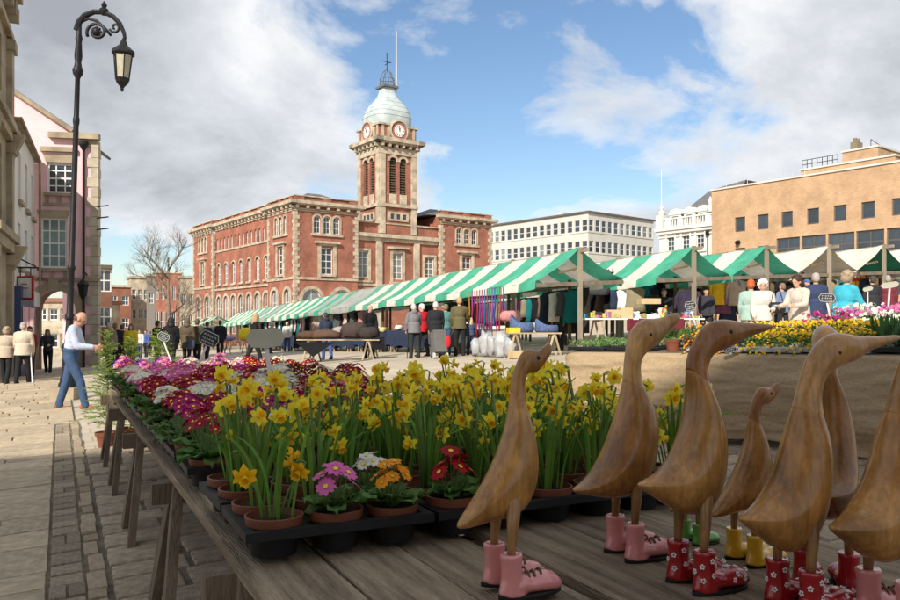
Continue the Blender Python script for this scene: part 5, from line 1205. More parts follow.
# around the stalls
person('blonde woman in black top and trousers walking past the trestles', 254, 24.6, 1.68, 20, 4, (6, 0), ((-18, 8), (20, 8)), ((14, 6, 30), (-6, 8, 10)), (.012, .012, .014), (.014, .014, .016), ('long', (.36, .25, .13)), sleeve=.5)
person('woman in beige jacket behind the plain sign board', 271, 41, 1.6, 60, 6, top=(.34, .28, .2), bottom=(.05, .05, .06), hair=('short', (.4, .36, .3)), coat=.3)
person('woman in white jacket with yellow scarf near the far counters', 287, 43, 1.62, -70, 3, top=(.62, .6, .56), bottom=(.06, .09, .18), hair=('short', (.5, .42, .3)), coat=.3)
person('person in dark hooded blue jacket and jeans behind the coats', 327, 27.2, 1.62, 120, 10, (10, 0), top=(.035, .04, .065), bottom=(.05, .1, .3), hair=('short', (.04, .03, .025)), coat=.2, hood=True)
person('balding trader in black sweater standing behind the coat table', 369.5, 26.6, 1.78, -55, 2, (4, 0), ((5, 3), (-5, 6)), ((8, 8, 12), (12, 10, 30)), (.012, .013, .018), (.02, .02, .022), ('bald', (.12, .08, .06)))
person('older man in grey anorak leaning on a cane at the counter', 414.5, 24.2, 1.66, 112, 6, (12, 0), ((3, 2), (-4, 4)), ((6, 10, 12), (10, 8, 40)), (.17, .165, .18), (.03, .035, .03), ('short', (.45, .43, .42)), coat=.3, hood=True)
q = on_ground(407, 24.2); b = MB(); b.tube([(q.x, q.y, q.z), (q.x+.05, q.y, q.z+.84), (q.x+.12, q.y, q.z+.87)], .014, 6); tag(b.build('walking_stick', M_IRON), 'dark walking stick of the grey anorak man', 'cane')
person('white haired woman in red coat between two older men', 422.5, 25.4, 1.68, 130, 3, (6, -30), top=(.42, .02, .03), bottom=(.03, .03, .03), hair=('short', (.62, .6, .58)), coat=.3)
person('grey haired man in black leather jacket with a shopping trolley', 436, 23.8, 1.68, 100, 5, (10, 0), ((5, 2), (-6, 8)), ((0, 8, 14), (0, 8, 10)), (.022, .023, .026), (.09, .09, .1), ('short', (.5, .48, .46)), coat=.35, bulk=1.05)
person('person in teal top hidden behind the leather jacket', 446, 25.2, 1.62, 90, 2, top=(.08, .2, .19), bottom=(.05, .07, .12), hair=('short', (.2, .14, .09)))
person('tall man in olive jacket and black trousers facing the leads', 459.5, 24.1, 1.78, 95, 2, (4, 0), ((4, 2), (-4, 3)), ((8, 8, 20), (20, 8, 40)), (.115, .10, .05), (.012, .012, .014), ('short', (.36, .25, .12)), coat=.25)
person('fair haired child beside the olive jacketed man', 471, 24.4, 1.15, 110, 3, top=(.06, .08, .14), bottom=(.02, .03, .06), hair=('long', (.55, .4, .22)))
def trolley():
    p = on_ground(440.5, 23.2); root = empty('shopping_trolley', p, R(20), 'grey fabric shopping trolley with red tag behind leather jacket man', 'trolley')
    b = MB(); b.M = RX(R(-14)); b.box(-.2, .2, -.12, .14, .18, .78); b.box(-.19, .19, -.125, .135, .78, .84); b.M = None; b.build('bag', fab('trolley_grey', (.13, .125, .12)), root)
    for x in (-.2, .2):
        b = MB(); b.M = RY(R(90)); b.lathe([(.03, -.02), (.09, -.018), (.09, .018), (.03, .02)], 14); b.M = None; b.build('wheel', mat('pale_wheel', (.5, .5, .5), .5), root, M=T(x, 0, .09))
    b = MB(); b.tube([(-.16, .1, .15), (-.16, .3, 1.0), (.16, .3, 1.0), (.16, .1, .15)], .013, 6); b.build('handle', M_IRON, root)
    b = MB(); b.ell((.19, -.12, .5), .09, .03, .17); b.build('red_pouch', mat('red_cloth', (.6, .02, .02), .6), root, smooth=True)
trolley()
# shoppers on the right, behind the flower stall (their legs are hidden by it)
def stander(label, px, head_y, H, **kw):
    # distance from the head height above the ground plane
    Y = 12.0
    for _ in range(40):
        x = (px-450)/FPX*Y; Y += .6*((gz(x, Y)+H-CAMZ)*FPX/(HOR-head_y) - Y)
    return person(label, px, Y, H, **kw)
stander('red haired person in pale mint cardigan seen from behind', 751, 280, 1.66, face=70, lean=4, head=(4, 0), top=(.30, .42, .37), bottom=(.3, .3, .3), hair=('short', (.42, .09, .02)), coat=.2, bulk=1.1)
cream, _a, _b = stander('white haired woman in cream cardigan with black shoulder bag', 762.5, 280, 1.64, face=-98, lean=2, head=(4, 10), arms=((10, 8, 60, 20), (5, 8, 20)), top=(.54, .51, .46), bottom=(.05, .09, .2), hair=('curly', (.74, .72, .68)), coat=.25, bulk=1.12)
stander('brown haired woman in beige cardigan looking at the flowers', 800, 276, 1.66, face=-150, lean=6, head=(14, 0), arms=((20, 8, 60, 14), (20, 8, 60, 14)), top=(.50, .44, .37), bottom=(.3, .28, .26), hair=('curly', (.045, .02, .015)), coat=.35, bulk=1.08)
stander('grey haired man in navy jacket with backpack facing away', 816, 273.5, 1.74, face=75, lean=3, head=(3, 0), top=(.035, .05, .10), bottom=(.25, .28, .36), hair=('short', (.36, .31, .28)), coat=.25, bulk=1.08)
stander('woman in turquoise fleece with greying curly hair', 843, 271, 1.68, face=20, lean=8, head=(10, 0), arms=((20, 8, 40), (20, 8, 40)), top=(.05, .36, .47), bottom=(.3, .3, .32), hair=('curly', (.30, .22, .15)), coat=.25, bulk=1.15)
def handbag(wr):
    p = wr.location + Vector((.24, -.16, 1.06)); root = empty('handbag', p, R(-20), 'black leather shoulder bag of the white haired woman', 'bag')
    b = MB(); n = 18; b.loft([[(math.cos(2*math.pi*j/n)*w, math.sin(2*math.pi*j/n)*d, z) for j in range(n)] for z, w, d in ((-.13, .12, .05), (-.1, .17, .07), (.02, .18, .07), (.1, .14, .04))]); b.build('pouch', mat('black_leather', (.012, .012, .012), .35, spec=.5), root, smooth=True)
    b = MB(); b.tube([(-.12, 0, .08), (-.06, .04, .35), (.06, .05, .35), (.13, 0, .08)], .012, 6); b.build('strap', MATS['black_leather'], root)
handbag(cream)
extra = [(806, 25.5, 1.78, 'person in blue cap behind the beige cardigan', (.05, .06, .1), ('cap', (.05, .1, .25)), -60), (783, 24, 1.66, 'person in patterned blue top among the stalls', (.15, .2, .32), ('short', (.2, .12, .08)), 120), (873, 23, 1.7, 'dark coated shopper right of the turquoise fleece', (.03, .03, .035), ('short', (.05, .04, .03)), 90), (888, 24, 1.72, 'shopper in maroon jacket near the right edge', (.14, .03, .04), ('short', (.3, .27, .24)), 60), (706, 25, 1.68, 'dark haired trader inside the second stall', (.04, .04, .05), ('short', (.03, .02, .02)), -90), (664, 24.2, 1.7, 'trader in black fleece behind the ornament counter', (.02, .02, .024), ('short', (.06, .04, .03)), -100), (560, 24.5, 1.7, 'trader in dark green top behind the pet beds', (.03, .05, .03), ('short', (.06, .04, .03)), -120)]
for (px, Yp, H, lab, top, hr, f) in extra: person(lab, px, Yp, H, face=f, top=top, bottom=(.03, .03, .04), hair=hr, coat=.25, fine=.02)
flush_solids()
# ------------------------------------------------------------------ the duck and flower bench
TZ = .87
M_BOARD = mat('grey_bench_board', (.29, .225, .155), .9, .5, 5, bump=.5, bscale=40, stretch=(5, .35, 5), objvar=.16, detail=8, spec=.08)
M_BLEG = mat('bench_leg_timber', (.17, .128, .088), .85, .35, 5, bump=.3, bscale=30, stretch=(3, 3, .4), objvar=.15)
def bench():
    root = empty('flower_bench', (0, 0, 0), ANG_V, 'long weathered plank bench on trestles carrying flowers and wooden ducks', 'bench')
    r = random.Random(3); rows_ = [(.455, .69), (.695, .93), (.935, 1.16), (1.215, 1.50), (1.505, 1.80), (1.805, 2.12)]
    for j, (a, c) in enumerate(rows_):
        u = .8 - .3*(j % 2); z = TZ + (.012 if j > 2 else 0) + r.uniform(-.002, .002)
        while u < 8.9:
            L = r.uniform(2.8, 3.8); e = min(u+L, 9.0 + .1*(j % 2))
            b = MB(); n = 5; rings = []
            for i in range(n+1):
                y = u + (e-.006-u)*i/n; w = .003*math.sin(i*2.3+j); rings.append([(a+w, y, z-.035), (c+w, y, z-.035), (c+w, y, z-.004), (c+w-.004, y, z), (a+w+.004, y, z), (a+w, y, z-.004)])
            b.loft(rings); b.build('plank', M_BOARD, root); u = e
    for k, u in enumerate((2.35, 3.8, 5.6, 7.3, 8.75)):
        b = MB(); b.beam((.37, u, TZ-.085), (2.2, u, TZ-.085), .07, .095); b.build('cross_beam', M_BLEG, root)
        for v, out in ((.46, -.06), (2.08, .06)):
            for s in (-1, 1):
                q = uv(u + s*.27, v+out); g = gz(q.x, q.y) + .015
                b = MB(); b.beam((v+out, u+s*.27, g), (v+.02, u+s*.045, TZ-.045), .05, .10, (0, 0, 1)) if False else b.beam((v+out, u+s*.27, g), (v+.02, u+s*.04, TZ-.05), .095, .045, (1, 0, 0))
                b.build('leg', M_BLEG, root)
    return root
bench()

# --- plants -------------------------------------------------------------
M_TRAY = mat('black_plastic_tray', (.012, .012, .013), .5, .3, 12, spec=.22, bump=.08, bscale=30)
M_POT = mat('terracotta_plastic', (.17, .055, .028), .5, .2, 8, spec=.4, objvar=.15); M_SOIL = mat('potting_soil', (.035, .024, .016), .95, .5, 40, bump=.5, bscale=60)
M_DLEAF = mat('daffodil_leaf', (.15, .30, .045), .55, .35, 7, spec=.2, trans=.35, objvar=.25, huevar=.012); M_PLEAF = mat('primula_leaf', (.09, .19, .04), .6, .35, 18, bump=.4, bscale=60, spec=.35, trans=.2, objvar=.25, huevar=.01)
M_DPET = mat('daffodil_petal', (.90, .76, .06), .6, .1, 14, trans=.5, objvar=.08, huevar=.008, spec=.1); M_DTRUMP = mat('daffodil_trumpet', (.84, .50, .012), .55, .12, 20, trans=.3, objvar=.1); M_ODPET = mat('orange_daffodil_petal', (.85, .50, .015), .55, .15, 14, trans=.3)
def petal_mat(n, c): return mat('petal_'+n, c, .6, .18, 30, trans=.25, objvar=.12, spec=.2)
PCOL = {'crimson': (.30, .004, .03), 'white': (.72, .70, .60), 'pink': (.64, .14, .38), 'magenta': (.42, .015, .16), 'purple': (.10, .02, .28), 'orange': (.75, .27, .01), 'red': (.33, .006, .012), 'yellow': (.75, .48, .02), 'darkred': (.13, .006, .015), 'lilac': (.45, .2, .5)}
M_EYEY = mat('flower_eye_yellow', (.78, .5, .02), .6, .1, 20); M_STEM = mat('flower_stem', (.14, .24, .06), .55, .2, 10, trans=.15)
pr = random.Random(21)
def strap_leaf(L, w, bend, seed):
    b = MB(); n = 8; r = random.Random(seed); tw = r.uniform(-.5, .5); ids = []
    y = z = 0.0; a = 0.04
    for i in range(n+1):
        t = i/n; ww = w*(.75 + .5*t - 1.1*max(0, t-.72)**1.0*3.0*.33) * (1 if t < .96 else .15)
        ww = w*min(1, .7+.8*t)*(1 if t < .7 else max(.06, 1-((t-.7)/.3)**2))
        c, s = math.cos(tw*t), math.sin(tw*t)
        ids.append([b.V((-ww/2*c, y - ww/2*s - .0018, z)), b.V((0, y + .003, z)), b.V((ww/2*c, y + ww/2*s - .0018, z))])
        a = .05 + bend*t**2.2; y += math.sin(a)*L/n; z += math.cos(a)*L/n
    for p, q in zip(ids[:-1], ids[1:]):
        for k in (0, 1): b.F((p[k], p[k+1], q[k+1], q[k]))
    return b.mesh('leaf', M_DLEAF, smooth=True)
DLEAVES = [strap_leaf(pr.uniform(.24, .36), pr.uniform(.012, .017), pr.choice((.2, .5, .9, 1.5, 2.0)), i) for i in range(10)]
def daff_meshes():
    out = []
    for k in range(4):
        r = random.Random(k+50); b = MB()       # faces +y, petals in the xz plane
        for i in range(6):
            a = i*math.pi/3 + .1*k; off = .002*(i % 2); L = .041*r.uniform(.92, 1.08); W = .027; M = RY(a) ; b.M = M; rows_ = []
            for t, w, y in ((.1, .35, .0), (.35, .95, .002), (.62, 1.0, .005 + r.uniform(-.006, .006)), (.85, .6, .004 + r.uniform(-.010, .008)), (1.0, .08, r.uniform(-.012, .008))):
                rows_.append([b.V((-W/2*w, y+off-.003, L*t)), b.V((0, y+off, L*t)), b.V((W/2*w, y+off-.003, L*t))])
            for p, q in zip(rows_[:-1], rows_[1:]):
                for j in (0, 1): b.F((p[j], p[j+1], q[j+1], q[j]))
        b.M = None; pm = b.mesh('petals', M_DPET, smooth=True)
        b = MB(); n = 18; rings = []
        for rr, y in ((.007, 0), (.0095, .012), (.0115, .024), (.0135, .031), (.0175, .034)):
            rings.append([(math.cos(2*math.pi*j/n)*rr*(1 + (.13 if y > .03 else 0)*(-1)**j), y + (.002*(-1)**j if y > .03 else 0), math.sin(2*math.pi*j/n)*rr*(1 + (.13 if y > .03 else 0)*(-1)**j)) for j in range(n)])
        b.loft(rings, cap=False); b.F([b.V(p) for p in [(math.cos(2*math.pi*j/n)*.009, .010, math.sin(2*math.pi*j/n)*.009) for j in range(n)]]); tm = b.mesh('trumpet', M_DTRUMP, smooth=True)
        out.append((pm, tm))
    return out
DAFF = daff_meshes()
def pot_mesh():
    b = MB(); b.lathe([(.058, 0), (.074, .085), (.082, .086), (.086, .112), (.080, .113), (.078, .095), (.02, .094)], 20); return b.mesh('pot', M_POT, smooth=False, fix=True)
POT = pot_mesh(); POT.polygons.foreach_set('use_smooth', [True]*len(POT.polygons)); POT.set_sharp_from_angle(angle=R(35))
_b = MB(); _b.lathe([(.0785, .094), (.05, .099), (.01, .101)], 16); SOIL = _b.mesh('soil', M_SOIL, smooth=True)
def make_daffodil(seed, nf, nl=17, orange=False):
    r = random.Random(seed); root = empty('potted_daffodil', (0, 0, 0)); link('pot', POT, root); link('soil', SOIL, root)
    for i in range(nl):
        a = r.uniform(0, 6.28); rr = r.uniform(.0, .05)
        link('leaf', r.choice(DLEAVES), root, T(rr*math.cos(a), rr*math.sin(a), .09) @ RZ(a-math.pi/2 + r.uniform(-.6, .6)) @ RX(-r.uniform(.0, .16)) @ SC(r.uniform(.85, 1.12)))
    for i in range(nf):
        a = r.uniform(0, 6.28); rr = r.uniform(0, .035); h = r.choice((r.uniform(.17, .30), r.uniform(.27, .37), r.uniform(.29, .38))) if not orange else r.uniform(.1, .2); o = r.uniform(.02, .09); d = Vector((math.cos(a), math.sin(a), 0))
        p0 = d*rr + Vector((0, 0, .09)); p1 = d*(rr+o*.4) + Vector((0, 0, .09+h*.6)); p2 = d*(rr+o) + Vector((0, 0, .09+h)); fd = r.uniform(0, 6.28) if r.random() < .62 else R(-95) + r.uniform(-1.1, 1.1) - ANG_V; f = Vector((math.cos(fd), math.sin(fd), 0)); p3 = p2 + f*.016 + Vector((0, 0, .008)); p4 = p2 + f*.034 + Vector((0, 0, -.002))
        b = MB(); b.tube([p0, p1, p2, p3, p4], [.0042, .004, .0036, .0032, .0036], 6); st = b.build('stem', M_STEM, root, smooth=True, fix=False)
        pm, tm = r.choice(DAFF); M = T(p4 + f*.004) @ RZ(fd-math.pi/2) @ RX(r.uniform(-.75, .35)) @ RY(r.random()) @ SC(r.uniform(.66, .96))
        fl = link('flower', pm, root, M); link('trumpet', tm, fl)
        if orange: fl.data = ODAFF
    return root
ODAFF = DAFF[0][0].copy(); ODAFF.materials.clear(); ODAFF.materials.append(M_ODPET)
def primula_leaf(seed, L=.095, W=.055):
    r = random.Random(seed); b = MB(); n = 6; ids = []; y = .012; z = 0; a = r.uniform(.5, .9)
    for i in range(n+1):
        t = i/n; w = W*(.25 + .75*math.sin(math.pi*min(1, t*.62+.12)))*(1 if t < .85 else .65 if t < 1 else .2)
        ids.append([b.V((x*w, y, z + .006*math.sin(i*2.1+k*1.3+seed) - .10*abs(x)*w + (.016*abs(x) if abs(x) > .3 else 0))) for k, x in enumerate((-.5, -.28, 0, .28, .5))])
        y += math.cos(a)*L/n; z += math.sin(a)*L/n; a -= r.uniform(.12, .3)
    for p, q in zip(ids[:-1], ids[1:]):
        for k in range(4): b.F((p[k], p[k+1], q[k+1], q[k]))
    return b
PLEAVES = [primula_leaf(i).mesh('leaf', M_PLEAF, smooth=True) for i in range(5)]
def primula_bloom(b, M, r, size=.021, petal=0, eye=1, lite=False):
    old = b.M; b.M = M
    for i in range(5):
        a = i*2*math.pi/5 + r.uniform(-.08, .08); c, s = math.cos(a), math.sin(a)
        def P(t, w, z): return (c*t*size - s*w*size, s*t*size + c*w*size, z)
        k = r.uniform(-.002, .003); b.m = petal
        if lite: b.poly([P(.12, 0, 0), P(.7, -.5, .004+k), P(.98, 0, .002), P(.7, .5, .004+k)])
        else:
            v = [b.V(P(*q)) for q in ((.12, -.08, 0), (.12, .08, 0), (.55, -.46, .003), (.55, 0, .005), (.55, .46, .003), (.92, -.44, .004+k), (.86, 0, .004), (.92, .44, .002-k), (1.04, -.2, .001), (1.04, .2, .001))]
            for f in ((0, 1, 3), (0, 3, 2), (1, 4, 3), (2, 3, 6, 5), (3, 4, 7, 6), (5, 6, 8), (6, 7, 9)): b.F([v[j] for j in f])
    b.m = eye; n = 6; b.poly([(math.cos(6.283*j/n)*.27*size, math.sin(6.283*j/n)*.27*size, .0045) for j in range(n)])
    b.m = 0; b.M = old
def orient(n, p, spin):
    q = Vector((0, 0, 1)).rotation_difference(n.normalized()).to_matrix().to_4x4(); return T(p) @ q @ RZ(spin)
def make_primula(color, seed, detailed=False, nb=11, height=.085, spread=.062, lk=1.0):
    r = random.Random(seed); root = empty('potted_primula', (0, 0, 0)); link('pot', POT if detailed else POT, root)
    pm = petal_mat(color, PCOL[color]); eye = M_EYEY if color != 'orange' else petal_mat('yellow', PCOL['yellow'])
    if detailed:
        link('soil', SOIL, root)
        for i in range(13):
            a = i*2.4 + r.uniform(-.2, .2); k = 1.15 - .035*i
            link('leaf', r.choice(PLEAVES), root, T(0, 0, .096+.002*i) @ RZ(a) @ RX(r.uniform(-.1, .25)) @ SC(k*lk*r.uniform(.9, 1.15)))
    else:
        b = MB()
        for i in range(12):
            q = primula_leaf(r.randrange(5)); b.M = T(0, 0, .096+.002*i) @ RZ(i*2.4) @ RX(r.uniform(-.1, .25)) @ SC((1.15-.035*i)*lk); o = len(b.v)
            for v in q.v: b.V(v)
            for f in q.f: b.F([o+j for j in f])
        b.M = None; tag(b.build('foliage', M_PLEAF, root, smooth=True, fix=False), kind='stuff')
    jb = MB()
    for i in range(nb):
        a = i*2.4; t = math.sqrt((i+.5)/nb); p = Vector((math.cos(a)*t*spread, math.sin(a)*t*spread, .096+height+.055*(1-t*t) + r.uniform(-.015, .018))); nrm = Vector((math.cos(a)*t*1.1 + r.uniform(-.25, .25), math.sin(a)*t*1.1 + r.uniform(-.25, .25), 1))
        M = orient(nrm, p, r.random()*6)
        if detailed:
            b = MB(); primula_bloom(b, Matrix.Identity(4), r, .031 if color in ('pink', 'red') else .024); fl = b.build('flower', [pm, eye], root, smooth=True, fix=False, M=M)
            b = MB(); b.tube([Vector((0, 0, .1)) + Vector((p.x*.2, p.y*.2, 0)), p*.6 + Vector((0, 0, .03)), p - nrm*.002], .0022, 5); b.build('stem', M_STEM, root, fix=False)
        else: primula_bloom(jb, M, r, .027, lite=True)
    if not detailed: tag(jb.build('flowers', [pm, eye], root, fix=False), kind='stuff')
    return root
def make_tray():
    root = empty('plant_tray', (0, 0, 0)); b = MB(); w, d = .285, .195
    for (x0, x1, y0, y1) in ((-w, w, -d, -d+.03), (-w, w, d-.03, d), (-w, -w+.03, -d+.03, d-.03), (w-.03, w, -d+.03, d-.03)): b.box(x0, x1, y0, y1, .062, .088)
    b.box(-w+.028, w-.028, -d+.028, d-.028, .066, .072); b.build('rim', M_TRAY, root)
    for i in range(3):
        for j in range(2):
            b = MB(); b.lathe([(.066, .0), (.078, .066)], 16, ((i-1)*.185, (j-.5)*.185, 0)); b.build('cup', M_TRAY, root, angle=40)
    return root
def place(root, u, v, z, rz=0.0, sc=1.0, label=None, cat=None, group=None):
    p = uv(u, v); root.location = (p.x, p.y, z); root.rotation_euler = (0, 0, ANG_V + rz); root.scale = (sc, sc, sc); tag(root, label, cat, group)
_tpl = {}
def inst(key, maker):
    if key not in _tpl: _tpl[key] = maker(); return _tpl[key]
    return copy_tree(_tpl[key])
ZP_ = TZ + .012 + .004
def tray_at(u, v, label): place(inst('tray', make_tray), u, v, ZP_, pr.uniform(-.02, .02), 1, label, 'tray', 'black plant trays on the bench')
ORD = ['front', 'second', 'third', 'fourth', 'fifth', 'sixth', 'seventh', 'eighth', 'ninth', 'tenth', 'eleventh', 'twelfth', 'thirteenth', 'fourteenth', 'fifteenth', 'sixteenth']
WHERE = ['']
def daff(u, v, k=None, label=None, sc=1.0):
    k = pr.randrange(9) if k is None else k
    place(inst(('d', k), lambda: make_daffodil(100+k, 5 + k % 3, 14)), u, v, ZP_, pr.uniform(-.5, .5), sc*pr.uniform(.95, 1.06), label or ('yellow daffodil pot, ' + WHERE[0]), 'daffodil', 'potted yellow daffodils')
def prim(color, u, v, detailed=False, label=None, k=None):
    k = pr.randrange(3) if k is None else k
    place(inst(('p', color, k, detailed), lambda: make_primula(color, 7*k+len(color), detailed, nb=19 if not detailed else (8 if color in ('pink', 'red') else 11) if label and 'front' in label else 14, height=.14 if not (label and 'front' in label) else .085, spread=.083 if not (label and 'front' in label) else .062, lk=1.35 if not (label and 'front' in label) else 1.05)), u, v, ZP_, pr.uniform(0, 6), pr.uniform(.82, 1.2) if not detailed else pr.uniform(.95, 1.04), label or ('%s primula pot, ' % color + WHERE[0]), 'primula', 'potted %s primulas' % color)
cols3 = [.745, 1.325, 1.90]
front = [['odaff', 'pink', 'orange'], ['red', 'daff', 'daff'], ['daff', 'daff', 'daff']]
lab_front = {'pink': 'pot of pink yellow eyed primulas at the front tray corner', 'orange': 'pot of orange primulas in the front tray', 'red': 'pot of deep red primulas in the front tray beside the first duck'}
nrow = 0; rows_u = [2.38, 2.81, 3.26]; u = 3.70
while u < 8.8: rows_u.append(u); u += .425
ptn = ['crimson', 'white', 'crimson', 'pink', 'crimson', 'white', 'magenta', 'pink', 'white', 'crimson', 'pink', 'purple', 'pink', 'purple', 'white']
for ri, u0 in enumerate(rows_u):
    for ci, v0 in enumerate(cols3):
        uu = u0 + (.22 if ci == 0 and ri >= 2 else 0)
        if uu > 8.75: continue
        tray_at(uu, v0, ['front left tray of mixed pots at the bench corner', 'front middle tray of pots behind the first duck', 'front right tray of daffodils behind the ducks'][ci] if ri == 0 else 'black plant tray, %s tray row from the ducks, %s tray' % (ORD[ri], ['left', 'middle', 'right'][ci]))
        for i in range(3):
            for j in range(2):
                WHERE[0] = '%s tray row from the ducks, %s tray, %s %s' % (ORD[ri], ['left', 'middle', 'right'][ci], ['near', 'far'][j], ['left', 'centre', 'right'][i])
                pu, pv = uu + (j-.5)*.185, v0 + (i-1)*.185
                if ri == 0 and j == 0:
                    kind = front[ci][i]
                    if kind == 'odaff': place(inst('od', lambda: make_daffodil(77, 4, 8, True)), pu, pv, ZP_, 0, 1, 'pot of drooping orange daffodils at the left bench edge', 'daffodil', 'potted orange daffodil')
                    elif kind == 'daff': daff(pu, pv)
                    else: prim(kind, pu, pv, True, lab_front[kind], 0)
                elif ri == 0: 
                    if ci == 0 and i == 0: daff(pu, pv)
                    elif ci == 0 and i == 2: prim('white', pu, pv, True, 'pot of white primulas behind the pink front ones', 0)
                    else: daff(pu, pv)
                elif ri == 1: 
                    daff(pu, pv)
                elif ri == 2:
                    if ci == 0: prim('crimson' if i < 2 else 'white', pu, pv, True, None, 1)
                    else: daff(pu, pv)
                elif ri == 3 and ci == 2 and i > 0: daff(pu, pv)
                else:
                    c = [['magenta', 'crimson', 'crimson'], ['crimson', 'crimson', 'white'], ['white', 'crimson', 'crimson'], ['crimson', 'white', 'crimson'], ['crimson', 'crimson', 'darkred'], ['pink', 'white', 'crimson'], ['white', 'crimson', 'darkred'], ['pink', 'magenta', 'white'], ['pink', 'crimson', 'crimson'], ['magenta', 'pink', 'darkred'], ['pink', 'white', 'crimson'], ['purple', 'pink', 'white'], ['purple', 'purple', 'magenta']][min(12, ri-3)][ci]
                    if pr.random() < .10: c = pr.choice(('white', 'pink', 'crimson'))
                    prim(c, pu, pv)

# feathery conifers at the far bench end
def conifer(label, px, Y, H, W, seed):
    r = random.Random(seed); p = on_ground(px, Y); root = empty('young_conifer', p, 0, label, 'conifer', 'young conifers at the bench end'); link('pot', POT, root, SC(1.6))
    b = MB(); b.tube([(0, 0, .15), (.01, 0, H*.5), (-.01, .01, H)], [.016, .011, .003], 6); b.build('stem', mat('conifer_stem', (.14, .12, .05), .8), root)
    c = MB(); nb = 78
    for i in range(nb):
        t = (i+.5)/nb; z = .25 + (H-.25)*t; a = i*2.4 + r.uniform(-.5, .5); L = W*(1.0-.75*t)*r.uniform(.6, 1.2); d = Vector((math.cos(a), math.sin(a), .25+.7*t)).normalized(); pos = Vector((0, 0, z)); sd = d.cross(Vector((0, 0, 1))).normalized()
        for k in range(10):
            s = k/9; q = pos + d*L*s + Vector((0, 0, -.28*L*s*s))
            for sgn in (-1, 1):
                e = (d*.75 + sd*sgn*.75 + Vector((0, 0, r.uniform(-.3, .2)))).normalized(); l = L*.36*(1-.6*s)+.012; w = e.cross(Vector((r.uniform(-1, 1), r.uniform(-1, 1), 1))).normalized()*.0065
                c.poly([q, q+e*l*.5+w, q+e*l, q+e*l*.5-w])
                for m_ in (.3, .5, .7, .9):
                    qq = q + e*l*m_; e2 = (e + sd*r.uniform(-1.2, 1.2) + Vector((0, 0, r.uniform(-.9, .6)))).normalized(); w2 = e2.cross(e); w2 = w2.normalized()*.004 if w2.length > .01 else w; c.poly([qq, qq+e2*l*.16+w2, qq+e2*l*.34, qq+e2*l*.16-w2])
    tag(c.build('crown', mat('conifer_green', (.25, .33, .08), .75, .4, 9, trans=.35, spec=.1), root, fix=False), kind='stuff')
conifer('tall feathery conifer standing at the left corner of the bench end', 107, 9.3, 1.36, .34, 1); conifer('smaller feathery conifer second along the bench end', 131, 9.6, 1.24, .38, 2); conifer('bushy feathery conifer right of the other two', 160, 9.5, 1.30, .48, 3)
# price signs
M_SLATEB = mat('chalk_board', (.035, .037, .04), .7, .2, 10); M_CHALK = mat('chalk', (.65, .65, .63), .9, .2, 40); M_STAKE = mat('white_plastic_stake', (.62, .61, .57), .5, .1); M_BACK = mat('drab_board_back', (.42, .42, .33), .7, .12, 6)
def price_sign(label, px, py, Y, w, h, tilt, foot, back=False, yaw=0):
    c = at(px, py, Y); root = empty('price_sign', c, yaw, label, 'price sign', 'price signs among the flowers'); root.rotation_euler = (0, tilt, yaw)
    pts = [(-.5, .05), (-.38, -.42), (0, -.5), (.38, -.42), (.5, .05), (.36, .5), (-.36, .5)]; b = MB(); b.extrude([(x*w, 0, z*h) for x, z in pts], (0, .006, 0)); b.build('board', M_BACK if back else M_SLATEB, root)
    if not back:
        b = MB(); n = len(pts)
        for i in range(n):
            a, d = pts[i], pts[(i+1) % n]; b.beam((a[0]*w*.93, -.002, a[1]*h*.9), (d[0]*w*.93, -.002, d[1]*h*.9), .002+w*.008, .003, (0, 1, 0))
        b.build('border', M_CHALK, root); r = random.Random(int(px)); b = MB()
        for row in (.22, -.02, -.24):
            x = -.3*w
            while x < .28*w:
                l = w*r.uniform(.05, .11); z = row*h; b.beam((x, -.003, z + r.uniform(-.05, .05)*h), (x+l*.8, -.003, z + r.uniform(-.07, .07)*h), .002+w*.010, .003, (0, 1, 0)); b.beam((x+l*.4, -.003, z-.06*h), (x+l*.5, -.003, z+.07*h), .0015+w*.007, .003, (0, 1, 0)); x += l*1.25
        b.build('chalk_marks', M_CHALK, root)
    f = at(foot[0], foot[1], Y); s = MB(); L = (f - c).length; M = root.rotation_euler.to_matrix().to_4x4().inverted(); d = (M @ (f-c)); s.beam(Vector((0, .012, -h*.3)), d, w*.10, .006, (0, 1, 0)); s.build('stake', M_STAKE, root)
price_sign('small chalk price sign in front of the bushy conifer', 163.5, 337, 7.6, .125, .085, R(22), (175, 372)); price_sign('chalk price sign with white border leaning left of the woman in black', 209, 339, 6.0, .165, .115, R(24), (197, 368)); price_sign('plain drab back of a price sign above the crimson primulas', 265.5, 338.5, 4.3, .215, .105, R(-3), (270.5, 382), True)

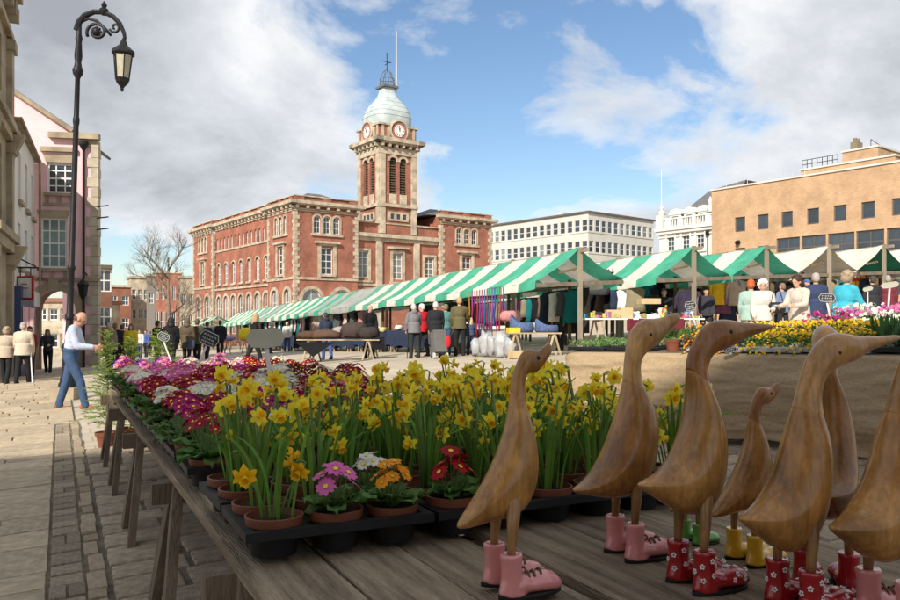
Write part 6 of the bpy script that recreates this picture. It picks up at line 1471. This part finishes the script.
# ------------------------------------------------------------------ burlap flower stall on the right
F0 = Vector((1.43, 8.5)); E1 = Vector((.634, -.773)).normalized(); E2 = Vector((.773, .634)).normalized(); ANG_E = math.atan2(E1.y, E1.x)
BT = .86
def bp(a, c, z=0.0):
    p = F0 + E1*a + E2*c; return Vector((p.x, p.y, gz(p.x, p.y) + z))
def burlap():
    root = empty('burlap_stall', (0, 0, 0), 0, 'low flower stall table draped in brown burlap', 'stall table')
    b = MB(); LA, n, m = 5.2, 190, 44; ids = []
    prof = [(0.9, .0)] 
    for i in range(n+1):
        row = []
        s = -1.2 + (LA+1.2)*i/n          # s<0 wraps round the left end
        for j in range(m+1):
            t = j/m; z = BT - .80*t; hem = .05*math.sin(s*2.3)+.03*math.sin(s*5.1); z = BT - (.78+hem*.5)*t
            bulge = -.05 - .07*math.sin(math.pi*min(1, t*1.1)) - .04*mnoise.noise(Vector((s*1.3 + t*.8, t*4 - s*.6, 3))) - .022*abs(mnoise.noise(Vector((s*1.5, t*9 + s*.8, 7)))) - .03*math.sin(s*5.5 + t*3)*max(0, .6-abs(s-.35))*1.2 - .012*mnoise.noise(Vector((s*5, t*30, 9))) - .03*math.sin(s*6 + t*2)*t*max(0, 1-s)*.7
            if j == 0: bulge = .0
            rad = .30
            if s > 0: p = bp(s, bulge, z)
            else:
                a = min(math.pi/2, -s/rad)
                if a < math.pi/2: p = bp(-math.sin(a)*(rad-0) + math.sin(a)*0 - 0*0, rad - math.cos(a)*rad, z) + (E2*(bulge*math.cos(a)) - E1*(-bulge*math.sin(a))).to_3d()
                else: p = bp(-rad + bulge, rad + (-s - rad*math.pi/2), z)
            row.append(b.V(p))
        ids.append(row)
    for p, q in zip(ids[:-1], ids[1:]):
        for k in range(m): b.F((p[k], p[k+1], q[k+1], q[k]))
    bm_ = bpy.data.materials.new('burlap'); bm_.use_nodes = True; nt = bm_.node_tree; N = nt.nodes; L = nt.links; B = N['Principled BSDF']; B.inputs['Roughness'].default_value = .95; B.inputs['Specular IOR Level'].default_value = .1
    tc = N.new('ShaderNodeTexCoord'); no = N.new('ShaderNodeTexNoise'); no.inputs['Scale'].default_value = 46; no.inputs['Detail'].default_value = 9; no.inputs['Roughness'].default_value = .8; mp = N.new('ShaderNodeMapping'); mp.inputs['Scale'].default_value = (1, 1, 1.6); L.new(tc.outputs['Object'], mp.inputs[0]); L.new(mp.outputs[0], no.inputs['Vector'])
    cr = N.new('ShaderNodeValToRGB'); cr.color_ramp.elements[0].position = .3; cr.color_ramp.elements[0].color = (.25, .178, .10, 1); cr.color_ramp.elements[1].position = .72; cr.color_ramp.elements[1].color = (.50, .375, .235, 1); L.new(no.outputs['Fac'], cr.inputs[0]); L.new(cr.outputs[0], B.inputs['Base Color'])
    bu = N.new('ShaderNodeBump'); bu.inputs['Strength'].default_value = .7; bu.inputs['Distance'].default_value = .012; L.new(no.outputs['Fac'], bu.inputs['Height']); L.new(bu.outputs[0], B.inputs['Normal'])
    b.build('burlap_drape', bm_, root, smooth=True)
    t = MB(); c4 = [bp(-.3, -.0, BT-.012), bp(LA, .0, BT-.012), bp(LA, 3.3, BT-.012), bp(-.3, 3.3, BT-.012)]; t.extrude(c4, (0, 0, .016)); t.build('table_top', M_BLEG, root)
    for a in (0.1, 1.6, 3.2, 4.8):
        for c in (.25, 3.0):
            q = MB(); q.beam(bp(a, c, -.05), bp(a, c, BT-.02), .07, .07); q.build('leg', M_BLEG, root)
burlap()
def mass_tray(key, w=.52, d=.34):
    r = random.Random(len(key)*31+5); root = empty('flower_tray', (0, 0, 0)); b = MB(); b.box(-w/2, w/2, -d/2, d/2, 0, .032); b.build('tray', M_TRAY if key not in ('yellow', 'yellow2') else mat('pale_tray', (.35, .35, .34), .5), root)
    f = MB(); g = MB(); mats = [petal_mat('yellow', PCOL['yellow']), M_EYEY]; gm = mat('bedding_green', (.06, .14, .03), .6, .4, 15, trans=.25, objvar=.15)
    def leaf(p, e, l, w_):
        sd = e.cross(Vector((r.uniform(-1, 1), r.uniform(-1, 1), .3))); sd = sd.normalized()*w_ if sd.length > .01 else Vector((w_, 0, 0)); g.poly([p, p+e*l*.5+sd, p+e*l, p+e*l*.5-sd])
    def rp(k=1.0): return r.uniform(-w/2, w/2)*k, r.uniform(-d/2, d/2)*k
    if key in ('yellow', 'yellow2'):
        for _ in range(420):
            x, y = rp(1.08); h = r.uniform(.03, .2); leaf(Vector((x, y - h*.12, h)), Vector((r.uniform(-1, 1), r.uniform(-1, 1), r.uniform(-.1, 1))).normalized(), .035, .007)
        for _ in range(230):
            x, y = rp(1.12); fr = max(0, -y/(d/2)); h = r.uniform(.12, .24) - .10*fr*r.random(); primula_bloom(f, orient(Vector((r.uniform(-.6, .6), r.uniform(-1.2, .2), .7)), Vector((x, y-.06*fr, h)), r.random()*6), r, .014, lite=True)
        for _ in range(26):
            x = r.uniform(-w/2, w/2); h = r.uniform(-.06, .06); primula_bloom(f, orient(Vector((0, -1, .3)), Vector((x, -d/2-.03, h)), r.random()*6), r, .013, lite=True); leaf(Vector((x, -d/2-.02, h)), Vector((r.uniform(-1, 1), -.4, -.3)).normalized(), .05, .006)
        if key == 'yellow2': mats = [petal_mat('orange', PCOL['orange']), M_EYEY]
    elif key.startswith('pansy'):
        names = {'pansy1': ('yellow', 'darkred'), 'pansy2': ('purple', 'yellow'), 'pansy3': ('darkred', 'yellow'), 'pansy4': ('yellow', 'purple')}[key]; mats = [petal_mat(names[0], PCOL[names[0]]), petal_mat(names[1], PCOL[names[1]])]
        for _ in range(260):
            x, y = rp(); leaf(Vector((x, y, r.uniform(.04, .11))), Vector((r.uniform(-1, 1), r.uniform(-1, 1), r.uniform(0, 1))).normalized(), .045, .011)
        for _ in range(64):
            x, y = rp(); primula_bloom(f, orient(Vector((r.uniform(-.6, .6), r.uniform(-1.2, .0), .8)), Vector((x, y, r.uniform(.11, .17))), r.random()*6), r, .026, lite=True, eye=1)
    elif key in ('cyclamen', 'whitecyc', 'magcyc'):
        c = {'cyclamen': 'pink', 'whitecyc': 'white', 'magcyc': 'magenta'}[key]; mats = [petal_mat(c, PCOL[c]), petal_mat('lilac', PCOL['lilac'])]
        for _ in range(240):
            x, y = rp(); leaf(Vector((x, y, r.uniform(.04, .16))), Vector((r.uniform(-1, 1), r.uniform(-1, 1), r.uniform(0, 1))).normalized(), .05, .012)
        for _ in range(60):
            x, y = rp(); h = r.uniform(.17, .27); primula_bloom(f, orient(Vector((r.uniform(-1, 1), r.uniform(-1.4, .4), .5)), Vector((x, y, h)), r.random()*6), r, .023, lite=True, eye=0)
            leaf(Vector((x, y, .05)), Vector((0, 0, 1)), h-.05, .003)
    elif key == 'tulip':
        gm = mat('tulip_green', (.06, .15, .045), .5, .3, 8, trans=.25)
        for _ in range(110):
            x, y = rp(); e = Vector((r.uniform(-.4, .4), r.uniform(-.5, .3), 1)).normalized(); l = r.uniform(.14, .24); sd = e.cross(Vector((r.uniform(-1, 1), r.uniform(-1, 1), 0))).normalized()*.017; p = Vector((x, y, .05)); k = Vector((r.uniform(-.03, .03), r.uniform(-.04, .02), 0)); v = [g.V(q) for q in (p-sd*.5, p+sd*.5, p+e*l*.5+sd, p+e*l*.5-sd, p+e*l*.8+sd*.7+k*.5, p+e*l*.8-sd*.7+k*.5, p+e*l+k)]; g.F((v[0], v[1], v[2], v[3])); g.F((v[3], v[2], v[4], v[5])); g.F((v[5], v[4], v[6]))
    else:   # seedlings
        gm = mat('seedling_green', (.13, .22, .07), .6, .4, 15, trans=.2)
        for _ in range(420):
            x, y = rp(.96); leaf(Vector((x, y, r.uniform(.04, .10))), Vector((r.uniform(-1, 1), r.uniform(-1, 1), r.uniform(.1, 1))).normalized(), .032, .009)
    tag(g.build('foliage', gm, root, fix=False), kind='stuff')
    if f.f: tag(f.build('flowers', mats, root, fix=False), kind='stuff')
    return root
names_ = {'yellow': 'trailing yellow violas on burlap stall', 'yellow2': 'tray of orange yellow violas on burlap stall', 'pansy1': 'tray of yellow pansies with dark faces on burlap stall', 'pansy2': 'tray of purple pansies on burlap stall', 'pansy3': 'tray of dark red pansies on burlap stall', 'pansy4': 'pale yellow and purple pansies on burlap stall', 'cyclamen': 'tray of pink cyclamen on burlap stall', 'whitecyc': 'tray of white cyclamen on burlap stall', 'magcyc': 'tray of magenta cyclamen on burlap stall', 'tulip': 'tray of green tulip leaves on the burlap stall', 'seed': 'tray of green seedlings on burlap stall'}
def PLACE(a, c): return '%s from the left, %s' % (ORD[min(15, int(a/.5))].replace('front', 'first'), 'front rank' if c < .45 else 'second rank' if c < .9 else 'third rank' if c < 1.2 else 'fourth rank' if c < 1.6 else 'fifth rank' if c < 2 else 'sixth rank' if c < 2.4 else 'seventh rank' if c < 2.8 else 'back rank')
def put(key, a, c, sc=1.0, rz=0.0, z=0.0):
    o = inst(('m', key), lambda: mass_tray(key)); q = bp(a, c, BT+.006+z); o.location = q; o.rotation_euler = (0, 0, ANG_E + rz + pr.uniform(-.04, .04)); o.scale = (sc, sc, sc); tag(o, names_[key] + ', ' + PLACE(a, c), 'flower tray', names_[key].replace('tray', 'trays', 1)); return o
back = ['pansy1', 'pansy2', 'pansy1', 'pansy3', 'pansy4', 'pansy1', 'pansy2', 'pansy3', 'pansy1', 'pansy4']
for i in range(10):
    a = .0 + i*.54
    if i < 2: put('seed', a, .22 + .0); put('seed', a, .60)
    elif i < 3: pass
    elif i < 6: put('yellow2' if i == 3 else 'yellow', a-.05, .20, 1.12)
    else: put('tulip', a, .24, 1.1)
    if i >= 3: put('yellow' if i < 6 else ('tulip' if i < 9 else 'pansy1'), a, .62, 1.05)
    for j, c in enumerate((1.02, 1.40, 1.78)):
        if i >= 2: put(back[(i+j*3) % 10], a, c)
    for j, c in enumerate((2.18, 2.58, 2.98)):
        if i >= 3: put(['cyclamen', 'magcyc', 'cyclamen', 'whitecyc', 'cyclamen'][(i*2+j) % 5], a, c, 1.0, 0, .03*j)
# terracotta pots of green plants on the corner
for i, (a, c) in enumerate(((1.02, .18), (1.22, .2), (1.40, .16), (1.08, .42), (1.3, .44))):
    root = empty('potted_green', bp(a, c, BT+.006), .3*i, ['left potted green plant on the burlap corner', 'second potted green plant on the burlap corner', 'third potted green plant beside the orange violas', 'potted green plant behind the left one on the burlap', 'potted green plant behind the violas on the burlap'][i], 'potted plant', 'potted greens on the burlap stall'); link('pot', POT, root)
    g = MB(); r = random.Random(i)
    for _ in range(200):
        d = Vector((r.gauss(0, 1), r.gauss(0, 1), abs(r.gauss(0, 1)))).normalized(); p = Vector((0, 0, .13)) + d*r.uniform(.03, .10); sd = d.orthogonal().normalized()*.007; g.poly([p, p+d*.02+sd, p+d*.045, p+d*.02-sd])
    tag(g.build('foliage', MATS['bedding_green'], root, fix=False), kind='stuff')
price_sign('chalk price sign beside the second stall post', 690.5, 306, 9.6, .15, .12, R(-8), (697, 330)); price_sign('chalk price sign standing in the pansies below the turquoise shopper', 827, 298, 8.8, .19, .10, R(4), (832, 325), yaw=R(-10)); price_sign('chalk price sign fixed low on the burlap edge', 730, 349.5, 7.0, .13, .06, R(-4), (731, 354))
price_sign('drab sign back left of two at the right edge', 868, 289, 9.6, .13, .05, R(-12), (868, 310), True); price_sign('pale sign back at the right edge of the picture', 890, 285, 9.2, .22, .07, R(-8), (888, 312), True)
blob('paper_tissue', 'crumpled white tissue on the cobbles under the burlap stall', 'litter', bp(2.3, .12, .02), (.13, .08, .05), mat('tissue', (.7, .7, .7), .8), .4, None, 3, .6)

# ------------------------------------------------------------------ wooden ducks in boots
def wood_mat(name, c1, c2, c3, rough=.23):
    m = bpy.data.materials.new(name); MATS[name] = m; m.use_nodes = True; nt = m.node_tree; N = nt.nodes; L = nt.links; B = N['Principled BSDF']
    B.inputs['Roughness'].default_value = rough; B.inputs['Specular IOR Level'].default_value = .42; B.inputs['Coat Weight'].default_value = .0; B.inputs['Coat Roughness'].default_value = .12
    tc = N.new('ShaderNodeTexCoord'); oi = N.new('ShaderNodeObjectInfo'); ad = N.new('ShaderNodeVectorMath'); ad.operation = 'ADD'; sc = N.new('ShaderNodeVectorMath'); sc.operation = 'SCALE'; sc.inputs[0].default_value = (3.1, 1.7, 2.3); L.new(oi.outputs['Random'], sc.inputs['Scale']); L.new(tc.outputs['Object'], ad.inputs[0]); L.new(sc.outputs[0], ad.inputs[1])
    mp = N.new('ShaderNodeMapping'); mp.inputs['Scale'].default_value = (6, 6, 1.6); mp.inputs['Rotation'].default_value = (0, R(12), 0); L.new(ad.outputs[0], mp.inputs[0])
    n1 = N.new('ShaderNodeTexNoise'); n1.inputs['Scale'].default_value = 1.3; n1.inputs['Detail'].default_value = 6; n1.inputs['Distortion'].default_value = .8; L.new(mp.outputs[0], n1.inputs['Vector'])
    n2 = N.new('ShaderNodeTexNoise'); n2.inputs['Scale'].default_value = 7; n2.inputs['Detail'].default_value = 8; n2.inputs['Roughness'].default_value = .7; L.new(ad.outputs[0], n2.inputs['Vector'])
    r1 = N.new('ShaderNodeValToRGB'); e = r1.color_ramp.elements; e[0].position = .3; e[0].color = (*c3, 1); e[1].position = .7; e[1].color = (*c1, 1); k = e.new(.5); k.color = (*c2, 1); L.new(n1.outputs['Fac'], r1.inputs[0])
    mr = N.new('ShaderNodeMapRange'); mr.inputs[1].default_value = .35; mr.inputs[2].default_value = .7; mr.inputs[3].default_value = .6; mr.inputs[4].default_value = 1.25; L.new(n2.outputs['Fac'], mr.inputs[0])
    mp3 = N.new('ShaderNodeMapping'); mp3.inputs['Scale'].default_value = (95, 95, 7); mp3.inputs['Rotation'].default_value = (0, R(14), 0); L.new(ad.outputs[0], mp3.inputs[0])
    n3 = N.new('ShaderNodeTexNoise'); n3.inputs['Scale'].default_value = 1.0; n3.inputs['Detail'].default_value = 5; n3.inputs['Distortion'].default_value = .5; L.new(mp3.outputs[0], n3.inputs['Vector'])
    mr3 = N.new('ShaderNodeMapRange'); mr3.inputs[1].default_value = .35; mr3.inputs[2].default_value = .65; mr3.inputs[3].default_value = .78; mr3.inputs[4].default_value = 1.12; L.new(n3.outputs['Fac'], mr3.inputs[0])
    mu3 = N.new('ShaderNodeMath'); mu3.operation = 'MULTIPLY'; L.new(mr.outputs[0], mu3.inputs[0]); L.new(mr3.outputs[0], mu3.inputs[1])
    hs = N.new('ShaderNodeHueSaturation'); L.new(mu3.outputs[0], hs.inputs['Value']); L.new(r1.outputs[0], hs.inputs['Color']); L.new(hs.outputs[0], B.inputs['Base Color'])
    bu = N.new('ShaderNodeBump'); bu.inputs['Strength'].default_value = .12; bu.inputs['Distance'].default_value = .002; L.new(n1.outputs['Fac'], bu.inputs['Height']); L.new(bu.outputs[0], B.inputs['Normal'])
    return m
W_BODY = wood_mat('duck_wood', (.46, .235, .066), (.35, .165, .043), (.20, .086, .022)); W_HEAD = wood_mat('duck_head_wood', (.54, .315, .11), (.43, .23, .072), (.29, .14, .042)); W_DARKHEAD = wood_mat('duck_dark_head_wood', (.37, .165, .048), (.28, .115, .030), (.165, .062, .016)); W_LEG = wood_mat('duck_leg_wood', (.36, .20, .08), (.28, .145, .055), (.20, .10, .038))
SIL_A = [((188,418),(190,427),12),((208,392),(216,425),34),((232,358),(243,418),50),((255,318),(278,413),60),((272,280),(313,410),66),((286,240),(350,392),68),((298,200),(375,335),65),((304,165),(377,275),56),((307,140),(367,208),42),((309,115),(351,165),28),((312,90),(344,125),21),((318,66),(346,92),18.5),((328,42),(352,76),20),((341,25),(363,74),23),((356,19),(374,70),23.5),((368,24),(382,62),19),((378,24),(390,53),15.5),((389,16),(399,40),15),((398,7),(408,26),12.5),((404,5),(410,15),6)]
SIL_B = [((163,362),(167,371),12),((192,353),(190,386),36),((217,338),(213,404),53),((236,313),(240,425),64),((249,278),(272,433),69),((257,242),(303,424),70),((261,210),(325,372),67),((262,182),(331,305),59),((259,160),(324,242),46),((257,140),(306,197),32),((258,120),(297,162),24),((264,100),(299,137),22),((275,79),(309,117),22),((292,61),(326,105),25.5),((312,50),(342,99),28),((334,47),(356,92),26),((354,50),(368,86),19.5),((374,53),(383,79),15.5),((402,54),(408,72),14.5),((424,55),(428,65),10.5),((434,57),(435,62),4)]
SIL_C = [((88,428),(92,436),13),((116,418),(118,458),38),((138,400),(142,482),56),((155,372),(170,505),66),((166,343),(205,505),70),((175,311),(238,465),71),((182,280),(254,400),68),((187,255),(260,330),59),((190,238),(258,285),47),((192,222),(250,243),35),((197,200),(247,216),27),((203,178),(247,190),25),((212,152),(253,166),24),((226,122),(265,150),25.5),((243,98),(283,140),28),((264,80),(300,135),30),((288,76),(317,129),28),((312,82),(334,118),20.5),((342,85),(353,108),16),((378,83),(386,99),15),((405,81),(410,91),11),((416,82),(417,87),4)]
SIL_D = [((33,373),(36,380),10),((57,364),(60,386),34),((80,338),(88,393),48),((96,304),(118,397),57),((108,270),(150,393),62),((116,240),(178,365),63),((122,215),(194,315),60),((126,196),(198,262),52),((128,180),(190,222),40),((129,168),(174,190),28),((131,150),(166,168),22),((133,128),(163,148),20),((136,106),(165,129),20),((143,82),(172,113),22),((155,60),(184,103),25),((172,48),(198,94),25.5),((190,48),(209,83),20),((206,46),(219,70),15.5),((223,39),(232,58),14.5),((236,34),(242,48),11.5),((242,36),(244,43),4)]
SILS = {'A': (SIL_A, .001077, 582, 296), 'B': (SIL_B, .001288, 575, 268), 'C': (SIL_C, .001187, 622, 196), 'D': (SIL_D, .001466, 514, 136)}
def boot(parent, x, y, col, style, yaw):
    M = T(x, y, 0) @ RZ(yaw)
    b = MB(); rings = []; n = 16
    # shaft then foot, lofted along a bent path: (x centre, z centre, half length along path normal..)
    def ring(cx, cz, rx, ry, tilt):
        return [(cx + math.cos(2*math.pi*j/n)*rx*math.cos(tilt), math.sin(2*math.pi*j/n)*ry, cz + math.cos(2*math.pi*j/n)*rx*math.sin(tilt)) for j in range(n)]
    b.loft([ring(0, .108, .018, .017, 0), ring(0, .112, .028, .025, 0), ring(0, .104, .030, .027, 0), ring(.001, .085, .0265, .0245, 0), ring(.002, .06, .027, .025, -.1), ring(.006, .04, .033, .027, -.35), ring(.006, .016, .038, .0285, -.25), ring(.004, .008, .038, .028, -.1)])
    b.loft([ring(.002, .030, .022, .028, 1.57), ring(.025, .034, .0265, .029, 1.5), ring(.050, .031, .0225, .0275, 1.4), ring(.070, .033, .0250, .0325, 1.45), ring(.095, .033, .0265, .0355, 1.57), ring(.118, .030, .0235, .0335, 1.6), ring(.134, .024, .0155, .024, 1.6), ring(.141, .018, .005, .009, 1.6)])
    bt = solid(b, 'boot', mat('boot_'+style, col, .22, .10, 18, spec=.5, coat=.6), parent, .0035, 4, M)
    b = MB(); sole = []
    for z, k in ((0, .97), (.002, 1.0), (.010, 1.02), (.012, .99)):
        sole.append([((math.cos(2*math.pi*j/n)*.089 + .053)*k, math.sin(2*math.pi*j/n)*(.031 + .005*math.cos(2*math.pi*j/n))*k, z) for j in range(n)])
    b.loft(sole); b.build('sole', mat('boot_sole', (.012, .011, .010), .5), bt, smooth=False, angle=50)
    if style == 'pink':
        for i, (lx, lz) in enumerate(((.046, .056), (.062, .0565), (.080, .0595), (.036, .068))):
            b = MB(); b.tube([(lx-.004, -.017, lz-.006), (lx, -.007, lz+.003), (lx+.003, .007, lz+.003), (lx+.001, .017, lz-.006)], .003, 6); b.build('lace', mat('lace_cord', (.14, .10, .055), .8), bt, smooth=True)
    if style == 'red':
        b = MB(); r = random.Random(4)
        spots = []
        for (a, z) in ((-1.57, .088), (-2.5, .075), (-.7, .072), (-1.4, .052), (-2.3, .042), (.3, .09), (3.0, .06), (-.9, .035), (1.2, .08)):
            rr = .0285 if z > .05 else .035; spots.append((Vector((math.cos(a)*rr+.002, math.sin(a)*.0265, z)), Vector((math.cos(a), math.sin(a), .05))))
        for (a, x_) in ((-.2, .10), (-1.0, .085), (.7, .095), (-1.5, .105), (.1, .075), (1.3, .08), (-.7, .118), (-1.5, .07)): spots.append((Vector((x_, math.sin(a)*.0345, .033 + math.cos(a)*.0258)), Vector((.15, math.sin(a), math.cos(a)))))
        for p, nrm in spots:
            Mo = orient(nrm, p + nrm.normalized()*.0012, r.random()*6)
            for k in range(5):
                a = k*1.2566; c = Mo @ Vector((math.cos(a)*.0046, math.sin(a)*.0046, 0)); old = b.M; b.M = T(c) @ Mo.to_3x3().to_4x4(); b.lathe([(.0024, -.002), (.0024, .0002), (.0003, .0003)], 6); b.M = old
        tag(b.build('daisy_print', mat('boot_daisy_white', (.75, .73, .68), .4), bt), kind='stuff')
def duck(label, kind, px, py, sc, style, yaw=None, darkhead=False, headfac=1.0):
    Y = (CAMZ-TZ-.012)*FPX/(py-HOR); p = at(px, py, Y); yaw = R(20) if yaw is None else yaw
    root = empty('wooden_duck', (p.x, p.y, TZ+.0125), yaw, label, 'duck figure', 'carved wooden ducks in painted boots'); root.scale = (sc, sc, sc)
    sil, s, gy, gx = SILS[kind]
    fx = max(.6, math.cos(yaw) - p.x/p.y*math.sin(yaw)) if yaw < 1 else .89; n = 28
    rings = []
    for i, (B, F, w) in enumerate(sil):
        Bv = Vector(((B[0]-gx)*s/fx, 0, (gy-B[1])*s)); Fv = Vector(((F[0]-gx)*s/fx, 0, (gy-F[1])*s)); c = (Bv+Fv)/2; e = (Fv-Bv)/2; e *= 1.10 if i > 12 else (.87 if 8 < i < 13 else 1.0); e.x *= .90 if 1 < i < 9 else 1.0; ring = []
        crease = max(0, 1 - i/6.5) if i else 1
        for j in range(n):
            t = 2*math.pi*j/n; ct, st = math.cos(t), math.sin(t)       # ct=+1 front/belly, -1 back
            if ct < 0: a = -(abs(ct)**(1+.9*crease))*(1-.0*crease)
            else: a = ct**(1-.15*crease)
            lat = math.copysign(abs(st)**(1-.18*crease), st)
            shift = -.42*crease
            ring.append(c + e*(shift + a*(1-shift if a > 0 else 1+shift)) + Vector((0, lat*w*s*(.84 if i < 11 else .95), 0)))
        rings.append(ring)
    cut = 9
    def shrink(r_, k): c_ = sum(r_, Vector())/n; return [c_ + (q-c_)*k for q in r_]
    b = MB(); b.loft(rings[:cut+1] + [shrink(rings[cut+1], .8)]); bo = b.build('body', W_BODY, root, angle=42)
    sm = bo.modifiers.new('s', 'SUBSURF'); sm.levels = 1; sm.render_levels = 2
    b = MB(); b.loft([shrink(rings[cut-1], .6), shrink(rings[cut], .985)] + [[q + Vector((0, 0, .001)) for q in rings[cut]]] + rings[cut+1:]); hd = b.build('neck_and_head', (W_BODY if darkhead == 2 else W_DARKHEAD) if darkhead else W_HEAD, root, smooth=True)
    sm = hd.modifiers.new('s', 'SUBSURF'); sm.levels = 1; sm.render_levels = 2
    hi = 14; hc = sum(rings[hi], Vector())/n; w = sil[hi][2]*s*.95
    for sg in (-1, 1):
        q = MB(); q.ell(hc + Vector((.004, sg*w*(.86 if kind == 'A' else .93), .006)), .0056, .0042, .0056, None, 10, 8); q.build('eye', M_EYE, root, smooth=True)
    # nostril groove line of the bill
    for sg in (-1, 1):
        y = sg*.052; x = -.012; top = Vector((.0, sg*.042, {'A': .21, 'B': .235, 'C': .225, 'D': .215}[kind])); b = MB()
        b.tube([top + Vector((.012, -sg*.006, .055)), top + Vector((.006, sg*.004, .02)), Vector((.0, y, .17)), Vector((-.003, y, .125)), Vector((-.004, y, .10))], [.006, .019, .0145, .0112, .0105], 12); lg = b.build('leg', W_LEG, root, smooth=True); 
        boot(root, -.004, y, {'pink': (.62, .235, .225), 'red': (.30, .008, .012), 'plainred': (.34, .012, .014), 'yellow': (.62, .36, .02), 'green': (.10, .30, .05)}[style], style, sg*R(-7))
    return root
duck('wooden duck in pink laced boots at the front with raised bill', 'A', 504, 592, 1.0, 'pink', darkhead=2); duck('taller wooden duck in pink laced boots behind the front duck', 'D', 626, 557, 1.0, 'pink'); duck('large wooden duck with long bill in red daisy boots', 'B', 692, 588, 1.0, 'red', darkhead=True)
duck('small reddish wooden duck in yellow boots looking up', 'A', 745, 563, .81, 'yellow', darkhead=True); duck('largest wooden duck in red daisy boots in front of the plain red boots', 'C', 795, 611, 1.0, 'red'); duck('wooden duck in plain red boots turned away behind the largest duck', 'B', 826, 593, .98, 'plainred', R(66)); duck('wooden duck in pink boots cut by the right picture edge', 'C', 889, 624, 1.0, 'pink'); duck('little wooden duck in green boots hidden behind the long billed duck', 'A', 692, 543, .60, 'green')
flush_solids()
